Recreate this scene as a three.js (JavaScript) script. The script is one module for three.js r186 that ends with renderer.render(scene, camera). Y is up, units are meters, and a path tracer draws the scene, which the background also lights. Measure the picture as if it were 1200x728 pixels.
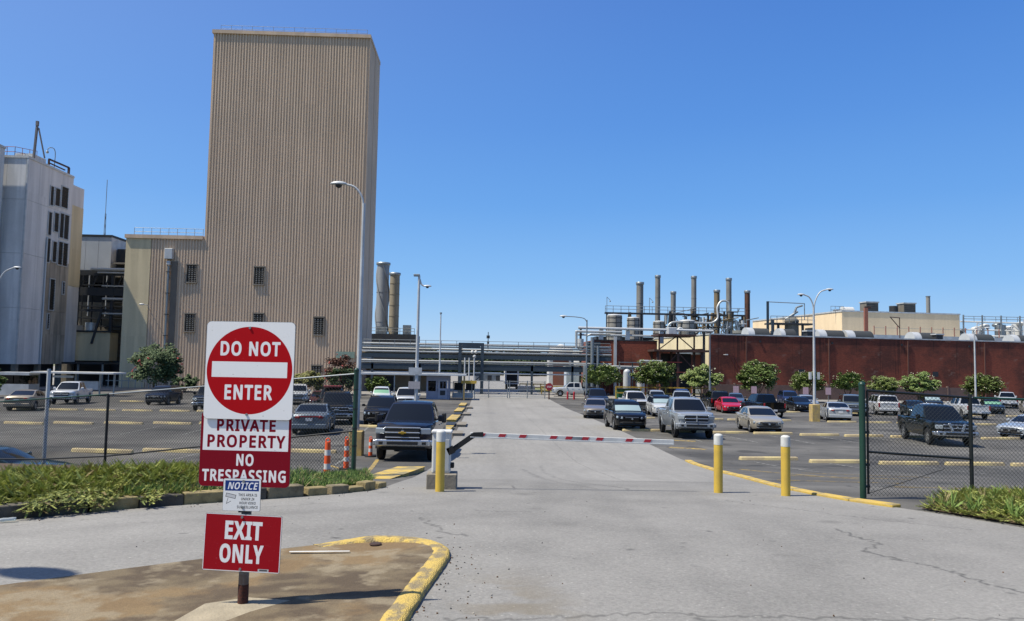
import * as THREE from 'three';
import { mergeGeometries, toCreasedNormals } from 'three/addons/utils/BufferGeometryUtils.js';
import { RoundedBoxGeometry } from 'three/addons/geometries/RoundedBoxGeometry.js';

// ---------------------------------------------------------------- camera, sky, sun, exposure
const scene = new THREE.Scene();
const camera = new THREE.PerspectiveCamera(2 * Math.atan(364 / 900) * 180 / Math.PI, 1200 / 728, 0.1, 6000);
{
  const yaw = 2.04 * Math.PI / 180, pitch = 3.9 * Math.PI / 180, roll = 0.018;
  const f = new THREE.Vector3(Math.sin(yaw) * Math.cos(pitch), Math.sin(pitch), -Math.cos(yaw) * Math.cos(pitch));
  const r0 = new THREE.Vector3(Math.cos(yaw), 0, Math.sin(yaw)), u0 = new THREE.Vector3().crossVectors(r0, f);
  const r = r0.clone().multiplyScalar(Math.cos(roll)).addScaledVector(u0, Math.sin(roll));
  const u = u0.clone().multiplyScalar(Math.cos(roll)).addScaledVector(r0, -Math.sin(roll));
  camera.position.set(0, 2.1, 0);
  camera.quaternion.setFromRotationMatrix(new THREE.Matrix4().makeBasis(r, u, f.clone().negate()));
}
const SUN = new THREE.Vector3(-0.47, 0.87, 0.125).normalize();
{
  const w = 512, h = 256, data = new Float32Array(w * h * 4);
  const mul = (c, k) => [c[0] * k, c[1] * k, c[2] * k], mixc = (a, b, t) => a.map((v, i) => v + (b[i] - v) * t);
  const stops = [[0, [0.5, 0.66, 0.83]], [0.05, [0.355, 0.575, 0.84]], [0.104, [0.235, 0.48, 0.84]], [0.2, [0.142, 0.36, 0.775]], [0.3, [0.1, 0.28, 0.7]], [0.44, [0.066, 0.205, 0.6]], [0.7, [0.045, 0.15, 0.49]], [1, [0.035, 0.12, 0.42]]];
  for (let j = 0; j < h; j++) for (let i = 0; i < w; i++) {
    const th = (i + 0.5) / w * 2 * Math.PI - Math.PI, ph = ((j + 0.5) / h - 0.5) * Math.PI;
    const d = new THREE.Vector3(Math.cos(ph) * Math.cos(th), Math.sin(ph), Math.cos(ph) * Math.sin(th));
    const e = Math.max(0, d.y); let c = stops[stops.length - 1][1];
    for (let k = 0; k < stops.length - 1; k++) if (e <= stops[k + 1][0]) { c = mixc(stops[k][1], stops[k + 1][1], (e - stops[k][0]) / (stops[k + 1][0] - stops[k][0])); break; }
    const m = Math.max(0, d.dot(SUN)), glow = 0.26 * Math.pow(m, 1.5) + 0.35 * Math.pow(m, 24);
    c = mul([c[0] + glow * 0.9, c[1] + glow * 0.9, c[2] + glow * 0.75], 0.745);
    if (d.y < 0) c = [0.28, 0.36, 0.43];
    data.set([c[0], c[1], c[2], 1], (j * w + i) * 4);
  }
  const sky = new THREE.DataTexture(data, w, h, THREE.RGBAFormat, THREE.FloatType);
  sky.mapping = THREE.EquirectangularReflectionMapping; sky.magFilter = sky.minFilter = THREE.LinearFilter; sky.wrapS = THREE.RepeatWrapping; sky.needsUpdate = true;
  scene.background = sky; scene.environment = sky;
}
const sun = new THREE.DirectionalLight(new THREE.Color(1, 0.93, 0.81), 4.8);
sun.position.copy(SUN).multiplyScalar(200).add(new THREE.Vector3(0, 0, -60));
sun.target.position.set(0, 0, -60); scene.add(sun, sun.target);
sun.castShadow = true; sun.shadow.mapSize.set(4096, 4096);
Object.assign(sun.shadow.camera, { left: -130, right: 130, top: 130, bottom: -130, near: 1, far: 500 });
const renderer = new THREE.WebGLRenderer({ antialias: true });
renderer.toneMapping = THREE.LinearToneMapping; renderer.toneMappingExposure = 1.45;
renderer.shadowMap.enabled = true;

// ---------------------------------------------------------------- helpers
let seed = 12345;
const rnd = () => { seed = (seed + 0x6D2B79F5) | 0; let t = Math.imul(seed ^ (seed >>> 15), 1 | seed); t = (t + Math.imul(t ^ (t >>> 7), 61 | t)) ^ t; return ((t ^ (t >>> 14)) >>> 0) / 4294967296; };
const rr = (a, b) => a + (b - a) * rnd();
const R = d => d * Math.PI / 180;
const clamp = (v, a, b) => Math.min(b, Math.max(a, v));
const ss = (a, b, x) => { const t = clamp((x - a) / (b - a), 0, 1); return t * t * (3 - 2 * t); };
const lerpT = (T, x) => { if (x <= T[0][0]) return T[0][1]; for (let i = 1; i < T.length; i++) if (x <= T[i][0]) return T[i - 1][1] + (T[i][1] - T[i - 1][1]) * (x - T[i - 1][0]) / (T[i][0] - T[i - 1][0]); return T[T.length - 1][1]; };
const taken = {};
const numbered = n => { const k = taken[n] = (taken[n] ?? -1) + 1; return k ? `${n}_${String(k).padStart(3, '0')}` : n; };
function thing(name, label, category, p = [0, 0, 0], turn = 0, group) {
  const o = new THREE.Group(); o.name = numbered(name); scene.add(o); o.position.set(...p); o.rotation.y = turn;
  o.userData = { label, category }; if (group) o.userData.group = group; return o;
}
function mesh(name, geo, mat, parent = scene, label) {
  const m = new THREE.Mesh(Array.isArray(geo) ? merge(geo) : geo, mat); m.name = parent === scene ? numbered(name) : name; parent.add(m);
  if (label) m.userData.label = label; return m;
}
function struct(name, geo, mat, parent = scene) { const m = mesh(name, geo, mat, parent); if (parent === scene) m.userData.kind = 'structure'; return m; }
function merge(list) {
  const l = list.map(g => { let h = g.index ? g.toNonIndexed() : g.clone(); for (const k of Object.keys(h.attributes)) if (!['position', 'normal', 'uv'].includes(k)) h.deleteAttribute(k); if (!h.attributes.normal) h.computeVertexNormals(); if (!h.attributes.uv) h.setAttribute('uv', new THREE.BufferAttribute(new Float32Array(h.attributes.position.count * 2), 2)); return h; });
  return l.length === 1 ? l[0] : mergeGeometries(l);
}
function boxUV(g, s = 1) {  // uv in metres by the dominant axis of each face
  g = g.index ? g.toNonIndexed() : g; const p = g.attributes.position, n = g.attributes.normal, u = new Float32Array(p.count * 2);
  for (let i = 0; i < p.count; i++) {
    const ax = Math.abs(n.getX(i)), ay = Math.abs(n.getY(i)), az = Math.abs(n.getZ(i));
    if (ay >= ax && ay >= az) { u[2 * i] = p.getX(i) * s; u[2 * i + 1] = p.getZ(i) * s; }
    else if (ax >= az) { u[2 * i] = p.getZ(i) * s; u[2 * i + 1] = p.getY(i) * s; }
    else { u[2 * i] = p.getX(i) * s; u[2 * i + 1] = p.getY(i) * s; }
  }
  g.setAttribute('uv', new THREE.BufferAttribute(u, 2)); return g;
}
// box by its extent
const bx = (x0, x1, y0, y1, z0, z1) => boxUV(new THREE.BoxGeometry(Math.abs(x1 - x0), Math.abs(y1 - y0), Math.abs(z1 - z0)).translate((x0 + x1) / 2, (y0 + y1) / 2, (z0 + z1) / 2));
const rbx = (w, h, d, r, x, y, z, s = 2) => new RoundedBoxGeometry(w, h, d, s, r).translate(x, y, z);
const cyl = (r0, r1, h, x, y, z, n = 12, open = false) => new THREE.CylinderGeometry(r1, r0, h, n, 1, open).translate(x, y + h / 2, z);   // y = base
const V = (x, y, z) => new THREE.Vector3(x, y, z);
function bar(a, b, r, n = 6, r2 = r) {
  const p = V(...a), q = V(...b), d = q.clone().sub(p), g = new THREE.CylinderGeometry(r2, r, d.length(), n);
  g.applyQuaternion(new THREE.Quaternion().setFromUnitVectors(V(0, 1, 0), d.clone().normalize())); return g.translate((p.x + q.x) / 2, (p.y + q.y) / 2, (p.z + q.z) / 2);
}
function beam(a, b, w, h = w) {  // rectangular bar
  const p = V(...a), q = V(...b), d = q.clone().sub(p), g = new THREE.BoxGeometry(w, h, d.length()), m = new THREE.Matrix4();
  m.lookAt(q, p, Math.abs(d.y) > 0.99 * d.length() ? V(1, 0, 0) : V(0, 1, 0)); return g.applyMatrix4(m).translate((p.x + q.x) / 2, (p.y + q.y) / 2, (p.z + q.z) / 2);
}
const tube = (pts, r, n = 24, s = 6) => new THREE.TubeGeometry(new THREE.CatmullRomCurve3(pts.map(p => V(...p)), false, 'centripetal'), n, r, s);
function poly(pts, r, s = 6) { const o = []; for (let i = 0; i < pts.length - 1; i++) { o.push(bar(pts[i], pts[i + 1], r, s)); if (i) o.push(new THREE.SphereGeometry(r, s, 4).translate(...pts[i])); } return merge(o); }

// ---- ground height: level at the entrance, falling to the car park
const GP = [[-40, 0], [0, 0], [6, 0], [10, -0.1], [15, -0.35], [20, -0.78], [24, -1.12], [28, -1.36], [34, -1.5], [43, -1.64], [61, -2.0], [77, -2.25], [95, -2.3], [5000, -2.3]];
const GM = GP.map((p, i) => { if (!i || i === GP.length - 1) return 0; const a = (p[1] - GP[i - 1][1]) / (p[0] - GP[i - 1][0]), b = (GP[i + 1][1] - p[1]) / (GP[i + 1][0] - p[0]); return a * b <= 0 ? 0 : 2 * a * b / (a + b); });
function prof(d) { let i = 0; while (i < GP.length - 2 && d > GP[i + 1][0]) i++; const h = GP[i + 1][0] - GP[i][0], t = clamp((d - GP[i][0]) / h, 0, 1), t2 = t * t, t3 = t2 * t; return (2 * t3 - 3 * t2 + 1) * GP[i][1] + (t3 - 2 * t2 + t) * h * GM[i] + (3 * t2 - 2 * t3) * GP[i + 1][1] + (t3 - t2) * h * GM[i + 1]; }
const dip = (x, z) => 0.95 * ss(-11.6, -12.7, x) * ss(-22.4, -23.7, z) * ss(-28.3, -27, z) * ss(-27, -24, x);
const G = (x, z) => prof(-z) - dip(x, z);
const ZL = []; for (let z = 40; z > -6; z -= 2) ZL.push(z); for (let z = -6; z > -46; z -= 0.5) ZL.push(z); for (let z = -46; z >= -100; z -= 2) ZL.push(z);
// sheet between two edges x = xl(z), x = xr(z), lying "off" above the ground
function sheet(z0, z1, xl, xr, off, nx = 1, tile = 1, xs = null) {
  const fl = typeof xl === 'function' ? xl : () => xl, fr = typeof xr === 'function' ? xr : () => xr, fo = typeof off === 'function' ? off : () => off;
  const zs = [z0, ...ZL.filter(z => z < z0 - 0.01 && z > z1 + 0.01), z1], p = [], uv = [], ix = [], n = xs ? xs.length : nx + 1;
  zs.forEach(z => { for (let i = 0; i < n; i++) { const x = xs ? xs[i] : fl(z) + (fr(z) - fl(z)) * i / nx; p.push(x, G(x, z) + fo(x, z, i / (n - 1)), z); uv.push(x / tile, -z / tile); } });
  for (let j = 0; j < zs.length - 1; j++) for (let i = 0; i < n - 1; i++) { const a = j * n + i, b = a + n; ix.push(a, a + 1, b, a + 1, b + 1, b); }
  const g = new THREE.BufferGeometry(); g.setAttribute('position', new THREE.Float32BufferAttribute(p, 3)); g.setAttribute('uv', new THREE.Float32BufferAttribute(uv, 2)); g.setIndex(ix); g.computeVertexNormals(); return g;
}

// ---- noise and textures
const hsh = (x, y, s) => { let h = Math.imul(x, 374761393) + Math.imul(y, 668265263) + Math.imul(s, 974634777) | 0; h = Math.imul(h ^ (h >>> 13), 1274126177); return ((h ^ (h >>> 16)) >>> 0) / 4294967296; };
function vn(x, y, per, s) { const xi = Math.floor(x), yi = Math.floor(y), fx = x - xi, fy = y - yi, u = fx * fx * (3 - 2 * fx), v = fy * fy * (3 - 2 * fy), m = a => ((a % per) + per) % per, x0 = m(xi), x1 = m(xi + 1), y0 = m(yi), y1 = m(yi + 1); const a = hsh(x0, y0, s), b = hsh(x1, y0, s), c = hsh(x0, y1, s), d = hsh(x1, y1, s); return a + (b - a) * u + (c - a) * v + (a - b - c + d) * u * v; }
function fbm(u, v, f, oct, s) { let a = 0, w = 0.5, t = 0; for (let i = 0; i < oct; i++) { a += w * vn(u * f, v * f, f, s + i); t += w; f *= 2; w *= 0.55; } return a / t; }
// sRGB-byte texture from a function (u, v) -> linear rgb
const enc = c => { c = clamp(c, 0, 1); return Math.round(255 * (c <= 0.0031308 ? 12.92 * c : 1.055 * Math.pow(c, 1 / 2.4) - 0.055)); };
function tex(w, h, fn, rep = 1, srgb = true) {
  const d = new Uint8Array(w * h * 4);
  for (let j = 0; j < h; j++) for (let i = 0; i < w; i++) { const c = fn((i + 0.5) / w, (j + 0.5) / h, i, j), k = (j * w + i) * 4; if (srgb) { d[k] = enc(c[0]); d[k + 1] = enc(c[1]); d[k + 2] = enc(c[2]); } else d[k] = d[k + 1] = d[k + 2] = clamp(c * 255, 0, 255); d[k + 3] = 255; }
  const t = new THREE.DataTexture(d, w, h); t.wrapS = t.wrapT = THREE.RepeatWrapping; t.magFilter = THREE.LinearFilter; t.minFilter = THREE.LinearMipmapLinearFilter; t.generateMipmaps = true; if (srgb) t.colorSpace = THREE.SRGBColorSpace; t.repeat.set(rep, rep); t.needsUpdate = true; return t;
}
const lin = h => { const c = new THREE.Color(h); return [c.r, c.g, c.b]; };
const mul = (c, k) => [c[0] * k, c[1] * k, c[2] * k];
const mx = (a, b, t) => [a[0] + (b[0] - a[0]) * t, a[1] + (b[1] - a[1]) * t, a[2] + (b[2] - a[2]) * t];
const M = {};
const std = (color, rough = 0.7, metal = 0, more = {}) => new THREE.MeshStandardMaterial({ color, roughness: rough, metalness: metal, side: THREE.DoubleSide, ...more });
// painted / weathered surface: patches and streaks of a second colour in a colour map; patterns are shared between surfaces
const patterns = {}, grain = {};
function worn(a, b, { f = 4, oct = 5, amount = 0.5, sharp = 0.5, size = 256, rep = 0.25, rough = 0.8, metal = 0, streak = 0, bump = 0, s = 1, speck = 0.06 } = {}) {
  const A = lin(a), B = lin(b), q = v => Math.round(v * 20) / 20, ratio = B.map((v, i) => v / A[i]), lum = (ratio[0] + ratio[1] + ratio[2]) / 3, tint = Math.max(...ratio) - Math.min(...ratio);
  const plain = tint < 0.22, r = plain ? [q(lum), q(lum), q(lum)] : ratio.map(q), key = [r, f, amount, sharp, streak ? 0.6 : 0, size].join();
  const base = patterns[key] ??= tex(size, size, (u, v) => { let n = fbm(u, v, f, oct, s); if (streak) n = n * 0.4 + 0.6 * (0.6 * vn(u * f * 6, v * f * 0.5, 6 * f, s + 9) + 0.4 * vn(u * f * 14, v * f, 14 * f, s + 10)); const k = ss(0.5 - sharp * 0.5, 0.5 + sharp * 0.5, n) * amount; return mul(mx([0.7, 0.7, 0.7], mul(r, 0.7), k), 1 + speck * (hsh(Math.floor(u * size), Math.floor(v * size), s) - 0.5) * 2); });
  const t = base.clone(); t.repeat.set(rep, rep); t.offset.set((s * 0.37) % 1, (s * 0.61) % 1); t.needsUpdate = true;
  const m = std(new THREE.Color(A[0] / 0.7, A[1] / 0.7, A[2] / 0.7), rough, metal, { map: t });
  if (bump) { grain.t ??= tex(128, 128, (u, v) => fbm(u, v, 16, 3, 3), 1, false); m.bumpMap = grain.t.clone(); m.bumpMap.repeat.set(rep * 4, rep * 4); m.bumpMap.needsUpdate = true; m.bumpScale = bump; }
  return m;
}
// ---------------------------------------------------------------- materials
M.galv = worn('#8f9596', '#6d7375', { rep: 0.5, rough: 0.45, metal: 0.6, amount: 0.6 });
M.galvWhite = worn('#b9bcbc', '#8e9192', { rep: 0.3, rough: 0.5, metal: 0.15, amount: 0.5 });
M.greenPaint = worn('#173a2c', '#0c211a', { rep: 0.7, rough: 0.4 });
M.blackPaint = std('#101413', 0.45);
M.wire = std('#1e2624', 0.55, 0.2);
M.yellow = worn('#c4a43d', '#9f8540', { rep: 0.8, amount: 0.45, rough: 0.55, sharp: 0.4 });
M.yellowWorn = worn('#b39847', '#7a7466', { rep: 0.45, f: 6, amount: 0.95, sharp: 0.28, rough: 0.85, bump: 0.006, s: 5 });
M.stop = worn('#b8a878', '#8b826b', { rep: 0.6, f: 6, amount: 0.7, sharp: 0.4, rough: 0.9, bump: 0.006, s: 6 });
M.whitePaint = worn('#c6c6c1', '#a09f97', { rep: 0.6, rough: 0.5, amount: 0.5 });
M.concrete = worn('#7e786c', '#5f5a51', { rep: 0.5, f: 6, rough: 0.9, bump: 0.004 });
M.darkSteel = worn('#262c31', '#3a3430', { rep: 0.4, rough: 0.6, metal: 0.2 });
M.blueSteel = worn('#2c3a44', '#1f272d', { rep: 0.4, rough: 0.55 });
M.rustSteel = worn('#4a3028', '#2a2320', { rep: 0.4, rough: 0.85, amount: 0.8 });
M.silverPipe = worn('#b5b7b4', '#8e8f8b', { rep: 0.4, rough: 0.4, metal: 0.35, amount: 0.6 });
M.redPaint = std('#a3202c', 0.5);
M.orange = std('#d8531d', 0.6);
M.black = std('#0b0c0d', 0.7);
M.rubber = std('#131314', 0.85);
M.bark = worn('#6d5a48', '#40342a', { rep: 1.5, rough: 0.9, streak: 0.5 });
M.soil = worn('#4d3f2f', '#2d261d', { rep: 0.5, rough: 1, bump: 0.02 });
M.cream = worn('#cdbd98', '#b09c77', { rep: 0.08, rough: 0.85, streak: 0.5, amount: 0.5 });
M.glassDark = new THREE.MeshPhysicalMaterial({ color: '#080b0d', roughness: 0.03, side: THREE.DoubleSide, specularIntensity: 1 });

// ---------------------------------------------------------------- ground, roads
const kerbL = [[-40, 4], [-26, -0.5], [-15, -5], [-9.6, -8.2], [-7.2, -9.9], [-6.37, -10.6], [-5.64, -11.36], [-4.75, -12.14], [-3.69, -12.95], [-2.7, -13.75], [-2.05, -14.5], [-1.86, -15.3]];
const kerbR = [[30, 4], [16, -1], [9.4, -7.5], [8.0, -10.2], [7.55, -11.6], [7.1, -12.8], [6.6, -13.9], [6.36, -15.2], [6.36, -16.5], [6.8, -20], [7.15, -24], [7.42, -28], [7.7, -35], [7.9, -44], [8.2, -60], [8.2, -98]];
const roadXL = lerpT.bind(null, [[-98, -1.3], [-60, -1.36], [-34, -1.4], [-22, -1.5], [-18, -1.6], [-15.9, -1.8], ...kerbL.slice().reverse().map(p => [p[1], p[0]])]);
const roadXR = lerpT.bind(null, kerbR.slice().reverse().map(p => [p[1], p[0]]));
{ // terrain to the horizon
  const soilT = tex(256, 256, (u, v) => mul(mx(lin('#75725f'), lin('#5d6443'), ss(0.35, 0.65, fbm(u, v, 4, 5, 3))), 0.85 + 0.3 * hsh(u * 256 | 0, v * 256 | 0, 4)), 0.05);
  const t = new THREE.RingGeometry(1, 5000, 48, 24); const p = t.attributes.position; for (let i = 0; i < p.count; i++) { const x = p.getX(i), y = p.getY(i), r = Math.hypot(x, y), k = Math.pow(r / 5000, 3); p.setXY(i, x / r * (1 + 4999 * k), y / r * (1 + 4999 * k)); }
  t.rotateX(-Math.PI / 2).translate(0, -3.6, -60); const uv = t.attributes.uv; for (let i = 0; i < p.count; i++) uv.setXY(i, p.getX(i), p.getZ(i)); t.computeVertexNormals();
  struct('terrain', t, std(0xffffff, 1, 0, { map: soilT }));
}
{ // dark asphalt of the car parks
  const base = mul(lin('#615f5a'), 0.74);
  const t = tex(1024, 1024, (u, v, i, j) => {
    const big = fbm(u, v, 3, 5, 11), mid = fbm(u, v, 24, 3, 12), gr = hsh(i, j, 13), cr = Math.abs(fbm(u, v, 7, 4, 14) - 0.5);
    let k = 0.52 + 0.62 * ss(0.28, 0.72, big) + 0.3 * (mid - 0.5) + 0.36 * (gr - 0.5); if (cr < 0.005) k *= 0.55;
    const st = fbm(u, v, 9, 3, 19); k *= 1 - 0.45 * ss(0.66, 0.76, st); k *= 0.8 + 0.5 * vn(u * 2, v * 9, 2048, 17) * (0.4 + vn(u * 5 + 3, v * 4, 2048, 18)); k += 0.35 * ss(0.55, 0.72, fbm(u, v, 5, 4, 16)); return mul(base, k);
  }, 1);
  const m = std(0xffffff, 0.92, 0, { map: t, bumpMap: tex(256, 256, (u, v, i, j) => hsh(i, j, 15), 8, false), bumpScale: 0.004 });
  const xs = []; for (let x = -95; x < -30; x += 5) xs.push(x); for (let x = -30; x < -10; x += 0.5) xs.push(x); for (let x = -10; x <= 140; x += 5) xs.push(x);
  struct('car_park_asphalt', sheet(12, -100, 0, 0, 0, 1, 17, xs), m);
}
{ // plant yard beyond the fence
  const t = tex(512, 512, (u, v, i, j) => mul(mul(lin('#9f9b92'), 0.7), 0.7 + 0.4 * fbm(u, v, 4, 5, 21) + 0.2 * (hsh(i, j, 22) - 0.5)), 1);
  const g = new THREE.PlaneGeometry(420, 200).rotateX(-Math.PI / 2).translate(10, -2.305, -199.8); boxUV(g, 1 / 16);
  struct('yard_concrete', boxUV(g, 1 / 16), std(0xffffff, 0.9, 0, { map: t }));
}
// entrance apron: pale worn asphalt with cracks, seams and stains
function stampLine(buf, w, h, pts, r, k, jitter = 0) {
  for (let i = 0; i < pts.length - 1; i++) {
    const [x0, y0] = pts[i], [x1, y1] = pts[i + 1], n = Math.ceil(Math.hypot(x1 - x0, y1 - y0) / 0.7);
    for (let s = 0; s <= n; s++) { const t = s / n, x = x0 + (x1 - x0) * t + jitter * (vn(s * 0.16, i * 7.3, 4096, 31) - 0.5), y = y0 + (y1 - y0) * t + jitter * (vn(s * 0.16 + 50, i * 3.1, 4096, 32) - 0.5), q = r * (0.5 + vn(s * 0.07, i * 5, 4096, 33));
      for (let b = Math.floor(y - q); b <= y + q; b++) for (let a = Math.floor(x - q); a <= x + q; a++) if (a >= 0 && b >= 0 && a < w && b < h) { const d = Math.hypot(a - x, b - y); if (d <= q) buf[b * w + a] = Math.min(buf[b * w + a], 1 - (1 - k) * (1 - d / (q + 0.5))); } }
  }
}
{
  const W = 2048, H = 1280, X0 = -14, X1 = 18, Z0 = 2, Z1 = -18, buf = new Float32Array(W * H).fill(1);
  const P = (x, z) => [(x - X0) / (X1 - X0) * W, (z - Z0) / (Z1 - Z0) * H], L = a => a.map(p => P(...p));
  stampLine(buf, W, H, L([[-0.9, -15.3], [1.5, -15.28], [4, -15.2], [6.2, -14.95]]), 1.8, 0.5, 3);            // seam across the drive
  stampLine(buf, W, H, L([[4.9, -10.6], [5.0, -9.6], [4.6, -9.2], [4.75, -8.7], [5.0, -8.2], [5.1, -7.6], [5.3, -7.2], [5.4, -6.9]]), 1.6, 0.35, 9);
  stampLine(buf, W, H, L([[4.3, -13.6], [5.2, -12.4], [5.9, -11.6], [6.9, -10.7]]), 1.3, 0.55, 10);
  stampLine(buf, W, H, L([[-0.3, -6.4], [1.4, -6.6], [3.2, -6.5], [5.2, -6.55], [8, -6.4]]), 1.5, 0.5, 7);
  stampLine(buf, W, H, L([[1.8, -6.45], [2.2, -6.3], [2.5, -6.25]]), 2.2, 0.5, 5);
  stampLine(buf, W, H, L([[-0.9, -11.2], [-0.6, -10.6], [-0.55, -10.2], [-0.2, -9.9]]), 2, 0.5, 9);
  stampLine(buf, W, H, L([[-0.1, -12], [0.3, -11.9], [0.8, -11.95]]), 2, 0.62, 6);
  stampLine(buf, W, H, L([[-7, -9.6], [-4.6, -11.3], [-3.2, -12.2], [-2, -13]]), 1.1, 0.7, 8);
  stampLine(buf, W, H, L([[1.55, -18], [1.7, -17], [2.1, -16], [2.3, -15.4]]), 3.2, 0.72, 3);                 // tyre scuffs
  stampLine(buf, W, H, L([[1.9, -18], [2.2, -17], [2.75, -16], [2.95, -15.5], [2.85, -15.25]]), 3, 0.62, 3);
  stampLine(buf, W, H, L([[0.62, -15.9], [0.66, -15.3]]), 2, 0.45, 2);
  for (let i = 0; i < 26; i++) { const x = rr(-6, 9), z = rr(-15, -4.5); stampLine(buf, W, H, L([[x, z], [x + rr(-0.2, 0.2), z + rr(-0.15, 0.15)]]), rr(5, 16), rr(0.72, 0.9)); }
  stampLine(buf, W, H, L([[0.3, -2], [0.5, -8], [0.9, -12], [1.5, -18]]), 22, 0.9, 8); stampLine(buf, W, H, L([[3.4, -2], [3.5, -8], [3.8, -12], [4.3, -18]]), 22, 0.91, 8); stampLine(buf, W, H, L([[-9, -7.2], [-4.4, -10.6], [-0.5, -12.8], [0.8, -18]]), 18, 0.9, 8); stampLine(buf, W, H, L([[-8, -6.2], [-3.4, -9.6], [1, -12], [2.5, -18]]), 16, 0.92, 8);
  stampLine(buf, W, H, L([[0.5, 1], [0.52, -4], [0.4, -6.4]]), 9, 0.9, 9); stampLine(buf, W, H, L([[2.4, 1], [2.3, -6], [2.2, -15]]), 16, 0.93, 9);
  for (let i = 0; i < 150; i++) { const p = P(rr(-12, 15), rr(-16, -4)); stampLine(buf, W, H, [p, [p[0] + rr(-3, 3), p[1] + rr(-2, 2)]], rr(1, 3), rr(0.35, 0.85)); }
  const a = mul(lin('#9d9b95'), 0.67), st = mul(lin('#7c7058'), 0.67);
  const t = tex(W, H, (u, v, i, j) => {
    const big = fbm(u, v * 0.625, 4, 4, 41), mid = fbm(u, v * 0.625, 40, 3, 42), gr = hsh(i, j, 43), gr2 = hsh(i >> 1, j >> 1, 44);
    const x = X0 + u * (X1 - X0), z = Z0 + v * (Z1 - Z0);
    let c = mul(a, (0.62 + 0.46 * big + 0.26 * (mid - 0.5) + 0.2 * (gr - 0.5) + 0.14 * (gr2 - 0.5)) * buf[j * W + i]);
    const dirt = ss(0.9, 0, Math.hypot((x - 0.3) / 0.9, (z + 6.6) / 2.2)) * ss(0.42, 0.62, fbm(u, v, 64, 3, 45)); c = mx(c, st, 0.55 * dirt);
    if (gr > 0.9965) c = mul(c, 1.5); return c;
  }, 1);
  t.wrapS = t.wrapT = THREE.ClampToEdgeWrapping;
  const bump = tex(512, 512, (u, v, i, j) => 0.6 * hsh(i, j, 46) + 0.4 * fbm(u, v, 64, 2, 47), 1, false); bump.repeat.set(12, 7.5);
  const m = std(0xffffff, 0.9, 0, { map: t, bumpMap: bump, bumpScale: 0.004 });
  const g = sheet(12, -18, roadXL, roadXR, 0.006, 30, 1); const p = g.attributes.position, uv = g.attributes.uv; for (let i = 0; i < p.count; i++) uv.setXY(i, (p.getX(i) - X0) / (X1 - X0), (p.getZ(i) - Z0) / (Z1 - Z0));
  struct('entrance_road', g, m);
}
{ // the straight drive beyond the barrier
  const W = 512, H = 2048, X0 = -2, X1 = 9, Z0 = -18, Z1 = -98, buf = new Float32Array(W * H).fill(1);
  const P = (x, z) => [(x - X0) / (X1 - X0) * W, (z - Z0) / (Z1 - Z0) * H], L = a => a.map(p => P(...p));
  stampLine(buf, W, H, L([[1.5, -18], [1.3, -20.5], [1.2, -23]]), 4, 0.72, 5); stampLine(buf, W, H, L([[1.9, -18], [1.7, -21], [1.9, -25]]), 3, 0.8, 5);
  for (const x of [0.6, 2.3, 4.4, 6.1]) stampLine(buf, W, H, L([[x, -18], [x, -98]]), 12, 0.93, 8);
  stampLine(buf, W, H, L([[3.3, -18], [3.35, -98]]), 1.2, 0.7, 2); stampLine(buf, W, H, L([[-1, -55], [5, -55]]), 1.6, 0.8, 2);
  const a = mul(lin('#9c9a94'), 0.67), t = tex(W, H, (u, v, i, j) => mul(a, (0.72 + 0.34 * fbm(u, v * 4, 4, 4, 51) + 0.16 * (fbm(u, v, 128, 2, 52) - 0.5) + 0.2 * (hsh(i, j, 53) - 0.5)) * buf[j * W + i]), 1);
  t.wrapS = t.wrapT = THREE.ClampToEdgeWrapping;
  const g = sheet(-18, -98, roadXL, roadXR, 0.006, 6, 1); const p = g.attributes.position, uv = g.attributes.uv; for (let i = 0; i < p.count; i++) uv.setXY(i, (p.getX(i) - X0) / (X1 - X0), (p.getZ(i) - Z0) / (Z1 - Z0));
  struct('access_road', g, std(0xffffff, 0.9, 0, { map: t, bumpMap: tex(256, 256, (u, v, i, j) => hsh(i, j, 54), 1, false), bumpScale: 0.002 }));
  // yard road beyond the far gate
  const y = new THREE.PlaneGeometry(9.4, 150).rotateX(-Math.PI / 2).translate(3.4, -2.298, -173); struct('yard_road', boxUV(y, 1 / 6), worn('#8a8985', '#73726d', { rep: 1, amount: 0.6 }));
  struct('verge', boxUV(new THREE.PlaneGeometry(14, 20).rotateX(-Math.PI / 2).translate(15.4, -2.294, -128), 1), worn('#6f7440', '#8a8355', { rep: 0.2 }));
}
// painted lines on the asphalt
function stripe(pts, w, off = 0.005) { const o = []; for (let i = 0; i < pts.length - 1; i++) { const [x0, z0] = pts[i], [x1, z1] = pts[i + 1], n = Math.max(1, Math.ceil(Math.hypot(x1 - x0, z1 - z0) / 1)), dx = x1 - x0, dz = z1 - z0, l = Math.hypot(dx, dz), nx = -dz / l * w / 2, nz = dx / l * w / 2, p = [], uv = [], ix = [];
  for (let k = 0; k <= n; k++) { const x = x0 + dx * k / n, z = z0 + dz * k / n; for (const s of [-1, 1]) { p.push(x + s * nx, G(x + s * nx, z + s * nz) + off, z + s * nz); uv.push(x + s * nx, z + s * nz); } if (k < n) ix.push(2 * k, 2 * k + 1, 2 * k + 2, 2 * k + 1, 2 * k + 3, 2 * k + 2); }
  const g = new THREE.BufferGeometry(); g.setAttribute('position', new THREE.Float32BufferAttribute(p, 3)); g.setAttribute('uv', new THREE.Float32BufferAttribute(uv, 2)); g.setIndex(ix); g.computeVertexNormals(); o.push(g); } return merge(o); }
M.lineYellow = worn('#9c8442', '#52514b', { rep: 1.1, f: 8, amount: 0.9, sharp: 0.3, rough: 0.9, s: 8 });
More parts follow.
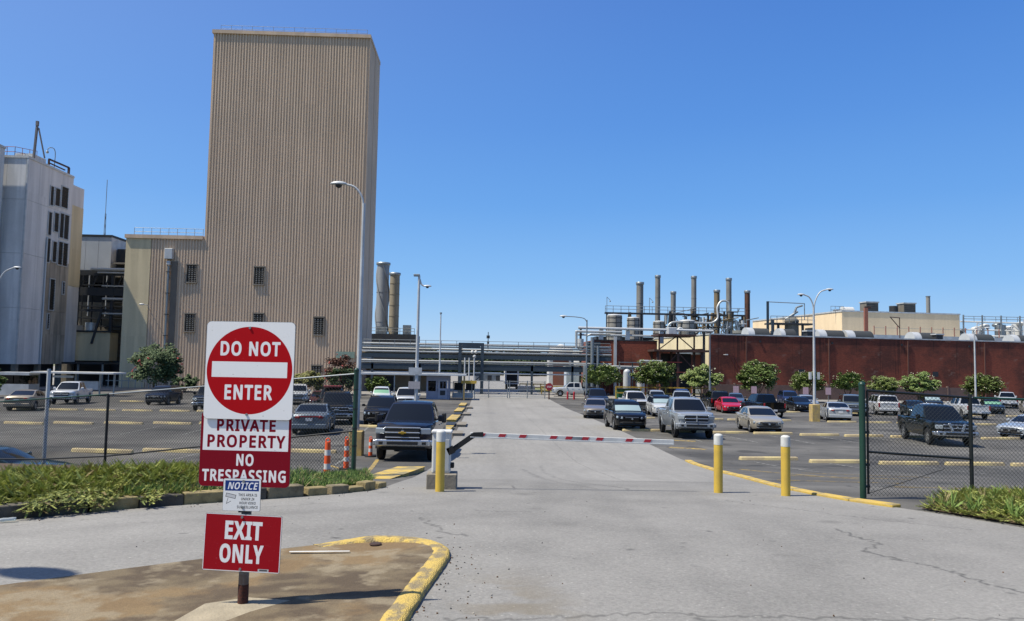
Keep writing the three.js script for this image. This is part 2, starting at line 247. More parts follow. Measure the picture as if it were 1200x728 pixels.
M.lineWhite = worn('#84847f', '#4f4f4d', { rep: 1.1, f: 8, amount: 1, sharp: 0.35, rough: 0.9, s: 9 });
{
  const Y = [[[7.4, -19.2], [10.2, -18.4]], [[8.4, -21.5], [11.4, -20.2]], [[9.6, -23], [12.6, -21.4]], [[9.2, -17], [13.5, -16.4], [19, -17]], [[8.2, -24.5], [9.9, -20]], [[-3.6, -27], [-2.9, -19.6]], [[-4.7, -24], [-3.0, -19.3]]];
  for (const p of Y) struct('yellow_marking', stripe(p, 0.13), M.lineYellow);
  const rowL = [[-28.9, -4.5, 2.7, -24], [-43.2, -6, 2.7, -40], [-57.6, -8, 2.7, -48]];
  for (const [z, x0, st, x1] of rowL) for (let x = x0; x > x1; x -= st) { const dz = (x - x0) * -0.15 * (z > -30 ? 0.5 : 1); struct('bay_marking', stripe([[x, z + 5 + dz], [x - 0.4, z - 0.4 + dz]], 0.1), M.lineWhite); }
  for (const [z, x0, x1] of [[-28.4, 10, 40], [-42.6, 10.3, 56], [-57.4, 12, 70]]) for (let x = x0; x < x1; x += 2.7) struct('bay_marking', stripe([[x + 0.4, z + 5.2 + (x - x0) * 0.08], [x, z + 0.3 + (x - x0) * 0.08]], 0.1), M.lineWhite);
  for (const p of [[[8.3, -34], [9.7, -33.2]], [[8.6, -47], [9.6, -45.6]], [[8.9, -38], [10.4, -37.4]]]) struct('yellow_marking', stripe(p, 0.5), M.lineYellow);
}
// wheel stops
const stops = [], vehicles = [];
{
  const s = new THREE.Shape(); s.moveTo(-0.09, 0); s.lineTo(0.09, 0); s.lineTo(0.07, 0.075); s.lineTo(0.045, 0.1); s.lineTo(-0.045, 0.1); s.lineTo(-0.07, 0.075);
  const g = boxUV(toCreasedNormals(new THREE.ExtrudeGeometry(s, { depth: 2.2, bevelEnabled: true, bevelSize: 0.02, bevelThickness: 0.04, bevelSegments: 1, curveSegments: 1 }).translate(0, 0.0, -1.1).rotateY(Math.PI / 2), 0.5));
  const rows = [
    ['yellow concrete wheel stop in the car park row just beyond the chain-link gate', 'wheel stops beyond the gate', [[10.85, -29.0], [13.2, -28.2], [15.65, -27.9], [18.15, -27.95], [20.6, -27.9], [23.1, -27.8], [25.6, -27.7]], 4],
    ['yellow wheel stop in the row of the champagne sedan', 'wheel stops in the second row', [[9.1, -43.9], [11.5, -43.5], [13.9, -43.2], [16.35, -43], [18.7, -42.3], [21.1, -42.1], [23.6, -41.9], [26, -41.7], [28.5, -41.6], [31, -41.5]], 5],
    ['yellow wheel stop in the row of the double-armed lamp post', 'wheel stops in the lamp post row', [[12, -58.4], [14.6, -58.3], [17.2, -58.2], [19.7, -58.1], [22.3, -57.9], [27, -57.2], [29.7, -57.1], [32.2, -57], [34.8, -56.8], [37.4, -56.6], [40, -56.4], [42.6, -56.2]], 5],
    ['yellow wheel stop in the far row beneath the flowering trees', 'wheel stops in the far row', [[21, -74.5], [24, -74.3], [29.7, -74], [36, -73.7], [39, -73.4], [45.2, -73.1], [48.4, -73], [51.6, -72.8], [54.6, -72.6], [57.6, -72.4]], 5],
    ['yellow concrete wheel stop behind the juniper bank fence', 'wheel stops behind the juniper bank', [[-13.65, -28.45], [-11.3, -28.85], [-8.9, -29.2], [-6.6, -29.5]], -7],
    ['yellow wheel stop in the row of the grey sports sedan', 'wheel stops in the middle row by the tower', [[-24.5, -42.3], [-22.2, -42.9], [-19.8, -43.5], [-17.3, -43.9], [-14.9, -44.3], [-12.5, -44.7], [-10.2, -45], [-6.2, -43.8]], -10],
    ['yellow wheel stop in the row of the tan sedan', 'wheel stops in the tan sedan row', [[-38.6, -56.8], [-35.9, -57.1], [-33.2, -57.3], [-30.6, -57.5], [-28, -57.7], [-25.4, -57.9], [-22.8, -58.2], [-20.2, -58.5], [-17.6, -58.8]], -6],
    ['yellow wheel stop in the row under the corrugated tower', 'wheel stops below the tower', [[-33.2, -74.4], [-30.4, -74.6], [-24.5, -75], [-21.8, -75.2]], -6],
  ];
  for (const [label, group, pts, a] of rows) for (const [x, z] of pts) { const o = mesh('wheel_stop', g, M.stop); o.position.set(x, G(x, z) + 0.004, z); o.rotation.set(0, R(a + rr(-1.2, 1.2)), 0); o.userData = { label, category: 'wheel stop', group }; stops.push(o); }
}
// kerbs
function kerbRun(parent, pts, w, h, mats, step, name = 'kerb_stone', gap = 0.012, jit = 0.012) {
  const c = new THREE.CatmullRomCurve3(pts.map(p => V(p[0], 0, p[1])), false, 'centripetal'), n = Math.max(1, Math.round(c.getLength() / step));
  const q = c.getSpacedPoints(n);
  for (let i = 0; i < n; i++) {
    const a = q[i], b = q[i + 1], l = a.distanceTo(b) - gap, g = boxUV(new RoundedBoxGeometry(w * rr(0.95, 1.08), h + 0.1, l, 2, 0.025));
    const m = mesh(name, g, mats[Math.floor(rnd() * mats.length)], parent), x = (a.x + b.x) / 2, z = (a.z + b.z) / 2;
    m.position.set(x + rr(-jit, jit), G(x, z) + h / 2 - 0.05 + rr(-jit, jit), z + rr(-jit, jit)); m.rotation.set(Math.atan2(G(a.x, a.z) - G(b.x, b.z), l), 0, 0); m.rotation.order = 'YXZ'; m.rotation.y = Math.atan2(b.x - a.x, b.z - a.z);
  }
}
M.kerbA = worn('#7c7259', '#4e493d', { rep: 0.7, f: 6, rough: 0.95, bump: 0.008, s: 15, sharp: 0.35, amount: 0.9 });
M.kerbB = worn('#8d7f58', '#5a5344', { rep: 0.7, f: 6, rough: 0.95, bump: 0.008, s: 16, sharp: 0.35, amount: 0.9 });
M.kerbC = worn('#575248', '#393630', { rep: 0.7, f: 6, rough: 0.95, bump: 0.008, s: 17, amount: 0.8 });
{
  const k = new THREE.Group(); k.name = 'stone_kerb'; k.userData.kind = 'structure'; scene.add(k);
  kerbRun(k, [[-26, -0.7], [-15, -5.15], [-9.6, -8.35], [-7.2, -10.05], [-5.7, -11.5]], 0.26, 0.2, [M.kerbC, M.kerbC, M.kerbA], 1.3);
  kerbRun(k, [[-5.68, -11.52], [-4.8, -12.27], [-3.9, -12.95], [-3.1, -13.6]], 0.25, 0.19, [M.kerbA, M.kerbB, M.kerbC], 0.62, 'kerb_stone', 0.02, 0.02);
  kerbRun(k, [[-3.05, -13.65], [-2.6, -14.05], [-2.2, -14.6], [-1.98, -15.3]], 0.22, 0.13, [M.kerbB, M.kerbA], 0.38, 'kerb_stone', 0.03, 0.04);
  const y = new THREE.Group(); y.name = 'yellow_kerb'; y.userData.kind = 'structure'; scene.add(y);
  kerbRun(y, [[7.05, -12.95], [6.62, -13.95], [6.42, -15.2], [6.42, -16.6], [6.85, -20], [7.2, -24], [7.5, -28]], 0.22, 0.055, [M.yellowWorn], 0.9, 'kerb_segment', 0.004, 0.005);
}
// ---------------------------------------------------------------- traffic island with the sign post
const isleR = lerpT.bind(null, [[-9.62, -1.3], [-9.5, -0.82], [-9.3, -0.55], [-8.9, -0.34], [-8.4, -0.34], [-6.46, -0.56], [-2, -1.05], [4, -1.7]]);
const isleL = lerpT.bind(null, [[-9.62, -1.3], [-9.36, -1.75], [-8.24, -3.2], [-7.32, -4.36], [-5, -7.2], [-2, -10.6], [4, -18]]);
{
  const isl = new THREE.Group(); isl.name = 'traffic_island'; isl.userData.kind = 'structure'; scene.add(isl);
  const br = [lin('#6a5d46'), lin('#514432'), lin('#745f3f'), lin('#7f745e')], T = 1024;
  const t = tex(T, T, (u, v, i, j) => { const n = fbm(u, v, 14, 6, 61), s = fbm(u, v, 5, 6, 62), w = vn(u * 16, v * 44, 4096, 63), r = fbm(u, v, 22, 4, 64);
    let c = mx(br[0], br[1], ss(0.36, 0.6, n * 0.75 + w * 0.25)); c = mx(c, br[2], 0.7 * ss(0.5, 0.6, s)); c = mul(c, 1 - 0.16 * ss(0.5, 0.42, s)); c = mx(c, br[3], 0.75 * ss(0.5, 0.72, 0.8 * r + 0.2 * vn(u * 9, v * 24, 4096, 69))); return mul(c, 0.86 + 0.28 * hsh(i, j, 65) + 0.15 * (hsh(i >> 2, j >> 2, 66) - 0.5)); }, 1);
  mesh('island_slab', sheet(4, -9.6, isleL, z => isleR(z) - 0.12, (x, z, k) => 0.012 + 0.05 * ss(0.5, 1, k) * ss(-9.62, -9.2, z), 24, 5.5), std(0xffffff, 0.95, 0, { map: t, bumpMap: tex(256, 256, (u, v, i, j) => 0.5 * hsh(i, j, 67) + 0.5 * fbm(u, v, 16, 3, 68), 4, false), bumpScale: 0.006 }), isl);
  // rounded yellow kerb along the drive side and round the nose
  const path = []; for (let z = 4; z > -8.3; z -= 0.4) path.push(V(isleR(z), 0, z)); for (const [x, z] of [[-0.33, -8.6], [-0.36, -8.9], [-0.46, -9.15], [-0.66, -9.38], [-0.98, -9.54], [-1.35, -9.58], [-1.7, -9.42], [-1.95, -9.22]]) path.push(V(x, 0, z));
  const c = new THREE.CatmullRomCurve3(path, false, 'centripetal'), N = 150, P = c.getSpacedPoints(N), pos = [], uv = [], ix = [], prof2 = [[0.0, -0.03], [0.006, 0.035], [-0.012, 0.06], [-0.04, 0.07], [-0.09, 0.073], [-0.14, 0.071], [-0.185, 0.064], [-0.205, 0.015]], K = prof2.length;
  for (let i = 0; i <= N; i++) { const a = P[Math.max(0, i - 1)], b = P[Math.min(N, i + 1)], d = b.clone().sub(a).normalize(), nx = -d.z, nz = d.x, e = 1 - 0.8 * ss(0.93, 1, i / N);
    prof2.forEach(([w, h], k) => { const ww = w + 0.012 * (vn(i * 0.8, k, 4096, 70) - 0.5), x = P[i].x + nx * ww, z = P[i].z + nz * ww; pos.push(x, G(x, z) + (h > 0 ? h * e : h) + 0.012 * (vn(i * 0.9, k * 3, 4096, 71) - 0.5), z); uv.push(i * 0.09, k * 0.07); }); }
  for (let i = 0; i < N; i++) for (let k = 0; k < K - 1; k++) { const a = i * K + k, b = a + K; ix.push(a, b, a + 1, a + 1, b, b + 1); }
  const g = new THREE.BufferGeometry(); g.setAttribute('position', new THREE.Float32BufferAttribute(pos, 3)); g.setAttribute('uv', new THREE.Float32BufferAttribute(uv, 2)); g.setIndex(ix); g.computeVertexNormals();
  mesh('yellow_kerb', g, worn('#b39a50', '#7d7154', { rep: 0.9, f: 8, amount: 1, sharp: 0.28, rough: 0.85, bump: 0.012, s: 18 }), isl);
  const pad = [[-2.45, -5.9], [-1.3, -5.9], [-1.42, -6.55], [-1.6, -6.8], [-2.0, -6.88], [-2.3, -6.7]], sh = new THREE.Shape(pad.map(p => new THREE.Vector2(p[0], -p[1])));
  mesh('concrete_footing', boxUV(new THREE.ExtrudeGeometry(sh, { depth: 0.03, bevelEnabled: false }).rotateX(-Math.PI / 2).translate(0, 0.004, 0)), worn('#978d77', '#766c57', { rep: 1, f: 6, rough: 0.95, bump: 0.004 }), isl);
  mesh('paint_dash', stripe([[-2.1, -8.72], [-1.45, -8.78]], 0.05, 0.034), M.whitePaint, isl);
}
// ---- lettering
function printed(w, h, px, draw) { const c = document.createElement('canvas'); c.width = Math.round(w * px); c.height = Math.round(h * px); const x = c.getContext('2d'); draw(x, c.width, c.height); for (let i = 0; i < 130; i++) { const k = rnd(), a = rr(0, c.width), b = rr(0, c.height), l = rr(1, 1 + c.width * 0.012); x.fillStyle = k < 0.6 ? `rgba(60,48,38,${rr(0.08, 0.3)})` : `rgba(240,236,228,${rr(0.06, 0.22)})`; x.fillRect(a, b, l * rr(0.3, 1.6), l * rr(0.3, 1)); } x.lineWidth = Math.max(1, c.width * 0.0022); for (let i = 0; i < 9; i++) { x.strokeStyle = `rgba(225,220,212,${rr(0.08, 0.22)})`; const a = rr(0, c.width), b = rr(0, c.height); x.beginPath(); x.moveTo(a, b); x.lineTo(a + rr(-0.1, 0.1) * c.width, b + rr(-0.08, 0.08) * c.height); x.stroke(); } const t = new THREE.CanvasTexture(c); t.colorSpace = THREE.SRGBColorSpace; t.anisotropy = 8; return t; }
function word(x, s, cx, cy, w, h, color, font = 'bold 100px sans-serif', gap = 0, weight = 0) {   // fits the word into w x h; gap: extra letter spacing, weight: stroke width (both of 100)
  x.save(); x.font = font; x.textAlign = 'left'; x.textBaseline = 'alphabetic'; const ws = [...s].map(c => x.measureText(c).width), tot = ws.reduce((a, b) => a + b + gap, -gap); x.translate(cx - w / 2, cy + h / 2); x.scale(w / tot, h / 73); x.fillStyle = x.strokeStyle = color; x.lineWidth = weight; x.lineJoin = 'round';
  let p = 0; [...s].forEach((c, i) => { x.fillText(c, p, 0); if (weight) x.strokeText(c, p, 0); p += ws[i] + gap; }); x.restore();
}
function rrect(w, h, r) { const s = new THREE.Shape(), a = w / 2, b = h / 2; s.moveTo(-a + r, -b); s.lineTo(a - r, -b); s.absarc(a - r, -b + r, r, -Math.PI / 2, 0); s.lineTo(a, b - r); s.absarc(a - r, b - r, r, 0, Math.PI / 2); s.lineTo(-a + r, b); s.absarc(-a + r, b - r, r, Math.PI / 2, Math.PI); s.lineTo(-a, -b + r); s.absarc(-a + r, -b + r, r, Math.PI, Math.PI * 1.5); return s; }
function panel(parent, name, w, h, x, y, z, draw, label, px = 900, r = 0.04, tilt = 0) {
  const g = new THREE.Group(); g.name = name; parent.add(g); g.position.set(x, y, z); g.rotation.z = tilt; if (label) g.userData.label = label;
  mesh('plate', new THREE.ExtrudeGeometry(rrect(w, h, r), { depth: 0.003, bevelEnabled: false }).translate(0, 0, -0.003), M.galv, g);
  const f = new THREE.ShapeGeometry(rrect(w - 0.004, h - 0.004, r), 8).translate(0, 0, 0.0015), p = f.attributes.position, uv = f.attributes.uv; for (let i = 0; i < p.count; i++) uv.setXY(i, p.getX(i) / w + 0.5, p.getY(i) / h + 0.5);
  mesh('printed_face', f, new THREE.MeshPhysicalMaterial({ roughness: 0.6, specularIntensity: 0.25, map: printed(w, h, px, draw), side: THREE.DoubleSide }), g);
  return g;
}
{
  const by = 0.03, z0 = -6.68;
  const s = thing('road_sign', 'stack of red and white warning signs on a rusty post', 'sign', [-2.0, by, z0], -0.09);
  mesh('post', boxUV(merge([cyl(0.042, 0.04, 2.37, 0, 0, -0.05, 16)]), 3), worn('#6e6a64', '#5b4232', { rep: 1.4, f: 4, amount: 0.8, sharp: 0.5, rough: 0.7, s: 23 }), s);
  mesh('rusty_sleeve', cyl(0.044, 0.0435, 0.16, 0, 0, -0.05, 16), worn('#4c2618', '#2b1812', { rep: 3, rough: 0.95, amount: 0.9 }), s);
  const red = '#ab0713', mar = '#7d0a1e', wh = '#e8e8e4';
  const y = v => v - by;
  panel(s, 'do_not_enter_panel', 0.775, 0.835, 0.0, y(1.995), 0.012, (c, w, h) => {
    c.fillStyle = wh; c.fillRect(0, 0, w, h); c.fillStyle = red; c.beginPath(); c.arc(w / 2, h / 2, w * 0.482, 0, 7); c.fill();
    c.fillStyle = wh; c.fillRect(w * 0.075, h * 0.412, w * 0.85, h * 0.16); word(c, 'DO NOT', w * 0.495, h * 0.277, w * 0.68, h * 0.135, wh, '100px sans-serif', 9, 8); word(c, 'ENTER', w * 0.49, h * 0.722, w * 0.54, h * 0.14, wh, '100px sans-serif', 9, 8);
  }, 'red circle with a white bar reading DO NOT ENTER');
  panel(s, 'private_property_panel', 0.79, 0.635, -0.015, y(1.325), -0.004, (c, w, h) => {
    c.fillStyle = mar; c.fillRect(0, 0, w, h); c.fillStyle = wh; c.fillRect(w * 0.03, h * 0.02, w * 0.94, h * 0.5);
    word(c, 'PRIVATE', w * 0.5, h * 0.18, w * 0.66, h * 0.15, mar, '100px sans-serif', 9, 8); word(c, 'PROPERTY', w * 0.5, h * 0.395, w * 0.86, h * 0.155, mar, '100px sans-serif', 9, 8); word(c, 'NO', w * 0.5, h * 0.64, w * 0.2, h * 0.145, wh, '100px sans-serif', 9, 8); word(c, 'TRESPASSING', w * 0.5, h * 0.85, w * 0.92, h * 0.145, wh, '100px sans-serif', 9, 8);
  }, 'maroon and white panel reading PRIVATE PROPERTY NO TRESPASSING');
  panel(s, 'notice_panel', 0.325, 0.27, -0.02, y(0.945), 0.016, (c, w, h) => {
    c.fillStyle = '#e2e3df'; c.fillRect(0, 0, w, h); c.fillStyle = '#1d3a78'; c.fillRect(w * 0.05, h * 0.06, w * 0.9, h * 0.32); word(c, 'NOTICE', w * 0.5, h * 0.22, w * 0.8, h * 0.22, '#e6e6e4', 'italic bold 100px sans-serif');
    ['THIS AREA IS', 'UNDER 24', 'HOUR VIDEO', 'SURVEILLANCE'].forEach((q, i) => word(c, q, w * 0.66, h * (0.5 + i * 0.125), w * [0.5, 0.36, 0.44, 0.56][i], h * 0.085, '#1b1c1e'));
    c.strokeStyle = '#333'; c.lineWidth = w * 0.012; c.fillStyle = '#c2c3c2'; c.save(); c.translate(w * 0.2, h * 0.54); c.rotate(0.2); c.fillRect(-w * 0.12, -h * 0.06, w * 0.26, h * 0.11); c.strokeRect(-w * 0.12, -h * 0.06, w * 0.26, h * 0.11); c.restore(); c.beginPath(); c.moveTo(w * 0.14, h * 0.6); c.lineTo(w * 0.1, h * 0.78); c.lineTo(w * 0.22, h * 0.7); c.stroke();
  }, 'small white surveillance notice with a blue header', 2600, 0.012);
  panel(s, 'exit_only_panel', 0.665, 0.475, 0.0, y(0.545), 0.014, (c, w, h) => {
    c.fillStyle = wh; c.fillRect(0, 0, w, h); c.fillStyle = '#99101c'; c.fillRect(w * 0.012, h * 0.016, w * 0.976, h * 0.968); word(c, 'EXIT', w * 0.5, h * 0.28, w * 0.5, h * 0.315, wh, '900 100px sans-serif'); word(c, 'ONLY', w * 0.49, h * 0.685, w * 0.57, h * 0.315, wh, '900 100px sans-serif');
    c.fillStyle = '#b8b8b5'; c.fillRect(w * 0.72, h * 0.935, w * 0.14, h * 0.05); c.fillStyle = '#555'; c.fillRect(w * 0.74, h * 0.945, w * 0.1, h * 0.028);
  }, 'red panel reading EXIT ONLY', 900, 0.015, R(-1.2));
  for (const [yy, zz] of [[2.36, 0.016], [1.62, 0.016], [1.06, 0.02], [0.84, 0.02], [0.76, 0.018], [0.33, 0.018]]) mesh('bolt', new THREE.CylinderGeometry(0.011, 0.011, 0.012, 8).rotateX(Math.PI / 2).translate(-0.008, y(yy), zz), M.galv, s);
  mesh('bracket', bx(-0.05, 0.05, y(0.795), y(0.83), -0.012, 0.004), M.darkSteel, s);
}
// ---------------------------------------------------------------- barrier, bollards, delineators
function bollard(x, z, label) {
  const o = thing('bollard', label, 'bollard', [x, G(x, z), z], 0, 'yellow bollards at the entrance');
  mesh('post', boxUV(merge([cyl(0.085, 0.085, 0.98, 0, -0.05, 0, 20)]), 1.5), M.yellow, o);
  mesh('cap', new THREE.LatheGeometry([[0.0875, 0], [0.0875, 0.17], [0.075, 0.195], [0.04, 0.21], [0, 0.213]].map(p => new THREE.Vector2(...p)), 20).translate(0, 0.93, 0), worn('#bcbdb8', '#9c9d99', { rep: 2 }), o);
}
bollard(-0.77, -14.55, 'yellow steel bollard with white cap in front of the barrier cabinet');
bollard(4.6, -14.94, 'yellow steel bollard with white cap standing off the tip of the barrier arm');
bollard(5.76, -14.52, 'yellow steel bollard with white cap nearer the green gate post');
{
  const x = -0.78, z = -15.15, y = G(x, z);
  const b = thing('barrier_gate', 'white boom barrier cabinet with red striped arm across the drive', 'barrier', [x, y, z]);
  mesh('concrete_base', boxUV(rbx(0.58, 0.36, 0.5, 0.02, 0.02, 0.13, 0)), M.concrete, b);
  const cab = mesh('cabinet', merge([rbx(0.36, 0.78, 0.3, 0.03, 0, 0.7, 0)]), M.whitePaint, b);
  mesh('cabinet_lid', rbx(0.4, 0.06, 0.34, 0.025, 0, 1.1, 0), M.whitePaint, b);
  mesh('cabinet_door', rbx(0.3, 0.6, 0.012, 0.005, 0, 0.66, 0.154, 1), M.galvWhite, b);
  mesh('arm_bracket', merge([beam([0.19, 0.74, 0.1], [0.62, 1.05, 0.12], 0.05, 0.1), beam([0.6, 1.05, 0.12], [0.8, 1.06, 0.12], 0.05, 0.1), beam([0.12, 0.72, 0.12], [0.24, 0.78, 0.12], 0.08, 0.14), rbx(0.1, 0.1, 0.14, 0.02, 0.2, 0.46, 0.06)]), M.black, b);
  const arm = new THREE.Group(); arm.name = 'boom_arm'; b.add(arm); arm.position.set(0.55, 1.06, 0.12); arm.rotation.z = -0.022;
  mesh('boom', boxUV(rbx(3.98, 0.085, 0.03, 0.008, 1.99, 0, 0)), M.whitePaint, arm);
  mesh('lower_rail', rbx(3.98, 0.02, 0.045, 0.006, 1.99, -0.047, 0.004, 1), M.galvWhite, arm);
  for (const sx of [0.22, 0.62, 1.02, 1.62, 1.92, 2.24, 2.52, 3.1, 3.46]) { const s = new THREE.Shape([[-0.08, -0.03], [0.05, -0.03], [0.08, 0.03], [-0.05, 0.03]].map(p => new THREE.Vector2(...p))); mesh('red_stripe', new THREE.ExtrudeGeometry(s, { depth: 0.004, bevelEnabled: false }).translate(sx, 0.006, 0.0155), M.redPaint, arm); }
  mesh('arm_label', bx(1.98, 2.18, -0.018, 0.028, 0.015, 0.0195), M.galv, arm);
}
function delineator(x, z, label, h = 0.78) {
  const o = thing('traffic_delineator', label, 'traffic cone', [x, G(x, z), z], 0, 'orange delineators by the entry lane');
  mesh('base', merge([cyl(0.21, 0.2, 0.05, 0, 0, 0, 8)]), M.rubber, o);
  mesh('post', cyl(0.075, 0.06, h, 0, 0.04, 0, 16), M.orange, o);
  for (const yy of [0.3, 0.68]) mesh('reflective_band', cyl(0.077 - 0.015 * yy, 0.0755 - 0.015 * yy, 0.12, 0, h * yy, 0, 16), M.whitePaint, o);
  mesh('handle', new THREE.TorusGeometry(0.045, 0.013, 6, 12).translate(0, h + 0.07, 0), M.orange, o);
}
delineator(-3.35, -17.0, 'orange delineator with white bands in the grass by the corner fence post');
delineator(-3.72, -21.5, 'orange delineator with white bands directly behind the corner fence post');
delineator(-4.0, -28.05, 'orange delineator at the lamp base beside the dark blue pickup', 0.6);
// raised yellow median pieces beside the entry lane
function slab(name, pts, h, mat, taperFront, label) {
  const s = new THREE.Shape(pts.map(p => new THREE.Vector2(p[0], -p[1]))), g = new THREE.ExtrudeGeometry(s, { depth: h, bevelEnabled: true, bevelSize: -0.03, bevelOffset: 0, bevelThickness: 0.02, bevelSegments: 2 }).rotateX(-Math.PI / 2);
  const p = g.attributes.position; for (let i = 0; i < p.count; i++) { let y = p.getY(i); p.setY(i, y * (taperFront ? ss(taperFront[0], taperFront[1], p.getZ(i)) : 1) + G(p.getX(i), p.getZ(i)) + 0.006); } g.computeVertexNormals(); return struct(name, boxUV(g), mat);
}
slab('median_nose', [[-2.75, -17.6], [-2.05, -17.5], [-1.65, -19.5], [-1.55, -21.6], [-2.3, -21.4]], 0.09, M.yellowWorn, [-17.4, -19.5]);
for (const [z0, z1, m] of [[-33, -38, M.yellowWorn], [-40.5, -44, M.yellowWorn], [-50, -57, M.yellowWorn], [-63, -70, M.yellowWorn], [-75, -80, M.yellowWorn]]) slab('median_block', [[-2.35, z0], [-1.7, z0], [-1.6, z1], [-2.25, z1]], 0.13, m);
for (const [z0, z1] of [[-38.4, -40.2], [-45, -48], [-58.5, -61.5], [-71, -73.5]]) { slab('median_block', [[-1.5, z0], [-0.95, z0], [-0.95, z1], [-1.5, z1]], 0.12, M.concrete); slab('median_block', [[-2.2, z0], [-1.62, z0], [-1.62, z1], [-2.2, z1]], 0.1, M.darkSteel); }
// ---------------------------------------------------------------- chain-link fences
function chainMesh(a, b, ha, hb, step = 0.075, r = 0.0034) {  // wires between ground line a-b and a top line (x, y, z with y the bottom)
  const A = V(...a), B = V(...b), L = Math.hypot(B.x - A.x, B.z - A.z), o = [], pt = (s, t) => { const k = s / L, h = ha + (hb - ha) * k; return [A.x + (B.x - A.x) * k, A.y + (B.y - A.y) * k + t * h, A.z + (B.z - A.z) * k]; }, hm = (ha + hb) / 2;
  for (let s = -hm; s < L; s += step) for (const dir of [1, -1]) {
    let s0 = s, s1 = s + hm, t0 = 0, t1 = 1; if (s0 < 0) { t0 = -s0 / hm; s0 = 0; } if (s1 > L) { t1 = 1 - (s1 - L) / hm; s1 = L; } if (s1 - s0 < 0.02) continue;
    o.push(dir > 0 ? bar(pt(s0, t0), pt(s1, t1), r, 3) : bar(pt(s0, 1 - t0), pt(s1, 1 - t1), r, 3));
  }
  return merge(o);
}
{
  const P = [[-2.96, -18.1], [-10.0, -21.0], [-12.1, -21.88], [-15.5, -23.25], [-20, -25.1]].map(([x, z], i) => [x, prof(-z), z]);
  const top = [1.78, 1.07, 0.88, 0.58, 0.2], bot = [-0.5, -0.85, -0.95, -1.05, -1.15], mid = [0.46, -0.57, -0.78, -1.0, -1.1];
  const f = thing('chain_link_fence', 'sagging green chain-link fence above the juniper bank', 'fence');
  P.forEach((p, i) => { if (i > 3 || i === 2) return; mesh('fence_post', merge([cyl(i ? 0.035 : 0.055, i ? 0.035 : 0.055, top[i] - p[1] + (i ? 0.02 : 0.1), p[0], p[1] - 0.03, p[2], 10), new THREE.SphereGeometry(i ? 0.04 : 0.062, 8, 5).translate(p[0], top[i] + (i ? 0 : 0.08), p[2])]), i === 1 ? M.blackPaint : M.greenPaint, f); });
  for (let i = 0; i < P.length - 1; i++) {
    const n = 1, q = (k, T) => [P[k][0], T[k], P[k][2]];
    mesh('top_rail', bar(q(i, top), q(i + 1, top), 0.02, 8), i === 0 ? M.galv : M.greenPaint, f); mesh('middle_rail', bar(q(i, mid), q(i + 1, mid), 0.022, 8), M.blackPaint, f);
    const m = mesh('wire_mesh', chainMesh([P[i][0], bot[i], P[i][2] - 0.03], [P[i + 1][0], bot[i + 1], P[i + 1][2] - 0.03], top[i] - bot[i], top[i + 1] - bot[i + 1], 0.085, 0.0045), M.wire, f);
  }
  for (const yy of [0.1, 0.5, 0.95, 1.4]) mesh('tension_band', cyl(0.06, 0.06, 0.03, P[0][0], yy, P[0][2], 10), M.blackPaint, f);
  const lp = thing('steel_post', 'tall grey steel post rising behind the juniper bank', 'post', [-12.25, prof(22.2), -22.2]);
  mesh('shaft', cyl(0.05, 0.05, 2.68, 0, -0.05, 0, 12), M.galvWhite, lp); mesh('cap', cyl(0.055, 0.04, 0.05, 0, 2.62, 0, 12), M.galv, lp);
}
{
  const y = (x, z) => G(x, z), x0 = 7.12, z0 = -14.26, x1 = 9.16, z1 = -14.2;
  const g = thing('chain_link_gate', 'open green chain-link gate leaf beside the yellow kerb', 'gate');
  const t0 = 1.70, t1 = 1.60;
  mesh('gate_post', merge([cyl(0.058, 0.058, 2.15, x0, y(x0, z0) - 0.04, z0, 14), new THREE.SphereGeometry(0.064, 10, 6).translate(x0, y(x0, z0) + 2.11, z0)]), M.greenPaint, g);
  mesh('gate_frame', merge([bar([x0 + 0.1, t0, z0], [x1, t1, z1], 0.023, 8), bar([x0 + 0.1, -0.22, z0], [x0 + 0.1, t0, z0], 0.022, 8), bar([x0 + 0.1, 0.56, z0 + 0.01], [x1, 0.46, z1 + 0.01], 0.023, 8)]), M.blackPaint, g);
  mesh('end_post', cyl(0.036, 0.036, 2.0, x1, y(x1, z1) - 0.03, z1, 10), M.blackPaint, g);
  for (const yy of [-0.1, 0.3, 0.9, 1.35]) mesh('hinge', merge([bx(x0 - 0.01, x0 + 0.12, yy, yy + 0.04, z0 - 0.035, z0 + 0.035)]), M.blackPaint, g);
  mesh('brace_cable', bar([x0 + 0.1, -0.2, z0 + 0.03], [x0 + 1.55, 0.27, z0 + 0.04], 0.006, 5), M.blackPaint, g);
  mesh('wire_mesh', chainMesh([x0 + 0.1, -0.26, z0], [x1, -0.26, z1], t0 + 0.26, t1 + 0.26, 0.075), M.wire, g);
  const f = thing('chain_link_fence', 'green chain-link fence running off from the gate leaf behind the grass', 'fence');
  const pts = [[x1 + 0.06, -14.2], [12.2, -14.1], [15.3, -14.0], [18.4, -13.9]];
  pts.forEach(([x, z], i) => { if (i) mesh('fence_post', cyl(0.036, 0.036, 1.95, x, y(x, z) - 0.03, z, 10), M.greenPaint, f); });
  for (let i = 0; i < 3; i++) { const [a, c] = pts[i], [b, d] = pts[i + 1], h = 1.6 - 0.05 * i; mesh('top_rail', bar([a, h, c], [b, h - 0.05, d], 0.022, 8), M.greenPaint, f); mesh('wire_mesh', chainMesh([a, -0.26, c], [b, -0.26, d], h + 0.26, h + 0.21, 0.075), M.wire, f); }
}

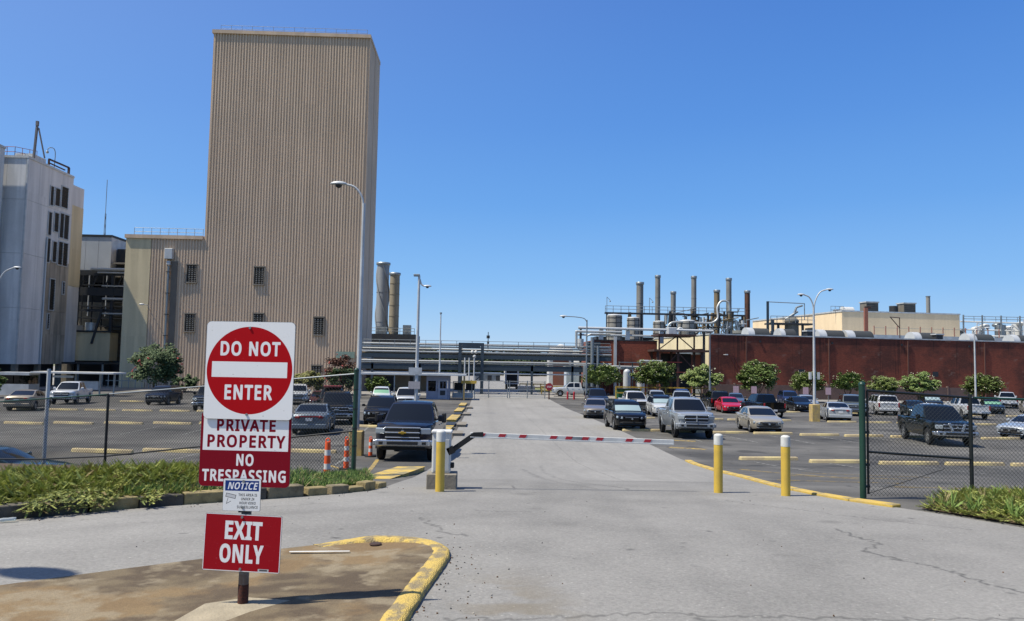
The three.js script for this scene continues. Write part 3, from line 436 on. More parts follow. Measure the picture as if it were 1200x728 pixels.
{ // litter
  const b = thing('plastic_bottle', 'crushed clear plastic bottle lying against the dark stone kerb', 'bottle', [-6.22, G(-6.22, -10.48) + 0.045, -10.48], 0.55);
  const g = new THREE.LatheGeometry([[0, -0.11], [0.032, -0.108], [0.035, -0.06], [0.03, -0.02], [0.035, 0.03], [0.03, 0.07], [0.013, 0.1], [0.013, 0.115], [0, 0.116]].map(p => new THREE.Vector2(...p)), 12).rotateZ(Math.PI / 2).scale(1, 0.75, 1.1);
  mesh('shell', g, new THREE.MeshPhysicalMaterial({ color: '#dfe6e6', roughness: 0.15, transmission: 0.7, thickness: 0, side: THREE.DoubleSide }), b); mesh('cap', new THREE.CylinderGeometry(0.015, 0.015, 0.018, 10).rotateZ(Math.PI / 2).translate(-0.124, 0, 0), M.whitePaint, b);
  const v = thing('rust_patch', 'small rusty disc on the rust patch in the nose of the island', 'cover', [-1.22, G(-1.22, -9.2) + 0.03, -9.2]); mesh('lid', new THREE.CylinderGeometry(0.06, 0.065, 0.02, 18), worn('#3d2c22', '#241a15', { rep: 4 }), v); mesh('ring', new THREE.TorusGeometry(0.065, 0.008, 5, 20).rotateX(Math.PI / 2), M.rustSteel, v);  // rust patch of the island, built as a small disc with a ring
  const list = []; for (let i = 0; i < 260; i++) { const t = rnd(); let x, z; if (t < 0.55) { z = rr(-9.3, -4.5); x = isleR(z) + 0.03 + Math.pow(rnd(), 2.2) * 0.7; } else if (t < 0.75) { z = rr(-15.5, -10.6); x = lerpT(kerbL.slice().reverse().map(p => [p[1], p[0]]), z) + 0.1 + Math.pow(rnd(), 2) * 0.5; } else { x = rr(-4, 6); z = rr(-14, -5); if (x < isleR(z) + 0.05 && x > isleL(z)) continue; } list.push([x, G(x, z) + 0.008, z, rr(0.003, 0.011), rr(0, 6), rnd()]); }
  const m = new THREE.InstancedMesh(new THREE.DodecahedronGeometry(1, 0), std(0xffffff, 0.9), list.length), d = new THREE.Object3D(); m.name = 'gravel';
  list.forEach(([x, y, z, s, a, c], i) => { d.position.set(x, y + s * 0.3, z); d.rotation.set(a, a * 2, a * 3); d.scale.set(s, s * 0.6, s * 1.2); d.updateMatrix(); m.setMatrixAt(i, d.matrix); m.setColorAt(i, new THREE.Color(...(c < 0.45 ? [0.1, 0.055, 0.03] : c < 0.75 ? [0.28, 0.26, 0.22] : [0.06, 0.06, 0.06]))); });
  m.userData = { kind: 'stuff', label: 'loose grit and dead leaf bits along the island kerb', category: 'gravel' }; scene.add(m);
}
// ---------------------------------------------------------------- planting beds
const alongPts = (P, t) => { const L = [0]; for (let i = 1; i < P.length; i++) L.push(L[i - 1] + Math.hypot(P[i][0] - P[i - 1][0], P[i][1] - P[i - 1][1])); const s = t * L[L.length - 1]; let i = 1; while (i < P.length - 1 && s > L[i]) i++; const k = (s - L[i - 1]) / (L[i] - L[i - 1]); return [P[i - 1][0] + (P[i][0] - P[i - 1][0]) * k, P[i - 1][1] + (P[i][1] - P[i - 1][1]) * k]; };
function bed(front, back, h) { const N = 60, K = 10, p = [], uv = [], ix = []; for (let i = 0; i <= N; i++) { const a = alongPts(front, i / N), b = alongPts(back, i / N), len = Math.hypot(b[0] - a[0], b[1] - a[1]); for (let k = 0; k <= K; k++) { const t = k / K, x = a[0] + (b[0] - a[0]) * t, z = a[1] + (b[1] - a[1]) * t; p.push(x, prof(-z) + h(t * len, x, t), z); uv.push(x, z); } }
  for (let i = 0; i < N; i++) for (let k = 0; k < K; k++) { const a = i * (K + 1) + k, b = a + K + 1; ix.push(a, a + 1, b, a + 1, b + 1, b); } const g = new THREE.BufferGeometry(); g.setAttribute('position', new THREE.Float32BufferAttribute(p, 3)); g.setAttribute('uv', new THREE.Float32BufferAttribute(uv, 2)); g.setIndex(ix); g.computeVertexNormals(); return g; }
const bankF = [[-2.12, -15.3], [-2.35, -14.65], [-2.75, -14.1], [-3.9, -13.05], [-4.8, -12.38], [-5.7, -11.62], [-7.25, -10.15], [-9.65, -8.5], [-15, -5.3], [-26, -0.9]];
const bankB = [[-2.7, -17.9], [-3.6, -18.2], [-10, -20.9], [-15, -22.4], [-30, -22.5]];
const bankH = (d, x) => 0.09 + 0.07 * ss(0, 1, d) - 0.12 * ss(2.5, 5, d);
struct('bank_soil', bed(bankF, bankB, bankH), M.soil);
const vergeF = [[7.35, -12.75], [7.75, -11.6], [8.2, -10.2], [9.6, -7.5], [16, -1.2]], vergeB = [[9.5, -14.0], [12, -13.9], [14, -12], [16, -9], [22, -3]];
struct('verge_soil', bed(vergeF, vergeB, d => 0.02 + 0.1 * ss(0, 0.6, d)), M.soil);
function sprigGeo(n, len, wl) { // feathery twig along +z
  const p = []; const tri = (a, b, c) => p.push(...a, ...b, ...c);
  tri([-0.004, 0, 0], [0.004, 0, 0], [0, 0.03, len]);
  for (let i = 0; i < n; i++) { const t = 0.1 + 0.9 * i / n, s = i % 2 ? 1 : -1, l = wl * (1.15 - t * 0.8) * rr(0.7, 1.2), z = t * len, y = t * t * 0.04; const w = 0.008, up = rr(-0.1, 0.5) * l; tri([0, y, z - w], [0, y, z + w], [s * l, y + up, z + l * 0.9]); tri([s * l * 0.35, y + up * 0.3, z + l * 0.1], [s * l * 0.45, y + up * 0.45, z + l * 0.5], [s * l * 0.8, y + up + 0.02 * rr(0, 1), z + l * 0.3]); }
  const g = new THREE.BufferGeometry(); g.setAttribute('position', new THREE.Float32BufferAttribute(p, 3)); g.computeVertexNormals(); return g;
}
function tuftGeo(n, h) { const p = []; for (let i = 0; i < n; i++) { const a = rr(0, 6.28), r = rr(0, 0.03), l = h * rr(0.6, 1.2), b = rr(0.1, 0.6) * l, w = 0.005, cx = Math.cos(a), cz = Math.sin(a); p.push(cx * r - cz * w, 0, cz * r + cx * w, cx * r + cz * w, 0, cz * r - cx * w, cx * (r + b * 0.4) + cz * w * 0.7, l * 0.6, cz * (r + b * 0.4) - cx * w * 0.7, cx * r - cz * w, 0, cz * r + cx * w, cx * (r + b * 0.4) + cz * w * 0.7, l * 0.6, cz * (r + b * 0.4) - cx * w * 0.7, cx * (r + b), l, cz * (r + b)); } const g = new THREE.BufferGeometry(); g.setAttribute('position', new THREE.Float32BufferAttribute(p, 3)); g.computeVertexNormals(); return g; }
M.leafMat = std(0xffffff, 0.75, 0);
function scatter(name, geo, list, label, category) {
  const m = new THREE.InstancedMesh(geo, M.leafMat, list.length); m.name = numbered(name); const d = new THREE.Object3D();
  list.forEach(([x, y, z, s, yaw, pit, c], i) => { d.position.set(x, y, z); d.rotation.set(-pit, yaw, rr(-0.6, 0.6), 'YXZ'); d.scale.setScalar(s); d.updateMatrix(); m.setMatrixAt(i, d.matrix); m.setColorAt(i, c); });
  m.userData = { kind: 'stuff', label, category }; scene.add(m); return m;
}
{
  const green = () => { const t = rnd(), c = rnd() < 0.07 ? [0.2, 0.15, 0.06] : mx([0.15, 0.19, 0.045], [0.38, 0.4, 0.1], t); return new THREE.Color(...mul(c, rr(0.8, 1.25))); };
  const L = [], g = sprigGeo(44, 0.36, 0.065);
  const put = (F, B, t0, t1, dmax, N, hfn, out, hmax = 0.24, sc = 1) => { for (let i = 0; i < N; i++) { const t = rr(t0, t1), a = alongPts(F, t), b = alongPts(B, t), len = Math.hypot(b[0] - a[0], b[1] - a[1]), d = dmax * Math.pow(rnd(), 1.15) - 0.06, k = d / len, x = a[0] + (b[0] - a[0]) * k, z = a[1] + (b[1] - a[1]) * k, lump = 0.5 + vn(x * 1.3, z * 1.3, 4096, 80); const lay = rnd(); out.push([x, prof(-z) + hfn(d, x) + 0.02 + hmax * lay * lump * ss(0, 0.5, d) * (1 - 0.7 * ss(dmax * 0.5, dmax, d)), z, rr(0.32, 0.66) * sc, Math.atan2(a[0] - b[0], a[1] - b[1]) + rr(-1.6, 1.6), rr(0.0, 0.75) * (0.4 + lay), green()]); } };
  put(bankF, bankB, 0.13, 0.47, 4.6, 30000, bankH, L, 0.22);
  for (let i = 0; i < 4200; i++) { const t = rr(0.15, 0.4), a = alongPts(bankF, t), b = alongPts(bankB, t), lump = vn(t * 60, 3, 4096, 83); if (lump < 0.35) continue; const k = rr(-0.1, 0.06), x = a[0] + (b[0] - a[0]) * k * 0.5, z = a[1] + (b[1] - a[1]) * k * 0.5; L.push([x, prof(-z) + 0.2 + rr(-0.06, 0.12) * lump - Math.max(0, -k) * 0.8, z, rr(0.22, 0.46), Math.atan2(a[0] - b[0], a[1] - b[1]) + rr(-1.2, 1.2), rr(-0.6, 0.3), green().multiplyScalar(0.9)]); }
  scatter('juniper_ground_cover', g, L, 'spreading green juniper spilling over the dark stone kerb', 'juniper');
  const L2 = []; put(vergeF, vergeB, 0, 0.5, 3.2, 11000, d => 0.02 + 0.1 * ss(0, 0.6, d), L2, 0.1, 0.72);
  scatter('juniper_ground_cover', g, L2, 'low green juniper patch below the chain-link gate', 'juniper');
  const T = [], tg = tuftGeo(12, 0.19), gc = () => new THREE.Color(...mul(rnd() < 0.15 ? [0.32, 0.27, 0.12] : mx([0.09, 0.17, 0.03], [0.2, 0.28, 0.07], rnd()), rr(0.8, 1.2)));
  for (let i = 0; i < 2600; i++) { const t = rr(0.0, 0.17), a = alongPts(bankF, t), b = alongPts(bankB, t), d = 1.7 * Math.pow(rnd(), 1.3) + 0.05, k = d / Math.hypot(b[0] - a[0], b[1] - a[1]), x = a[0] + (b[0] - a[0]) * k, z = a[1] + (b[1] - a[1]) * k; T.push([x, prof(-z) + bankH(d, x), z, rr(0.5, 1.25) * (t < 0.06 ? 0.6 : 1), rr(0, 6), 0, gc()]); }
  for (let i = 0; i < 900; i++) { const t = rr(0.13, 0.45), a = alongPts(bankF, t), b = alongPts(bankB, t), d = rr(1.5, 4.6), k = d / Math.hypot(b[0] - a[0], b[1] - a[1]), x = a[0] + (b[0] - a[0]) * k, z = a[1] + (b[1] - a[1]) * k; T.push([x, prof(-z) + bankH(d, x), z, rr(0.7, 1.5), rr(0, 6), 0, gc()]); }
  scatter('grass', tg, T, 'thin grass on the bank in front of the corner fence post', 'grass');
  const T2 = []; for (let i = 0; i < 500; i++) { const t = rr(0, 0.5), a = alongPts(vergeF, t), b = alongPts(vergeB, t), k = rr(0, 0.7), x = a[0] + (b[0] - a[0]) * k, z = a[1] + (b[1] - a[1]) * k; T2.push([x, prof(-z) + 0.1, z, rr(0.5, 1.4), rr(0, 6), 0, gc()]); }
  scatter('grass', tg, T2, 'grass tufts among the juniper below the chain-link gate', 'grass');
}
// ---------------------------------------------------------------- trees and shrubs
function crownGeo(rx, ry, rz, clumps, leaves, size, hole = 0.35) {
  const p = [], q = new THREE.Quaternion(), e = new THREE.Euler(), v = V(0, 0, 0);
  for (let i = 0; i < clumps; i++) {
    const a = rr(0, 6.283), u = rr(-0.75, 1), r = Math.pow(rr(hole, 1), 0.5) * rr(0.82, 1.1), s = Math.sqrt(1 - u * u), cx = Math.cos(a) * s * r * rx, cy = u * r * ry, cz = Math.sin(a) * s * r * rz, cr = rr(0.35, 0.8) * Math.min(rx, ry) * 0.42;
    for (let k = 0; k < leaves; k++) {
      const b = rr(0, 6.283), w = rr(-1, 1), t = Math.cbrt(rnd()) * cr, ws = Math.sqrt(1 - w * w), x = cx + Math.cos(b) * ws * t, y = cy + w * t * 0.75, z = cz + Math.sin(b) * ws * t, sz = size * rr(0.6, 1.3);
      q.setFromEuler(e.set(rr(-1.2, 0.4), rr(0, 6.283), rr(-0.7, 0.7)));
      for (const [lx, lz] of [[-0.5, 0], [0.5, 0], [0, 1.1], [-0.5, 0], [0, -0.9], [0.5, 0]]) { v.set(lx * sz, 0, lz * sz).applyQuaternion(q); p.push(x + v.x, y + v.y, z + v.z); }
    }
  }
  const g = new THREE.BufferGeometry(); g.setAttribute('position', new THREE.Float32BufferAttribute(p, 3)); g.computeVertexNormals(); return g;
}
function bloomGeo(rx, ry, rz, n, s) { const o = []; for (let i = 0; i < n; i++) { const a = rr(0, 6.283), u = rr(-0.5, 1), c = Math.sqrt(1 - u * u), x = Math.cos(a) * c * rx * rr(0.95, 1.12), y = u * ry * rr(0.95, 1.12), z = Math.sin(a) * c * rz * rr(0.95, 1.12); for (let k = 0; k < 3; k++) o.push(new THREE.OctahedronGeometry(s * rr(0.5, 1), 0).translate(x + rr(-s, s), y + rr(-s, s) * 1.3, z + rr(-s, s))); } return merge(o); }
function trunkGeo(h, r, stems, spread) { const o = []; for (let i = 0; i < stems; i++) { const a = i / stems * 6.283 + rr(-0.3, 0.3), d = spread * rr(0.6, 1), m = [Math.cos(a) * d * 0.3, h * 0.5, Math.sin(a) * d * 0.3], t = [Math.cos(a) * d, h, Math.sin(a) * d], b = [Math.cos(a) * r * 1.2, -0.1, Math.sin(a) * r * 1.2]; o.push(bar(b, m, r, 6, r * 0.8), bar(m, t, r * 0.8, 6, r * 0.5)); for (let k = 0; k < 2; k++) o.push(bar(t, [t[0] + rr(-0.7, 0.7), h + rr(0.4, 1), t[2] + rr(-0.7, 0.7)], r * 0.45, 5, r * 0.2)); } return boxUV(merge(o)); }
const leafM = c => std(new THREE.Color(...c), 0.75, 0);
M.leafA = leafM([0.125, 0.18, 0.042]); M.leafB = leafM([0.15, 0.2, 0.05]); M.leafDark = leafM([0.055, 0.09, 0.03]); M.leafBright = leafM([0.1, 0.16, 0.035]); M.bloomW = std('#c4c0a4', 0.8); M.bloomR = std('#a8504a', 0.8); M.leafRed = leafM([0.11, 0.05, 0.035]); M.leafYel = leafM([0.15, 0.15, 0.04]);
{
  const crowns = [0, 1, 2, 3, 4].map(i => [crownGeo(2.5 - 0.12 * i, 1.6 + 0.09 * i, 2.25, 92 + 12 * i, 84, 0.14, 0.2), bloomGeo(2.4, 1.75, 2.15, 30 + 8 * (i % 3), 0.062), trunkGeo(1.6 + 0.12 * i, 0.07, 4 + i % 3, 0.9)]);
  const spots = [[15.2, -98, 5.0, 4.65, 'white-flowering tree beside the slender lamp pole of the pipe bridge'], [21.9, -98, 6.1, 5.05, 'white-flowering tree in front of the steel loading platform'], [28.1, -98.3, 5.4, 4.6, 'white-flowering tree before the corner of the brick building'], [35.5, -98.5, 5.8, 5.05, 'full white-flowering tree behind the black pickup tailgate'], [42.2, -99, 5, 4.2, 'white-flowering tree behind the double-armed lamp post'], [47.6, -99, 4.5, 4.2, 'white-flowering tree behind the grey-green wagon'], [52.6, -99.5, 4.1, 3.5, 'lowest white-flowering tree, behind the white wagon'], [57.4, -99.5, 5, 4.15, 'white-flowering tree behind the dark green sedan'], [66.2, -100, 5.4, 3.9, 'white-flowering tree behind the single-armed lamp post']];
  spots.forEach(([x, z, w, h, label], i) => {
    const o = thing('flowering_tree', label, 'tree', [x, -2.3, z], i * 1.3, 'flowering trees along the brick wall'), [c, b, t] = crowns[(i * 3) % 5];
    mesh('trunk', t, M.bark, o);
    const k = [w / 5.1, h / 5.0, w / 5.1];
    for (const [n, g, m] of [['crown', c, i % 2 ? M.leafA : M.leafB], ['blossoms', b, M.bloomW]]) { const q = mesh(n, g, m, o); q.scale.set(...k); q.position.y = h - 1.9 * k[1]; }
  });
  const sh = (name, label, x, z, w, h, mats, opt = {}) => { const o = thing(name, label, opt.cat ?? 'shrub', [x, G(x, z), z], rr(0, 6)); mesh('trunk', trunkGeo(h * 0.35, 0.06, 4, w * 0.15), M.bark, o); const ry = h * (opt.ry ?? 0.47), q = mesh('crown', crownGeo(w / 2 * 0.88, ry * 0.92, w / 2 * 0.85, opt.n ?? 80, opt.l ?? 60, opt.s ?? 0.16, opt.hole), mats[0], o); q.position.y = h - ry; if (mats[1]) { const b = mesh('blossoms', bloomGeo(w / 2 * 0.85, ry * 0.95, w / 2 * 0.8, opt.b ?? 22, opt.bs ?? 0.13), mats[1], o); b.position.y = h - ry * 1.1; } return o; };
  sh('flowering_shrub', 'large round shrub with red blossoms below the corrugated tower', -41.5, -99, 6.7, 6.1, [M.leafDark, M.bloomR], { n: 130, l: 80 });
  sh('flowering_shrub', 'bronze-leaved shrub against the tower beside the white lamp pole', -18.3, -99, 4.6, 5.2, [M.leafRed, M.bloomR], { n: 60 });
  sh('flowering_shrub', 'small red shrub half hidden behind the stop sign panel', -26, -100, 2.6, 5.4, [M.leafDark, M.bloomR], { n: 40, b: 26 });
  sh('hedge_shrub', 'yellow-green clipped shrub behind the black wagons by the tower', -21.8, -96, 5.2, 3.0, [M.leafYel], { n: 90 });
  sh('hedge_shrub', 'dark green shrub under the bronze shrub', -17.6, -97, 4.4, 3.6, [M.leafDark], { n: 80 });
  sh('hedge_shrub', 'low dark hedge beside the red-flowered shrub', -37.3, -98, 4.2, 2.2, [M.leafDark], { n: 60 });
  sh('leafy_tree', 'bright green leafy tree beside the tan sedan', -51.5, -76, 6.5, 4.6, [M.leafBright], { cat: 'tree', n: 70, s: 0.24 });
  sh('leafy_tree', 'darker green bush under the bright tree by the tan sedan', -49, -77.5, 4.6, 3.2, [M.leafA], { cat: 'tree', n: 70 });
  sh('hedge_shrub', 'small green shrub between the guard booth and the white pickups', -13.2, -96, 3.6, 2.6, [M.leafA], { n: 50 });
}
// far wood behind the plant
{
  const o = []; const g = crownGeo(6, 5, 5, 60, 40, 0.9, 0.5); const lst = []; for (let i = 0; i < 60; i++) { const x = -30 + i * 2.6 + rr(-2, 2), s = rr(0.6, 1.1); lst.push([x, -2 + 3 * s, -262 - rr(0, 25), s]); }
  const m = new THREE.InstancedMesh(g, M.leafDark, lst.length), d = new THREE.Object3D(); lst.forEach(([x, y, z, s], i) => { d.position.set(x, y, z); d.rotation.set(0, i * 2.1, 0); d.scale.setScalar(s); d.updateMatrix(); m.setMatrixAt(i, d.matrix); }); m.name = 'woods'; m.userData = { kind: 'stuff', label: 'dark green wood seen under the pipe bridge', category: 'woods' }; scene.add(m);
}
// ---------------------------------------------------------------- lamp posts
function head(x, y, z, dir, s = 1) { return new THREE.SphereGeometry(0.5, 12, 8).scale(0.8 * s, 0.26 * s, 0.4 * s).rotateY(Math.atan2(-dir[1], dir[0])).translate(x + dir[0] * 0.3 * s, y, z + dir[1] * 0.3 * s); }
function lampPost(name, label, x, z, h, arms, { r = 0.085, base, mat = M.galv, headS = 1, more } = {}) {
  const y = G(x, z), o = thing(name, label, 'lamp post', [x, y, z], 0, 'lamp posts');
  mesh('pole', boxUV(merge([cyl(r, r * 0.62, h, 0, 0, 0, 12)])), mat, o);
  if (base) mesh('concrete_base', boxUV(rbx(base[0], base[1], base[0], 0.04, 0, base[1] / 2 - 0.05, 0)), worn('#b59b5a', '#8d8062', { rep: 0.7, f: 6, rough: 0.95, amount: 0.8 }), o);
  else mesh('base_plate', bx(-0.2, 0.2, 0, 0.06, -0.2, 0.2), M.galv, o);
  for (const [dx, dy, dz = 0] of arms) {
    const l = Math.hypot(dx, dz), u = [dx / l, dz / l], a = mesh('arm', tube([[0, h - 0.25, 0], [dx * 0.12, h + dy * 0.35, dz * 0.12], [dx * 0.5, h + dy * 0.85, dz * 0.5], [dx, h + dy, dz]], r * 0.42, 18, 8), mat, o);
    const lum = new THREE.Group(); lum.name = 'luminaire'; o.add(lum); const hx = dx, hy = h + dy, hz = dz;
    const g = head(hx, hy, hz, u, headS), p = g.attributes.position; for (let i = 0; i < p.count; i++) if (p.getY(i) < hy - 0.02) p.setY(i, hy - 0.02 - (hy - 0.02 - p.getY(i)) * 0.25); g.computeVertexNormals();
    mesh('housing', g, M.galvWhite, lum); mesh('lens', new THREE.SphereGeometry(0.16 * headS, 10, 6, 0, 6.283, Math.PI / 2, Math.PI / 2).translate(hx + u[0] * 0.3 * headS, hy - 0.03, hz + u[1] * 0.3 * headS), M.darkSteel, lum);
  }
  if (more) more(o, h); return o;
}
lampPost('lamp_post', 'tall lamp post with one curved arm on a yellow block by the dark blue pickup', -4.6, -28.6, 9.33, [[-0.72, 0.72]], { r: 0.095, base: [0.5, 0.95], mat: M.galvWhite, headS: 0.8 });
lampPost('lamp_post', 'lamp post carrying two small notice boards near the guard booth', -5.33, -61.8, 11.0, [[0.42, -0.85]], { r: 0.15, mat: M.galvWhite, headS: 0.85, more: (o, h) => { mesh('camera', rbx(0.5, 0.2, 0.25, 0.05, -0.2, h + 0.02, 0), M.galv, o); mesh('notice_board', bx(-0.62, 0.42, 3.05, 3.6, 0.14, 0.18), M.galvWhite, o); mesh('notice_board', bx(-0.62, 0.3, 1.9, 2.5, 0.14, 0.18), worn('#a8a3a3', '#8d7577', { rep: 4 }), o); } });
lampPost('lamp_post', 'plain slim pole rising behind the guard booth', -5.29, -93, 10.2, [], { r: 0.11, mat: M.galvWhite, more: (o, h) => mesh('cap', cyl(0.14, 0.14, 0.18, 0, h - 0.05, 0, 10), M.galv, o) });
lampPost('lamp_post', 'lamp post with a long arm over the pipe bridge, beside the dark blue pickup row', 11.4, -85, 9.3, [[-2.3, 0.35]], { r: 0.11, headS: 1.1 });
lampPost('lamp_post', 'double-armed lamp post on a yellow block in the car park', 25.36, -58.2, 8.7, [[-0.75, 1.0], [1.05, 1.45]], { r: 0.12, base: [0.62, 1.35], headS: 0.75, mat: M.galvWhite, more: (o) => { for (const s of [-1, 1]) mesh('meter_box', bx(s * 0.32 - 0.09, s * 0.32 + 0.09, 3.2, 3.75, -0.06, 0.06), M.whitePaint, o); } });
lampPost('lamp_post', 'single-armed lamp post standing by the end of the brick wall', 56.8, -87, 8.9, [[1.3, 0.5]], { r: 0.12, headS: 0.9, mat: M.galvWhite });
lampPost('lamp_post', 'slender pole before the pale corner of the brick building', 27.9, -94, 8.5, [], { r: 0.1, more: (o) => mesh('sleeve', cyl(0.17, 0.15, 2.6, 0, 0, 0, 10), M.galv, o) });
lampPost('lamp_post', 'lamp post arching over the car park by the grey silo building', -37.6, -60, 8.2, [[1.4, 2.5]], { r: 0.12, headS: 0.8, mat: M.galvWhite });
lampPost('lamp_post', 'lamp post on the juniper bank beside the entrance road', -11.0, -7.2, 8.2, [[1.75, 0.35, 0.55]], { r: 0.1, headS: 1.15 });
// ---------------------------------------------------------------- vehicles
const TYPES = {
  pickup: { L: 5.8, W: 2.0, H: 1.92, wr: 0.41, ws: [1.02, 4.62], rock: 0.44, low: 0.42, top: [[0, 1.0], [0.05, 1.09], [0.3, 1.16], [1.5, 1.23], [5.8, 1.24]], cab: [[1.45, 1.2], [1.52, 1.25, 'g'], [2.2, 1.82], [2.3, 1.88, 'r'], [3.0, 1.92, 'r'], [3.7, 1.89], [3.78, 1.84, 'g'], [3.9, 1.3], [3.92, 1.22]], side: [[1.95, 2.82], [2.92, 3.62]], doors: [1.55, 2.87, 3.7], bed: [4.02, 5.72, 0.78], tall: 1 },
  suv: { L: 4.72, W: 1.88, H: 1.7, wr: 0.36, ws: [0.92, 3.66], rock: 0.3, low: 0.3, top: [[0, 0.76], [0.05, 0.86], [0.3, 0.96], [1.15, 1.06], [4.62, 1.1], [4.72, 1.02]], cab: [[1.05, 1.04], [1.12, 1.1, 'g'], [1.78, 1.57], [1.9, 1.63, 'r'], [2.5, 1.7, 'r'], [4.1, 1.66], [4.22, 1.6, 'g'], [4.55, 1.18], [4.62, 1.08]], side: [[1.55, 2.42], [2.52, 3.3], [3.4, 4.05]], doors: [1.2, 2.47, 3.35], rack: 1 },
  bigsuv: { L: 5.2, W: 2.02, H: 1.9, wr: 0.4, ws: [0.98, 4.0], rock: 0.38, low: 0.36, top: [[0, 0.95], [0.05, 1.05], [0.3, 1.12], [1.35, 1.2], [5.1, 1.22], [5.2, 1.12]], cab: [[1.3, 1.18], [1.37, 1.24, 'g'], [1.98, 1.77], [2.08, 1.83, 'r'], [2.8, 1.9, 'r'], [4.7, 1.86], [4.8, 1.8, 'g'], [5.04, 1.28], [5.1, 1.2]], side: [[1.75, 2.62], [2.72, 3.5], [3.6, 4.62]], doors: [1.4, 2.67, 3.55], rack: 1, tall: 1 },
  sedan: { L: 4.75, W: 1.82, H: 1.45, wr: 0.33, ws: [0.92, 3.7], rock: 0.24, low: 0.24, top: [[0, 0.62], [0.05, 0.7], [0.3, 0.79], [1.25, 0.94], [3.5, 0.98], [4.1, 1.02], [4.65, 1.0], [4.75, 0.9]], cab: [[1.15, 0.92], [1.25, 0.97, 'g'], [2.0, 1.34], [2.1, 1.39, 'r'], [2.6, 1.45, 'r'], [3.15, 1.41], [3.25, 1.38, 'g'], [3.95, 1.07], [4.05, 1.01]], side: [[1.75, 2.5], [2.58, 3.35]], doors: [1.35, 2.54, 3.35] },
  coupe: { L: 4.3, W: 1.82, H: 1.3, wr: 0.33, ws: [0.9, 3.5], rock: 0.22, low: 0.2, top: [[0, 0.58], [0.06, 0.65], [0.3, 0.71], [1.5, 0.85], [3.3, 0.93], [4.2, 0.95], [4.3, 0.85]], cab: [[1.35, 0.83], [1.45, 0.88, 'g'], [2.1, 1.2], [2.2, 1.24, 'r'], [2.6, 1.3, 'r'], [2.95, 1.28], [3.05, 1.25, 'g'], [3.9, 0.98], [4.0, 0.94]], side: [[1.85, 2.75]], doors: [1.45, 2.85] },
};
function loftGeo(st, classify) { // st: [{z(j)?, pts:[[x,y,z]...]}] full sections with equal counts; returns {class: geometry}
  const out = {}, n = st[0].length;
  for (let i = 0; i < st.length - 1; i++) for (let j = 0; j < n - 1; j++) { const c = classify(i, j); if (!c) continue; const a = st[i][j], b = st[i][j + 1], d = st[i + 1][j], e = st[i + 1][j + 1]; (out[c] ??= []).push(...a, ...d, ...b, ...b, ...d, ...e); }
  const r = {}; for (const k in out) { const g = new THREE.BufferGeometry(); g.setAttribute('position', new THREE.Float32BufferAttribute(out[k], 3)); g.computeVertexNormals(); r[k] = toCreasedNormals(g, 0.55); } return r;
}
TYPES.heavy = { ...TYPES.pickup, H: 1.98, top: [[0, 1.1], [0.05, 1.2], [0.3, 1.27], [1.5, 1.31], [5.8, 1.3]], cab: TYPES.pickup.cab.map(([s, y, k]) => [s, y + (y < 1.35 ? 0.08 : 0.06), k]), low: 0.45 };
const geoCache = {};
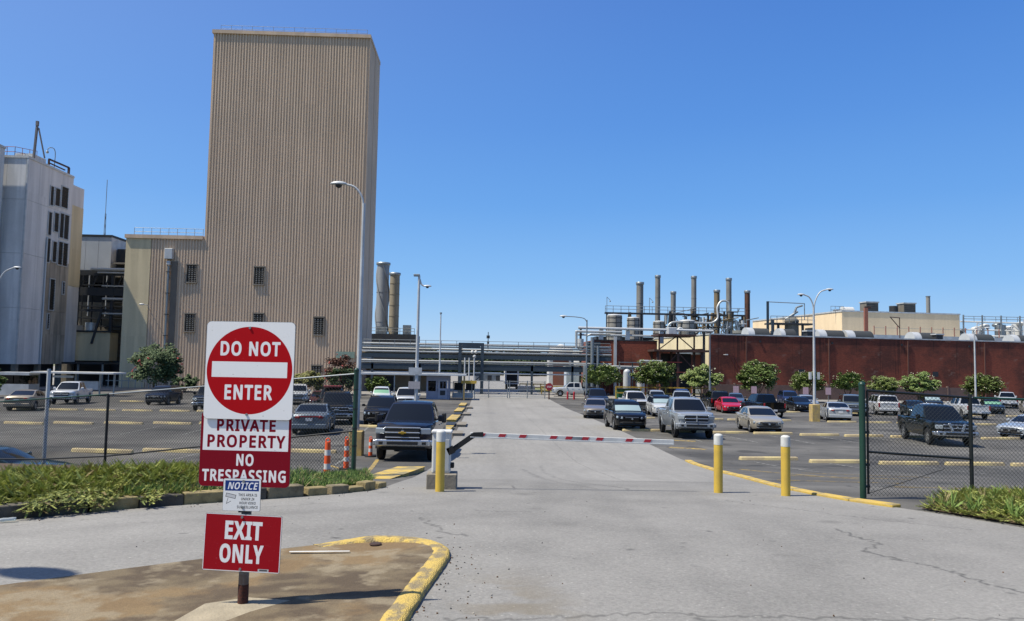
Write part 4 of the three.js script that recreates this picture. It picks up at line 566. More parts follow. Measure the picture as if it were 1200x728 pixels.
function carGeo(key) {
  if (geoCache[key]) return geoCache[key];
  const T = TYPES[key], { L, W, wr, ws } = T, ar = wr + (T.tall ? 0.1 : 0.06), G0 = {};
  // --- hull
  const S = new Set([0, 0.015, 0.05, 0.12, 0.25, 0.45, 0.7, 1.3, 2, 2.5, 3, L - 0.7, L - 0.4, L - 0.2, L - 0.08, L - 0.02, L]);
  for (const w of ws) for (let k = -8; k <= 8; k++) S.add(+(w + ar * Math.sin(k / 8 * Math.PI / 2)).toFixed(4));
  for (const d of T.doors) { S.add(d - 0.007); S.add(d + 0.007); } if (T.bed) for (const b of T.bed.slice(0, 2)) { S.add(b); S.add(b + 0.012); }
  const ss_ = [...S].filter(s => s >= 0 && s <= L).sort((a, b) => a - b).filter((s, i, a) => !i || s - a[i - 1] > 0.004);
  const hw = s => W / 2 * (1 - 0.2 * Math.pow(clamp(1 - s / 0.5, 0, 1), 2.2) - 0.14 * Math.pow(clamp(1 - (L - s) / 0.4, 0, 1), 2.4) - 0.02 * clamp(1 - s / 1.6, 0, 1));
  const lowY = s => { let y = s < 0.3 ? T.low + (1 - s / 0.3) * 0.04 : s > L - 0.3 ? T.rock + 0.08 : T.rock; for (const w of ws) { const d = Math.abs(s - w); if (d < ar) y = Math.max(y, wr + Math.sqrt(ar * ar - d * d)); } return y; };
  const hull = ss_.map(s => {
    const w = hw(s), yl = lowY(s), yu = lerpT(T.top, s), h = yu - yl, bed = T.bed && s > T.bed[0] + 0.006 && s < T.bed[1] + 0.006, cr = T.bed && s >= T.bed[0] ? 0 : 0.045, e = s < 0.016 ? 0.06 : s > L - 0.019 ? 0.05 : 0, z = L / 2 - s;
    const half = [[w * 0.93, yl + e * 0.3], [w * 0.985, yl + h * 0.22], [w, yl + h * 0.5], [w * 0.988, yl + h * 0.78], [w * 0.965, yu - 0.03], [w * 0.925, yu - e * 0.4 + 0.002], bed ? [w * 0.86, yu] : [w * 0.7, yu + cr * 0.5], bed ? [w * 0.845, T.bed[2]] : [w * 0.35, yu + cr * 0.9], [0, bed ? T.bed[2] : yu + cr]];
    const zz = x => z + (s < 0.5 ? (1 - (x / w) ** 2) * 0.1 * (1 - s / 0.5) : s > L - 0.4 ? -(1 - (x / w) ** 2) * 0.05 * (1 - (L - s) / 0.4) : 0);
    return [...half.map(([x, y]) => [x, y, zz(x)]), ...half.slice(0, -1).reverse().map(([x, y]) => [-x, y, zz(x)])];
  });
  const K = 9, inDoor = s => { for (let i = 0; i < T.doors.length - 1; i++) if (s > T.doors[i] + 0.006 && s < T.doors[i + 1] - 0.006) return i; return -1; };
  const hg = loftGeo(hull, (i, j) => {
    const s = (ss_[i] + ss_[i + 1]) / 2, side = j < 5 ? 'R' : j >= 2 * K - 2 - 5 ? 'L' : '', row = side === 'R' ? j : 2 * K - 3 - j;
    if (side && row < 5 && row >= 0) { for (const d of T.doors) if (Math.abs(s - d) < 0.0075) return 'seam'; const k = inDoor(s); if (k >= 0 && row >= 0) return 'door' + k + side; }
    return 'hull';
  });
  // end caps
  const cap = ring => { const p = []; for (let j = 0; j < K - 1; j++) { const a = ring[j], b = ring[j + 1], c = ring[2 * K - 2 - j], d = ring[2 * K - 3 - j]; p.push(...a, ...b, ...c, ...b, ...d, ...c); } const g = new THREE.BufferGeometry(); g.setAttribute('position', new THREE.Float32BufferAttribute(p, 3)); g.computeVertexNormals(); return g; };
  const P = []; const add = (name, mat, geo, sub) => P.push({ name, mat, geo: Array.isArray(geo) ? merge(geo) : geo, sub });
  // --- cabin
  const cabS = []; const C = T.cab; C.forEach((c, i) => { cabS.push({ s: c[0], y: c[1], k: c[2] ?? 'f' }); const n = C[i + 1]; if (!n) return; const cuts = new Set(); for (const [a, b] of T.side) for (const q of [a, b]) if (q > c[0] + 0.01 && q < n[0] - 0.01) cuts.add(q); if (c[2] === 'g') for (const f of [0.33, 0.66]) cuts.add(c[0] + (n[0] - c[0]) * f); for (const q of [...cuts].sort((a, b) => a - b)) { const t = (q - c[0]) / (n[0] - c[0]); cabS.push({ s: q, y: c[1] + (n[1] - c[1]) * t, k: c[2] ?? 'f' }); } });
  const roofS = C.filter(c => c[2] === 'r'), belt = s => lerpT(T.top, s) - 0.01, s0 = C[0][0], s1 = C[C.length - 1][0], sm = (s0 + s1) / 2;
  const wsEnd = C[2][0], rgStart = C.find((c, i) => i > 3 && c[2] === 'g')[0];
  const cab = cabS.map(({ s, y }) => {
    const wb = W / 2 * 0.925 * (1 - 0.05 * ss(0.6, 0, s - s0) - 0.05 * ss(0.5, 0, s1 - s)), b = belt(s), hh = Math.max(0.004, y - b), full = T.H - b, tum = yy => wb - (T.bed ? 0.25 : 0.21) * Math.pow(clamp((yy - b) / full, 0, 1.2), 1.25);
    const yc = Math.min(0.05, hh * 0.25), yt = y - Math.min(0.07, hh * 0.3), ye = y - Math.min(0.02, hh * 0.1), wt = tum(ye), crown = s > wsEnd && s < rgStart ? 0.02 : 0.012, z = L / 2 - s;
    const half = [[wb, b - 0.03], [tum(b + yc), b + yc], [tum(yt), yt], [wt, ye], [wt - 0.06, y], [wt * 0.5, y + crown], [0, y + crown * 1.4]];
    const bul = s < wsEnd + 0.05 ? 0.13 * (1 - ss(s0, wsEnd + 0.4, s) * 0.6) : s > rgStart - 0.05 ? -0.06 : 0;
    const zz = x => z + (Math.abs(x) < wt - 0.02 ? bul * (1 - (x / wt) ** 2) : 0);
    return [...half.map(([x, yy]) => [x, yy, zz(x)]), ...half.slice(0, -1).reverse().map(([x, yy]) => [-x, yy, zz(x)])];
  });
  const wsMid = C[1][0] + (C[2][0] - C[1][0]) * 0.66, KC = 7, cg = loftGeo(cab, (i, j) => {
    const s = (cabS[i].s + cabS[i + 1].s) / 2, k = cabS[i].k, row = j < KC - 1 ? j : 2 * KC - 3 - j, side = j < KC - 1 ? 'R' : 'L';
    if (row >= 4 && k === 'g') return s < wsMid - 0.01 ? 'lower' : s < sm ? 'windshield' : 'rearwin';
    if (row === 1) for (let q = 0; q < T.side.length; q++) if (s > T.side[q][0] && s < T.side[q][1]) return 'side' + q + side;
    return 'cabin';
  });
  add('body', 'paint', [hg.hull, cap(hull[0]), cap(hull[hull.length - 1])]);
  add('door_seam', 'dark', hg.seam);
  for (const k in hg) if (k.startsWith('door')) add('door', 'paint', hg[k]);
  add('cabin', 'roof', cg.cabin); add('windshield', 'glass', cg.windshield); add('windshield', 'windshield', cg.lower); add('rear_window', 'glass', cg.rearwin);
  for (const k in cg) if (k.startsWith('side')) add('side_window', 'glass', cg[k]);
  add('underbody', 'dark', [bx(-W * 0.37, W * 0.37, T.rock - 0.06, T.rock + 0.42, -L / 2 + 0.35, L / 2 - 0.3)]);
  const zf = L / 2, yh = lerpT(T.top, 0.05), X = W / 2;
  if (T.tall) {
    add('bumper', 'bumper', [rbx(W * 0.92, 0.24, 0.2, 0.06, 0, T.low + 0.2, zf + 0.02), rbx(0.3, 0.2, 0.3, 0.06, X * 0.86, T.low + 0.2, zf - 0.12), rbx(0.3, 0.2, 0.3, 0.06, -X * 0.86, T.low + 0.2, zf - 0.12)]);
    add('lower_intake', 'dark', rbx(W * 0.52, 0.11, 0.06, 0.02, 0, T.low + 0.2, zf + 0.11));
    add('grille', 'dark', rbx(W * 0.56, 0.34, 0.1, 0.03, 0, yh - 0.2, zf + 0.07));
    add('grille_bar', 'trim', [rbx(W * 0.6, 0.05, 0.06, 0.02, 0, yh - 0.05, zf + 0.1), rbx(W * 0.58, 0.05, 0.06, 0.02, 0, yh - 0.21, zf + 0.11), rbx(W * 0.58, 0.04, 0.06, 0.02, 0, yh - 0.37, zf + 0.1)]);
    for (const s of [-1, 1]) { add('headlight', 'lamp', new RoundedBoxGeometry(0.36, 0.2, 0.12, 2, 0.04).rotateY(s * 0.35).translate(s * X * 0.75, yh - 0.16, zf - 0.03)); add('fog_lamp', 'dark', new RoundedBoxGeometry(0.14, 0.1, 0.05, 2, 0.02).translate(s * X * 0.72, T.low + 0.2, zf + 0.11)); }
  } else {
    add('lower_intake', 'dark', rbx(W * 0.6, 0.13, 0.1, 0.04, 0, T.low + 0.16, zf + 0.035));
    add('grille', 'dark', rbx(W * 0.4, 0.12, 0.08, 0.03, 0, yh - 0.15, zf + 0.055)); add('grille_bar', 'trim', rbx(W * 0.41, 0.025, 0.03, 0.01, 0, yh - 0.09, zf + 0.09, 1));
    for (const s of [-1, 1]) { add('headlight', 'lamp', new RoundedBoxGeometry(0.42, 0.15, 0.14, 2, 0.05).rotateY(s * 0.5).rotateZ(s * 0.12).translate(s * X * 0.72, yh - 0.11, zf - 0.09)); add('fog_lamp', 'dark', new RoundedBoxGeometry(0.18, 0.08, 0.05, 2, 0.02).rotateY(s * 0.3).translate(s * X * 0.66, T.low + 0.16, zf - 0.0)); }
  }
  add('emblem', 'trim', new THREE.CylinderGeometry(0.055, 0.055, 0.03, 12).rotateX(Math.PI / 2).translate(0, yh - 0.17, zf + 0.125));
  // rear
  const yr = lerpT(T.top, L - 0.1);
  add('rear_bumper', T.bed ? 'trim' : 'paint', [rbx(W * 0.9, T.bed ? 0.2 : 0.24, 0.2, 0.05, 0, T.rock + 0.18, -zf - 0.01)]);
  add('license_plate', 'plate', bx(-0.16, 0.16, T.bed ? T.rock + 0.12 : yr - 0.32, T.bed ? T.rock + 0.26 : yr - 0.18, -zf - 0.13, -zf - 0.1));
  for (const s of [-1, 1]) {
    add('tail_light', 'tail', T.bed || T.tall || T.rack ? rbx(0.14, T.bed ? 0.38 : 0.42, 0.12, 0.04, s * X * 0.845, yr - 0.24, -zf + 0.04) : new RoundedBoxGeometry(0.4, 0.14, 0.14, 2, 0.05).rotateY(-s * 0.4).translate(s * X * 0.68, yr - 0.14, -zf + 0.05));
    const ms = C[0][0] + 0.42, my = lerpT(T.top, ms) + 0.1; add('mirror', 'mirror', [rbx(T.tall ? 0.2 : 0.18, T.tall ? 0.22 : 0.14, 0.12, 0.04, s * (X + 0.09), my, zf - ms), beam([s * (X * 0.9), my - 0.05, zf - ms - 0.02], [s * (X + 0.06), my - 0.02, zf - ms], 0.05, 0.05)]);
    for (let i = 0; i < T.doors.length - 1; i++) add('door_handle', T.tall ? 'trim' : 'paint', rbx(0.03, 0.035, 0.2, 0.012, s * (X + 0.006), lerpT(T.top, T.doors[i + 1]) - 0.16, zf - T.doors[i + 1] + 0.2, 1));
    if (T.rack) add('roof_rail', 'dark', [bar([s * (X - 0.27), T.H + 0.03, zf - C[3][0] - 0.2], [s * (X - 0.27), T.H + 0.01, zf - rgStart + 0.15], 0.022, 6), ...[C[3][0] + 0.25, rgStart - 0.25].map(q => bx(s * (X - 0.27) - 0.02, s * (X - 0.27) + 0.02, T.H - 0.1, T.H + 0.02, zf - q - 0.06, zf - q + 0.06))]);
    for (const w of ws) { const g = new THREE.TorusGeometry(ar - 0.005, 0.022, 5, 14, Math.PI).rotateY(Math.PI / 2).translate(s * (hw(w) * 0.985), wr, zf - w); add('arch_trim', T.tall ? 'paint' : 'paint', g); }
  }
  const tyre = new THREE.LatheGeometry([[wr * 0.62, -0.11], [wr * 0.93, -0.115], [wr, -0.08], [wr, 0.08], [wr * 0.93, 0.115], [wr * 0.62, 0.11]].map(p => new THREE.Vector2(...p)), 24).rotateZ(Math.PI / 2);
  const rimParts = [new THREE.CylinderGeometry(wr * 0.63, wr * 0.63, 0.05, 24, 1, true).rotateZ(Math.PI / 2).translate(0.08, 0, 0), new THREE.CylinderGeometry(wr * 0.16, wr * 0.2, 0.05, 12).rotateZ(Math.PI / 2).translate(0.08, 0, 0)];
  for (let k = 0; k < 5; k++) rimParts.push(bx(0.06, 0.098, 0, wr * 0.63, -0.045, 0.045).rotateX(k * Math.PI * 2 / 5));
  G0.tyre = tyre; G0.rim = merge(rimParts); G0.disc = new THREE.CylinderGeometry(wr * 0.6, wr * 0.6, 0.03, 16).rotateZ(Math.PI / 2).translate(0.02, 0, 0);
  return geoCache[key] = { P, G0, T, hw };
}
const CM = {
  glass: M.glassDark, dark: std('#0c0d0e', 0.6), trim: std('#b9bcbf', 0.25, 0.9), lamp: new THREE.MeshPhysicalMaterial({ color: '#9aa3a8', roughness: 0.12, metalness: 0.35, clearcoat: 1 }), tail: std('#7d0f13', 0.25), plate: std('#b9bbbd', 0.5), tyre: M.rubber, rim: std('#a6a9ab', 0.3, 0.8), rimDark: std('#1c1d1f', 0.4, 0.5), disc: std('#1b1b1b', 0.8),
  shade: new THREE.MeshPhysicalMaterial({ color: '#86999a', roughness: 0.4, clearcoat: 1, side: THREE.DoubleSide }), shadeGreen: new THREE.MeshPhysicalMaterial({ color: '#6d9a78', roughness: 0.4, clearcoat: 1, side: THREE.DoubleSide }), blackTrim: std('#17191b', 0.4),
};
const paintCache = {};
const paint = (c, metal = lin(c)[1] < 0.03 ? 0 : 0.25) => paintCache[c] ??= new THREE.MeshPhysicalMaterial({ color: c, roughness: 0.42, metalness: metal, specularIntensity: lin(c)[1] < 0.03 ? 0.2 : 0.6, clearcoat: lin(c)[1] < 0.03 ? 0.7 : 0.9, clearcoatRoughness: 0.03, side: THREE.DoubleSide });
function car(name, label, category, type, x, z, deg, color, o = {}) {
  const { P, G0, T, hw } = carGeo(type), body = paint(color, o.metal), a = R(deg), lift = o.lift ?? 0;
  const fx = Math.sin(a), fz = Math.cos(a), q = T.L * 0.31, g1 = G(x + fx * q, z + fz * q), g2 = G(x - fx * q, z - fz * q);
  const c = thing(name, label, category, [x, (g1 + g2) / 2 + 0.006, z], 0, o.group ?? (z > -100 && x > 0 ? 'vehicles in the car park by the brick wall' : 'vehicles in the car park below the tower'));
  c.rotation.order = 'YXZ'; c.rotation.y = a; c.rotation.x = Math.atan2(g2 - g1, 2 * q);
  const mats = { paint: body, roof: o.roof ? paint(o.roof) : body, glass: CM.glass, windshield: o.shade ? CM[o.shade] : CM.glass, dark: CM.dark, trim: o.noChrome ? CM.blackTrim : CM.trim, bumper: o.bumper === 'paint' ? body : o.bumper === 'dark' ? CM.blackTrim : CM.trim, lamp: CM.lamp, tail: CM.tail, plate: CM.plate, mirror: o.mirror ? CM.blackTrim : body };
  for (const p of P) { const m = mesh(p.name, p.geo, mats[p.mat], c); m.position.y = lift; }
  for (const w of T.ws) for (const s of [-1, 1]) {
    const wh = new THREE.Group(); wh.name = 'wheel'; c.add(wh); wh.position.set(s * (hw(w) - 0.13), T.wr * (1 + lift * 0.6), T.L / 2 - w); wh.scale.set(s, 1 + lift * 0.6, 1 + lift * 0.6);
    mesh('tyre', G0.tyre, CM.tyre, wh); mesh('rim', G0.rim, o.darkRim ? CM.rimDark : CM.rim, wh); mesh('hub_disc', G0.disc, CM.disc, wh);
  }
  vehicles.push(c); if (o.more) o.more(c, T); return c;
}
const bedCover = (c, T) => mesh('bed_cover', rbx(T.W * 0.84, 0.05, T.bed[1] - T.bed[0] + 0.02, 0.02, 0, 1.245, T.L / 2 - (T.bed[0] + T.bed[1]) / 2), CM.dark, c);
// car park by the brick wall
car('pickup_truck', 'lifted silver crew-cab pickup with a crosshair grille facing the drive', 'pickup', 'heavy', 10.9, -41.4, -3, '#878c90', { lift: 0.04, bumper: 'paint', darkRim: 1, more: (c, T) => { mesh('grille_divider', rbx(0.06, 0.34, 0.05, 0.015, 0, 1.0 + 0.04, T.L / 2 + 0.13), body2(c), c); } });
car('suv', 'black crossover with a pale sunshade behind its windshield', 'car', 'suv', 8.5, -46.1, 0, '#06070a', { shade: 'shade' });
car('sedan', 'grey-tan sedan parked behind the black crossover', 'car', 'sedan', 8.7, -59.3, -9, '#6b665f');
car('pickup_truck', 'dark blue pickup behind the grey-tan sedan', 'pickup', 'pickup', 11.5, -77.9, -3, '#131a2b', { bumper: 'dark' });
car('pickup_truck', 'white pickup with a dark grille behind the black crossover', 'pickup', 'pickup', 13.5, -68.8, 0, '#b9bab8', { bumper: 'paint', noChrome: 1 });
car('suv', 'pale silver wagon behind the white pickup', 'car', 'suv', 18.7, -82.8, -6, '#919596');
car('suv', 'white compact crossover with black roof and sunshade', 'car', 'suv', 14.7, -63.4, -4, '#babcbb', { roof: '#12151a', shade: 'shade', mirror: 1 });
car('pickup_truck', 'silver-grey pickup seen over the roof of the lifted pickup', 'pickup', 'pickup', 19.1, -73.7, -12, '#8b9296');
car('suv', 'blue wagon mostly hidden behind the silver-grey pickup', 'car', 'suv', 23.2, -89.4, -10, '#1d2f5a');
car('wagon', 'large black wagon seen from behind beside the red sedan', 'car', 'bigsuv', 23.6, -77.5, 174, '#07080a');
car('sedan', 'bright red sedan between the black wagon and the black pickup', 'car', 'sedan', 23.1, -71.9, -6, '#a30f2b', { metal: 0.1 });
car('sedan', 'slate grey sedan behind the red sedan', 'car', 'sedan', 28.3, -85.6, -15, '#4a545c');
car('pickup_truck', 'black pickup with its tailgate towards the champagne sedan', 'pickup', 'pickup', 23.8, -65.0, 180, '#07080a', { noChrome: 1 });
car('sedan', 'champagne sedan with a dark grille parked alone in the second row', 'car', 'sedan', 16.5, -45.7, -6, '#918c7e');
car('suv', 'dark blue wagon behind the black sedan', 'car', 'suv', 35.9, -89.5, -10, '#1b2a4c');
car('sedan', 'black sedan with bright headlights by the double-armed lamp post', 'car', 'sedan', 32.1, -77.4, -6, '#060709');
car('sedan', 'silver sedan showing its red tail lights beside the lamp post block', 'car', 'sedan', 27.9, -60.3, 165, '#9a9ea0');
car('wagon', 'grey-green wagon facing the gate beside the silver sedan', 'car', 'bigsuv', 34.2, -70.5, -18, '#555b58');
car('sedan', 'small grey sedan hidden behind the silver sedan', 'car', 'sedan', 35.2, -83, -10, '#8a8f92');
car('wagon', 'white wagon seen from behind, past the gate post', 'car', 'bigsuv', 38.4, -73.2, 168, '#b7b9b8');
car('sedan', 'dark green sedan beside the white wagon', 'car', 'sedan', 40.2, -70.6, -18, '#0f1b1b');
car('suv', 'black wagon with a sunshade in the last row', 'car', 'suv', 50.2, -84.8, -21, '#0e1012', { shade: 'shade' });
car('sedan', 'white sedan showing only its roof over the black pickup', 'car', 'sedan', 36.0, -61, 160, '#b9bab8');
car('pickup_truck', 'white crew-cab pickup seen from behind through the gate mesh', 'pickup', 'pickup', 43.3, -67.8, 168, '#bcbebd');
car('sedan', 'dark sedan with a green sunshade beyond the white crew-cab pickup', 'car', 'sedan', 53.4, -79.3, -24, '#14191b', { shade: 'shadeGreen' });
car('pickup_truck', 'silver pickup at the far end by the single-armed lamp post', 'pickup', 'pickup', 64.3, -92.6, 150, '#b4b8ba');
car('sedan', 'beige sedan in front of the silver pickup at the far end', 'car', 'sedan', 58.2, -80, -30, '#8d877c');
car('pickup_truck', 'black pickup with pale headlights and chrome grille behind the gate mesh', 'pickup', 'pickup', 23.3, -39.1, -12, '#040a07', { more: (c, T) => { for (const s of [-1, 1]) mesh('grille_slope', new RoundedBoxGeometry(0.12, 0.42, 0.06, 2, 0.02).rotateZ(s * -0.35).translate(s * 0.28, 0.92, T.L / 2 + 0.13), CM.trim, c); } });
car('coupe', 'silver two-door coupe nosing out beyond the black pickup', 'car', 'coupe', 31.3, -43.1, -62, '#9ca3a9');
// car park below the tower
car('pickup_truck', 'dark blue heavy pickup with chrome bumper waiting in the entry lane', 'pickup', 'heavy', -2.55, -28.9, -2, '#0b1120', { more: (c, T) => { mesh('gold_emblem', merge([rbx(0.26, 0.05, 0.03, 0.012, 0, 0.985, T.L / 2 + 0.16), rbx(0.1, 0.1, 0.03, 0.012, 0, 0.985, T.L / 2 + 0.158)]), std('#a98a2e', 0.35, 0.6), c); for (const s of [-1, 1]) mesh('tow_mirror', rbx(0.16, 0.34, 0.14, 0.04, s * 1.2, 1.42, T.L / 2 - 1.9), CM.dark, c); } });
car('suv', 'black crossover behind the heavy blue pickup', 'car', 'suv', -6.0, -46.5, 3, '#060708');
car('suv', 'white crossover with a green sunshade near the guard booth', 'car', 'suv', -10.3, -78.9, 6, '#bcbebc', { shade: 'shadeGreen' });
car('pickup_truck', 'white pickup between the heavy blue pickup and the guard booth', 'pickup', 'pickup', -6.6, -67.5, 3, '#b9bbb8', { bumper: 'paint' });
car('wagon', 'black wagon beside the grey sports sedan', 'car', 'bigsuv', -8.9, -47.6, 12, '#07090a');
car('wagon', 'black wagon with a red roof load behind its twin', 'car', 'bigsuv', -11.4, -59, 10, '#08090b', { more: (c, T) => mesh('roof_load', rbx(1.3, 0.16, 1.6, 0.06, 0, T.H + 0.12, 0), std('#6b2024', 0.7), c) });
car('sedan', 'grey sports sedan seen from behind, its tail full-width', 'car', 'sedan', -8.6, -40.0, 186, '#5f6972', { more: (c, T) => mesh('tail_strip', rbx(1.1, 0.05, 0.06, 0.02, 0, 0.88, -T.L / 2 - 0.02), CM.tail, c) });
car('sedan', 'tan sedan with red tail lights beside the leafy tree', 'car', 'sedan', -33.1, -57.6, 192, '#837968');
car('pickup_truck', 'white pickup facing the juniper bank below the grey silo building', 'pickup', 'pickup', -36.1, -69.2, 12, '#bdbfbf', { bumper: 'paint' });
car('suv', 'dark blue wagon in front of the red-flowered shrub', 'car', 'suv', -28.6, -70.4, 3, '#0a101c');
car('wagon', 'black wagon partly hidden behind the sign panels', 'car', 'bigsuv', -21.5, -62, 10, '#07080a');
car('wagon', 'white van seen just past the sign edge', 'car', 'bigsuv', -18.0, -76, 10, '#b7b9b7');
car('sedan', 'black sedan beside the dark blue wagon', 'car', 'sedan', -26.0, -75.5, 8, '#0c0d0f');
car('coupe', 'dark teal car in the dip behind the juniper bank', 'car', 'coupe', -15.35, -25.3, 92, '#173238');
car('sedan', 'maroon sedan between the white van and the black wagons', 'car', 'sedan', -14.6, -70, 10, '#3a1418');
car('pickup_truck', 'white work pickup with a dark flatbed inside the far gate', 'pickup', 'pickup', 12.3, -104, -95, '#b0b2b0', { group: 'vehicles in the plant yard', more: (c, T) => { mesh('flatbed', bx(-1.1, 1.1, 1.26, 1.34, -T.L / 2 - 0.1, -T.L / 2 + 1.9), CM.dark, c); mesh('headboard', bx(-1.05, 1.05, 1.3, 1.95, -T.L / 2 + 1.75, -T.L / 2 + 1.82), CM.dark, c); } });
function body2(c) { return c.children.find(m => m.name === 'body').material; }

for (const s of stops) s.userData.label = 'free ' + s.userData.label;
for (const v of vehicles) {   // the stop closest to each parked vehicle is told by that vehicle
  let best = null, bd = 3.4; for (const s of stops) { const d = s.position.distanceTo(v.position); if (d < bd && s.userData.label.startsWith('free')) { bd = d; best = s; } }
  if (best) best.userData.label = 'wheel stop by the ' + v.userData.label.split(' ').slice(0, 12).join(' ');
}
// ---------------------------------------------------------------- the corrugated tower
const GY = -2.3;
function rail(pts, h = 1.05, n = 8, r = 0.03) { const o = []; for (let i = 0; i < pts.length - 1; i++) { const a = pts[i], b = pts[i + 1]; for (const k of [0.5, 1]) o.push(bar([a[0], a[1] + h * k, a[2]], [b[0], b[1] + h * k, b[2]], r, 4)); for (let j = 0; j <= n; j++) { const t = j / n, x = a[0] + (b[0] - a[0]) * t, y = a[1] + (b[1] - a[1]) * t, z = a[2] + (b[2] - a[2]) * t; o.push(bar([x, y, z], [x, y + h, z], r, 4)); } } return merge(o); }
{
  const X0 = -51, XA = -47.5, X1 = -40.1, X2 = -17.55, Z = -110, ZB = -120, YT = 49.4, YL = 19.2;
  const t = thing('corrugated_tower', 'tall windowless taupe tower with ribbed cladding and a lower wing', 'building');
  const taupe = worn('#c9b196', '#b39d85', { rep: 0.04, f: 6, streak: 0.6, rough: 0.85, amount: 0.8, size: 512 });
  const ribM = worn('#d2ba9e', '#bca58c', { rep: 0.04, f: 6, streak: 0.6, rough: 0.85, amount: 0.8, s: 4, size: 512 });
  mesh('tower_wall', bx(X1, X2, GY, YT, ZB, Z), taupe, t); mesh('wing_wall', bx(XA, X1 - 0.004, GY, YL, ZB, Z - 0.002), taupe, t);
  mesh('plain_panel', bx(X0, XA - 0.004, GY, YL, ZB, Z + 0.12), M.cream, t);
  const rib = (x, y0, y1) => { const s = new THREE.Shape([[-0.12, 0], [0.12, 0], [0.075, -0.12], [-0.075, -0.12]].map(p => new THREE.Vector2(...p))); return boxUV(new THREE.ExtrudeGeometry(s, { depth: y1 - y0, bevelEnabled: false, steps: 1 }).rotateX(-Math.PI / 2).translate(x, y0, Z + 0.001), 1); };
  const A = [], B = []; for (let x = X1 + 0.25; x < X2 - 0.1; x += 0.405) A.push(rib(x, GY, YT - 0.4)); for (let x = XA + 0.25; x < X1 - 0.1; x += 0.405) B.push(rib(x, GY, YL - 0.4));
  mesh('rib_cladding', A, ribM, t); mesh('rib_cladding', B, ribM, t);
  mesh('parapet', [bx(X1 - 0.15, X2 + 0.15, YT - 0.4, YT + 0.12, ZB - 0.1, Z + 0.3)], taupe, t);
  mesh('wing_parapet', [bx(X0 - 0.15, X1 - 0.16, YL - 0.4, YL + 0.12, ZB - 0.1, Z + 0.34)], taupe, t);
  const side = taupe, side2 = taupe;
  mesh('side_cladding', bx(X2, X2 + 0.06, GY, YT - 0.42, Z - 5, Z + 0.1), side, t); mesh('side_panel', bx(X2, X2 + 0.1, GY, YT - 0.42, ZB, Z - 5.01), side2, t);
  const fr = worn('#7c7468', '#5d564d', { rep: 0.5 });
  for (const [wx, wy, hh] of [[-41.6, 13.95, 2.6], [-32.15, 13.85, 2.6], [-41.55, 6.98, 2.6], [-32.0, 7.2, 2.6], [-23.5, 6.85, 2.6], [-23.6, 0.1, 2.4]]) {
    const w = new THREE.Group(); w.name = 'louvre_window'; t.add(w); w.position.set(wx, wy, Z + 0.17);
    const b = hh / 2; mesh('frame', [bx(-0.8, 0.8, b - 0.12, b + 0.06, -0.2, 0.1), bx(-0.8, 0.8, -b - 0.12, -b + 0.06, -0.2, 0.16), bx(-0.8, -0.66, -b, b, -0.2, 0.08), bx(0.66, 0.8, -b, b, -0.2, 0.08)], fr, w);
    mesh('recess', bx(-0.66, 0.66, -b, b, -0.15, -0.1), M.black, w);
    for (let k = 0; k < 9; k++) mesh('louvre', new THREE.BoxGeometry(1.3, 0.2, 0.03).rotateX(0.7).translate(0, -b + 0.2 + k * (hh - 0.2) / 9, -0.03), M.darkSteel, w);
  }
  mesh('roof_railing', rail([[X1 + 0.8, YT + 0.1, Z - 0.5], [X2 - 0.5, YT + 0.1, Z - 0.5]], 1.0, 14, 0.03), M.galv, t);
  mesh('wing_railing', rail([[X0 + 0.8, YL + 0.1, Z - 0.5], [X1 - 0.4, YL + 0.1, Z - 0.5]], 1.1, 8, 0.035), M.galv, t);
  const d = new THREE.Group(); d.name = 'wall_duct'; t.add(d);
  mesh('riser', [cyl(0.16, 0.16, 17.2, -44.8, GY, Z + 0.42, 10)], M.galv, d); mesh('dark_strip', bx(-44.45, -43.6, GY, 15.6, Z + 0.17, Z + 0.26), worn('#6f665b', '#5f584f', { rep: 0.2 }), d); mesh('hood', [rbx(1.1, 1.5, 0.7, 0.06, -44.75, 16.6, Z + 0.5), rbx(0.5, 0.6, 0.5, 0.1, -44.75, 15.3, Z + 0.5)], M.galvWhite, d);  // riser, hood and a flat darker strip down the wall beside them
  for (const yy of [2, 5, 8, 11, 14]) mesh('clamp', bx(-45.05, -44.55, yy, yy + 0.1, Z + 0.17, Z + 0.6), M.darkSteel, d);
  const wl = new THREE.Group(); wl.name = 'wall_lamp'; t.add(wl); mesh('arm', tube([[-47.2, 8.6, Z + 0.2], [-47.2, 9.2, Z + 0.9], [-47.5, 9.3, Z + 1.5]], 0.05, 10, 5), M.galvWhite, wl); mesh('housing', new THREE.SphereGeometry(0.5, 10, 6).scale(0.8, 0.26, 0.5).translate(-47.7, 9.3, Z + 1.7), M.galvWhite, wl);
  const sn = mesh('wall_sign', bx(-20.9, -18.3, 2.35, 3.25, Z + 0.165, Z + 0.24), worn('#7f9385', '#6a776d', { rep: 1 }), t);
}
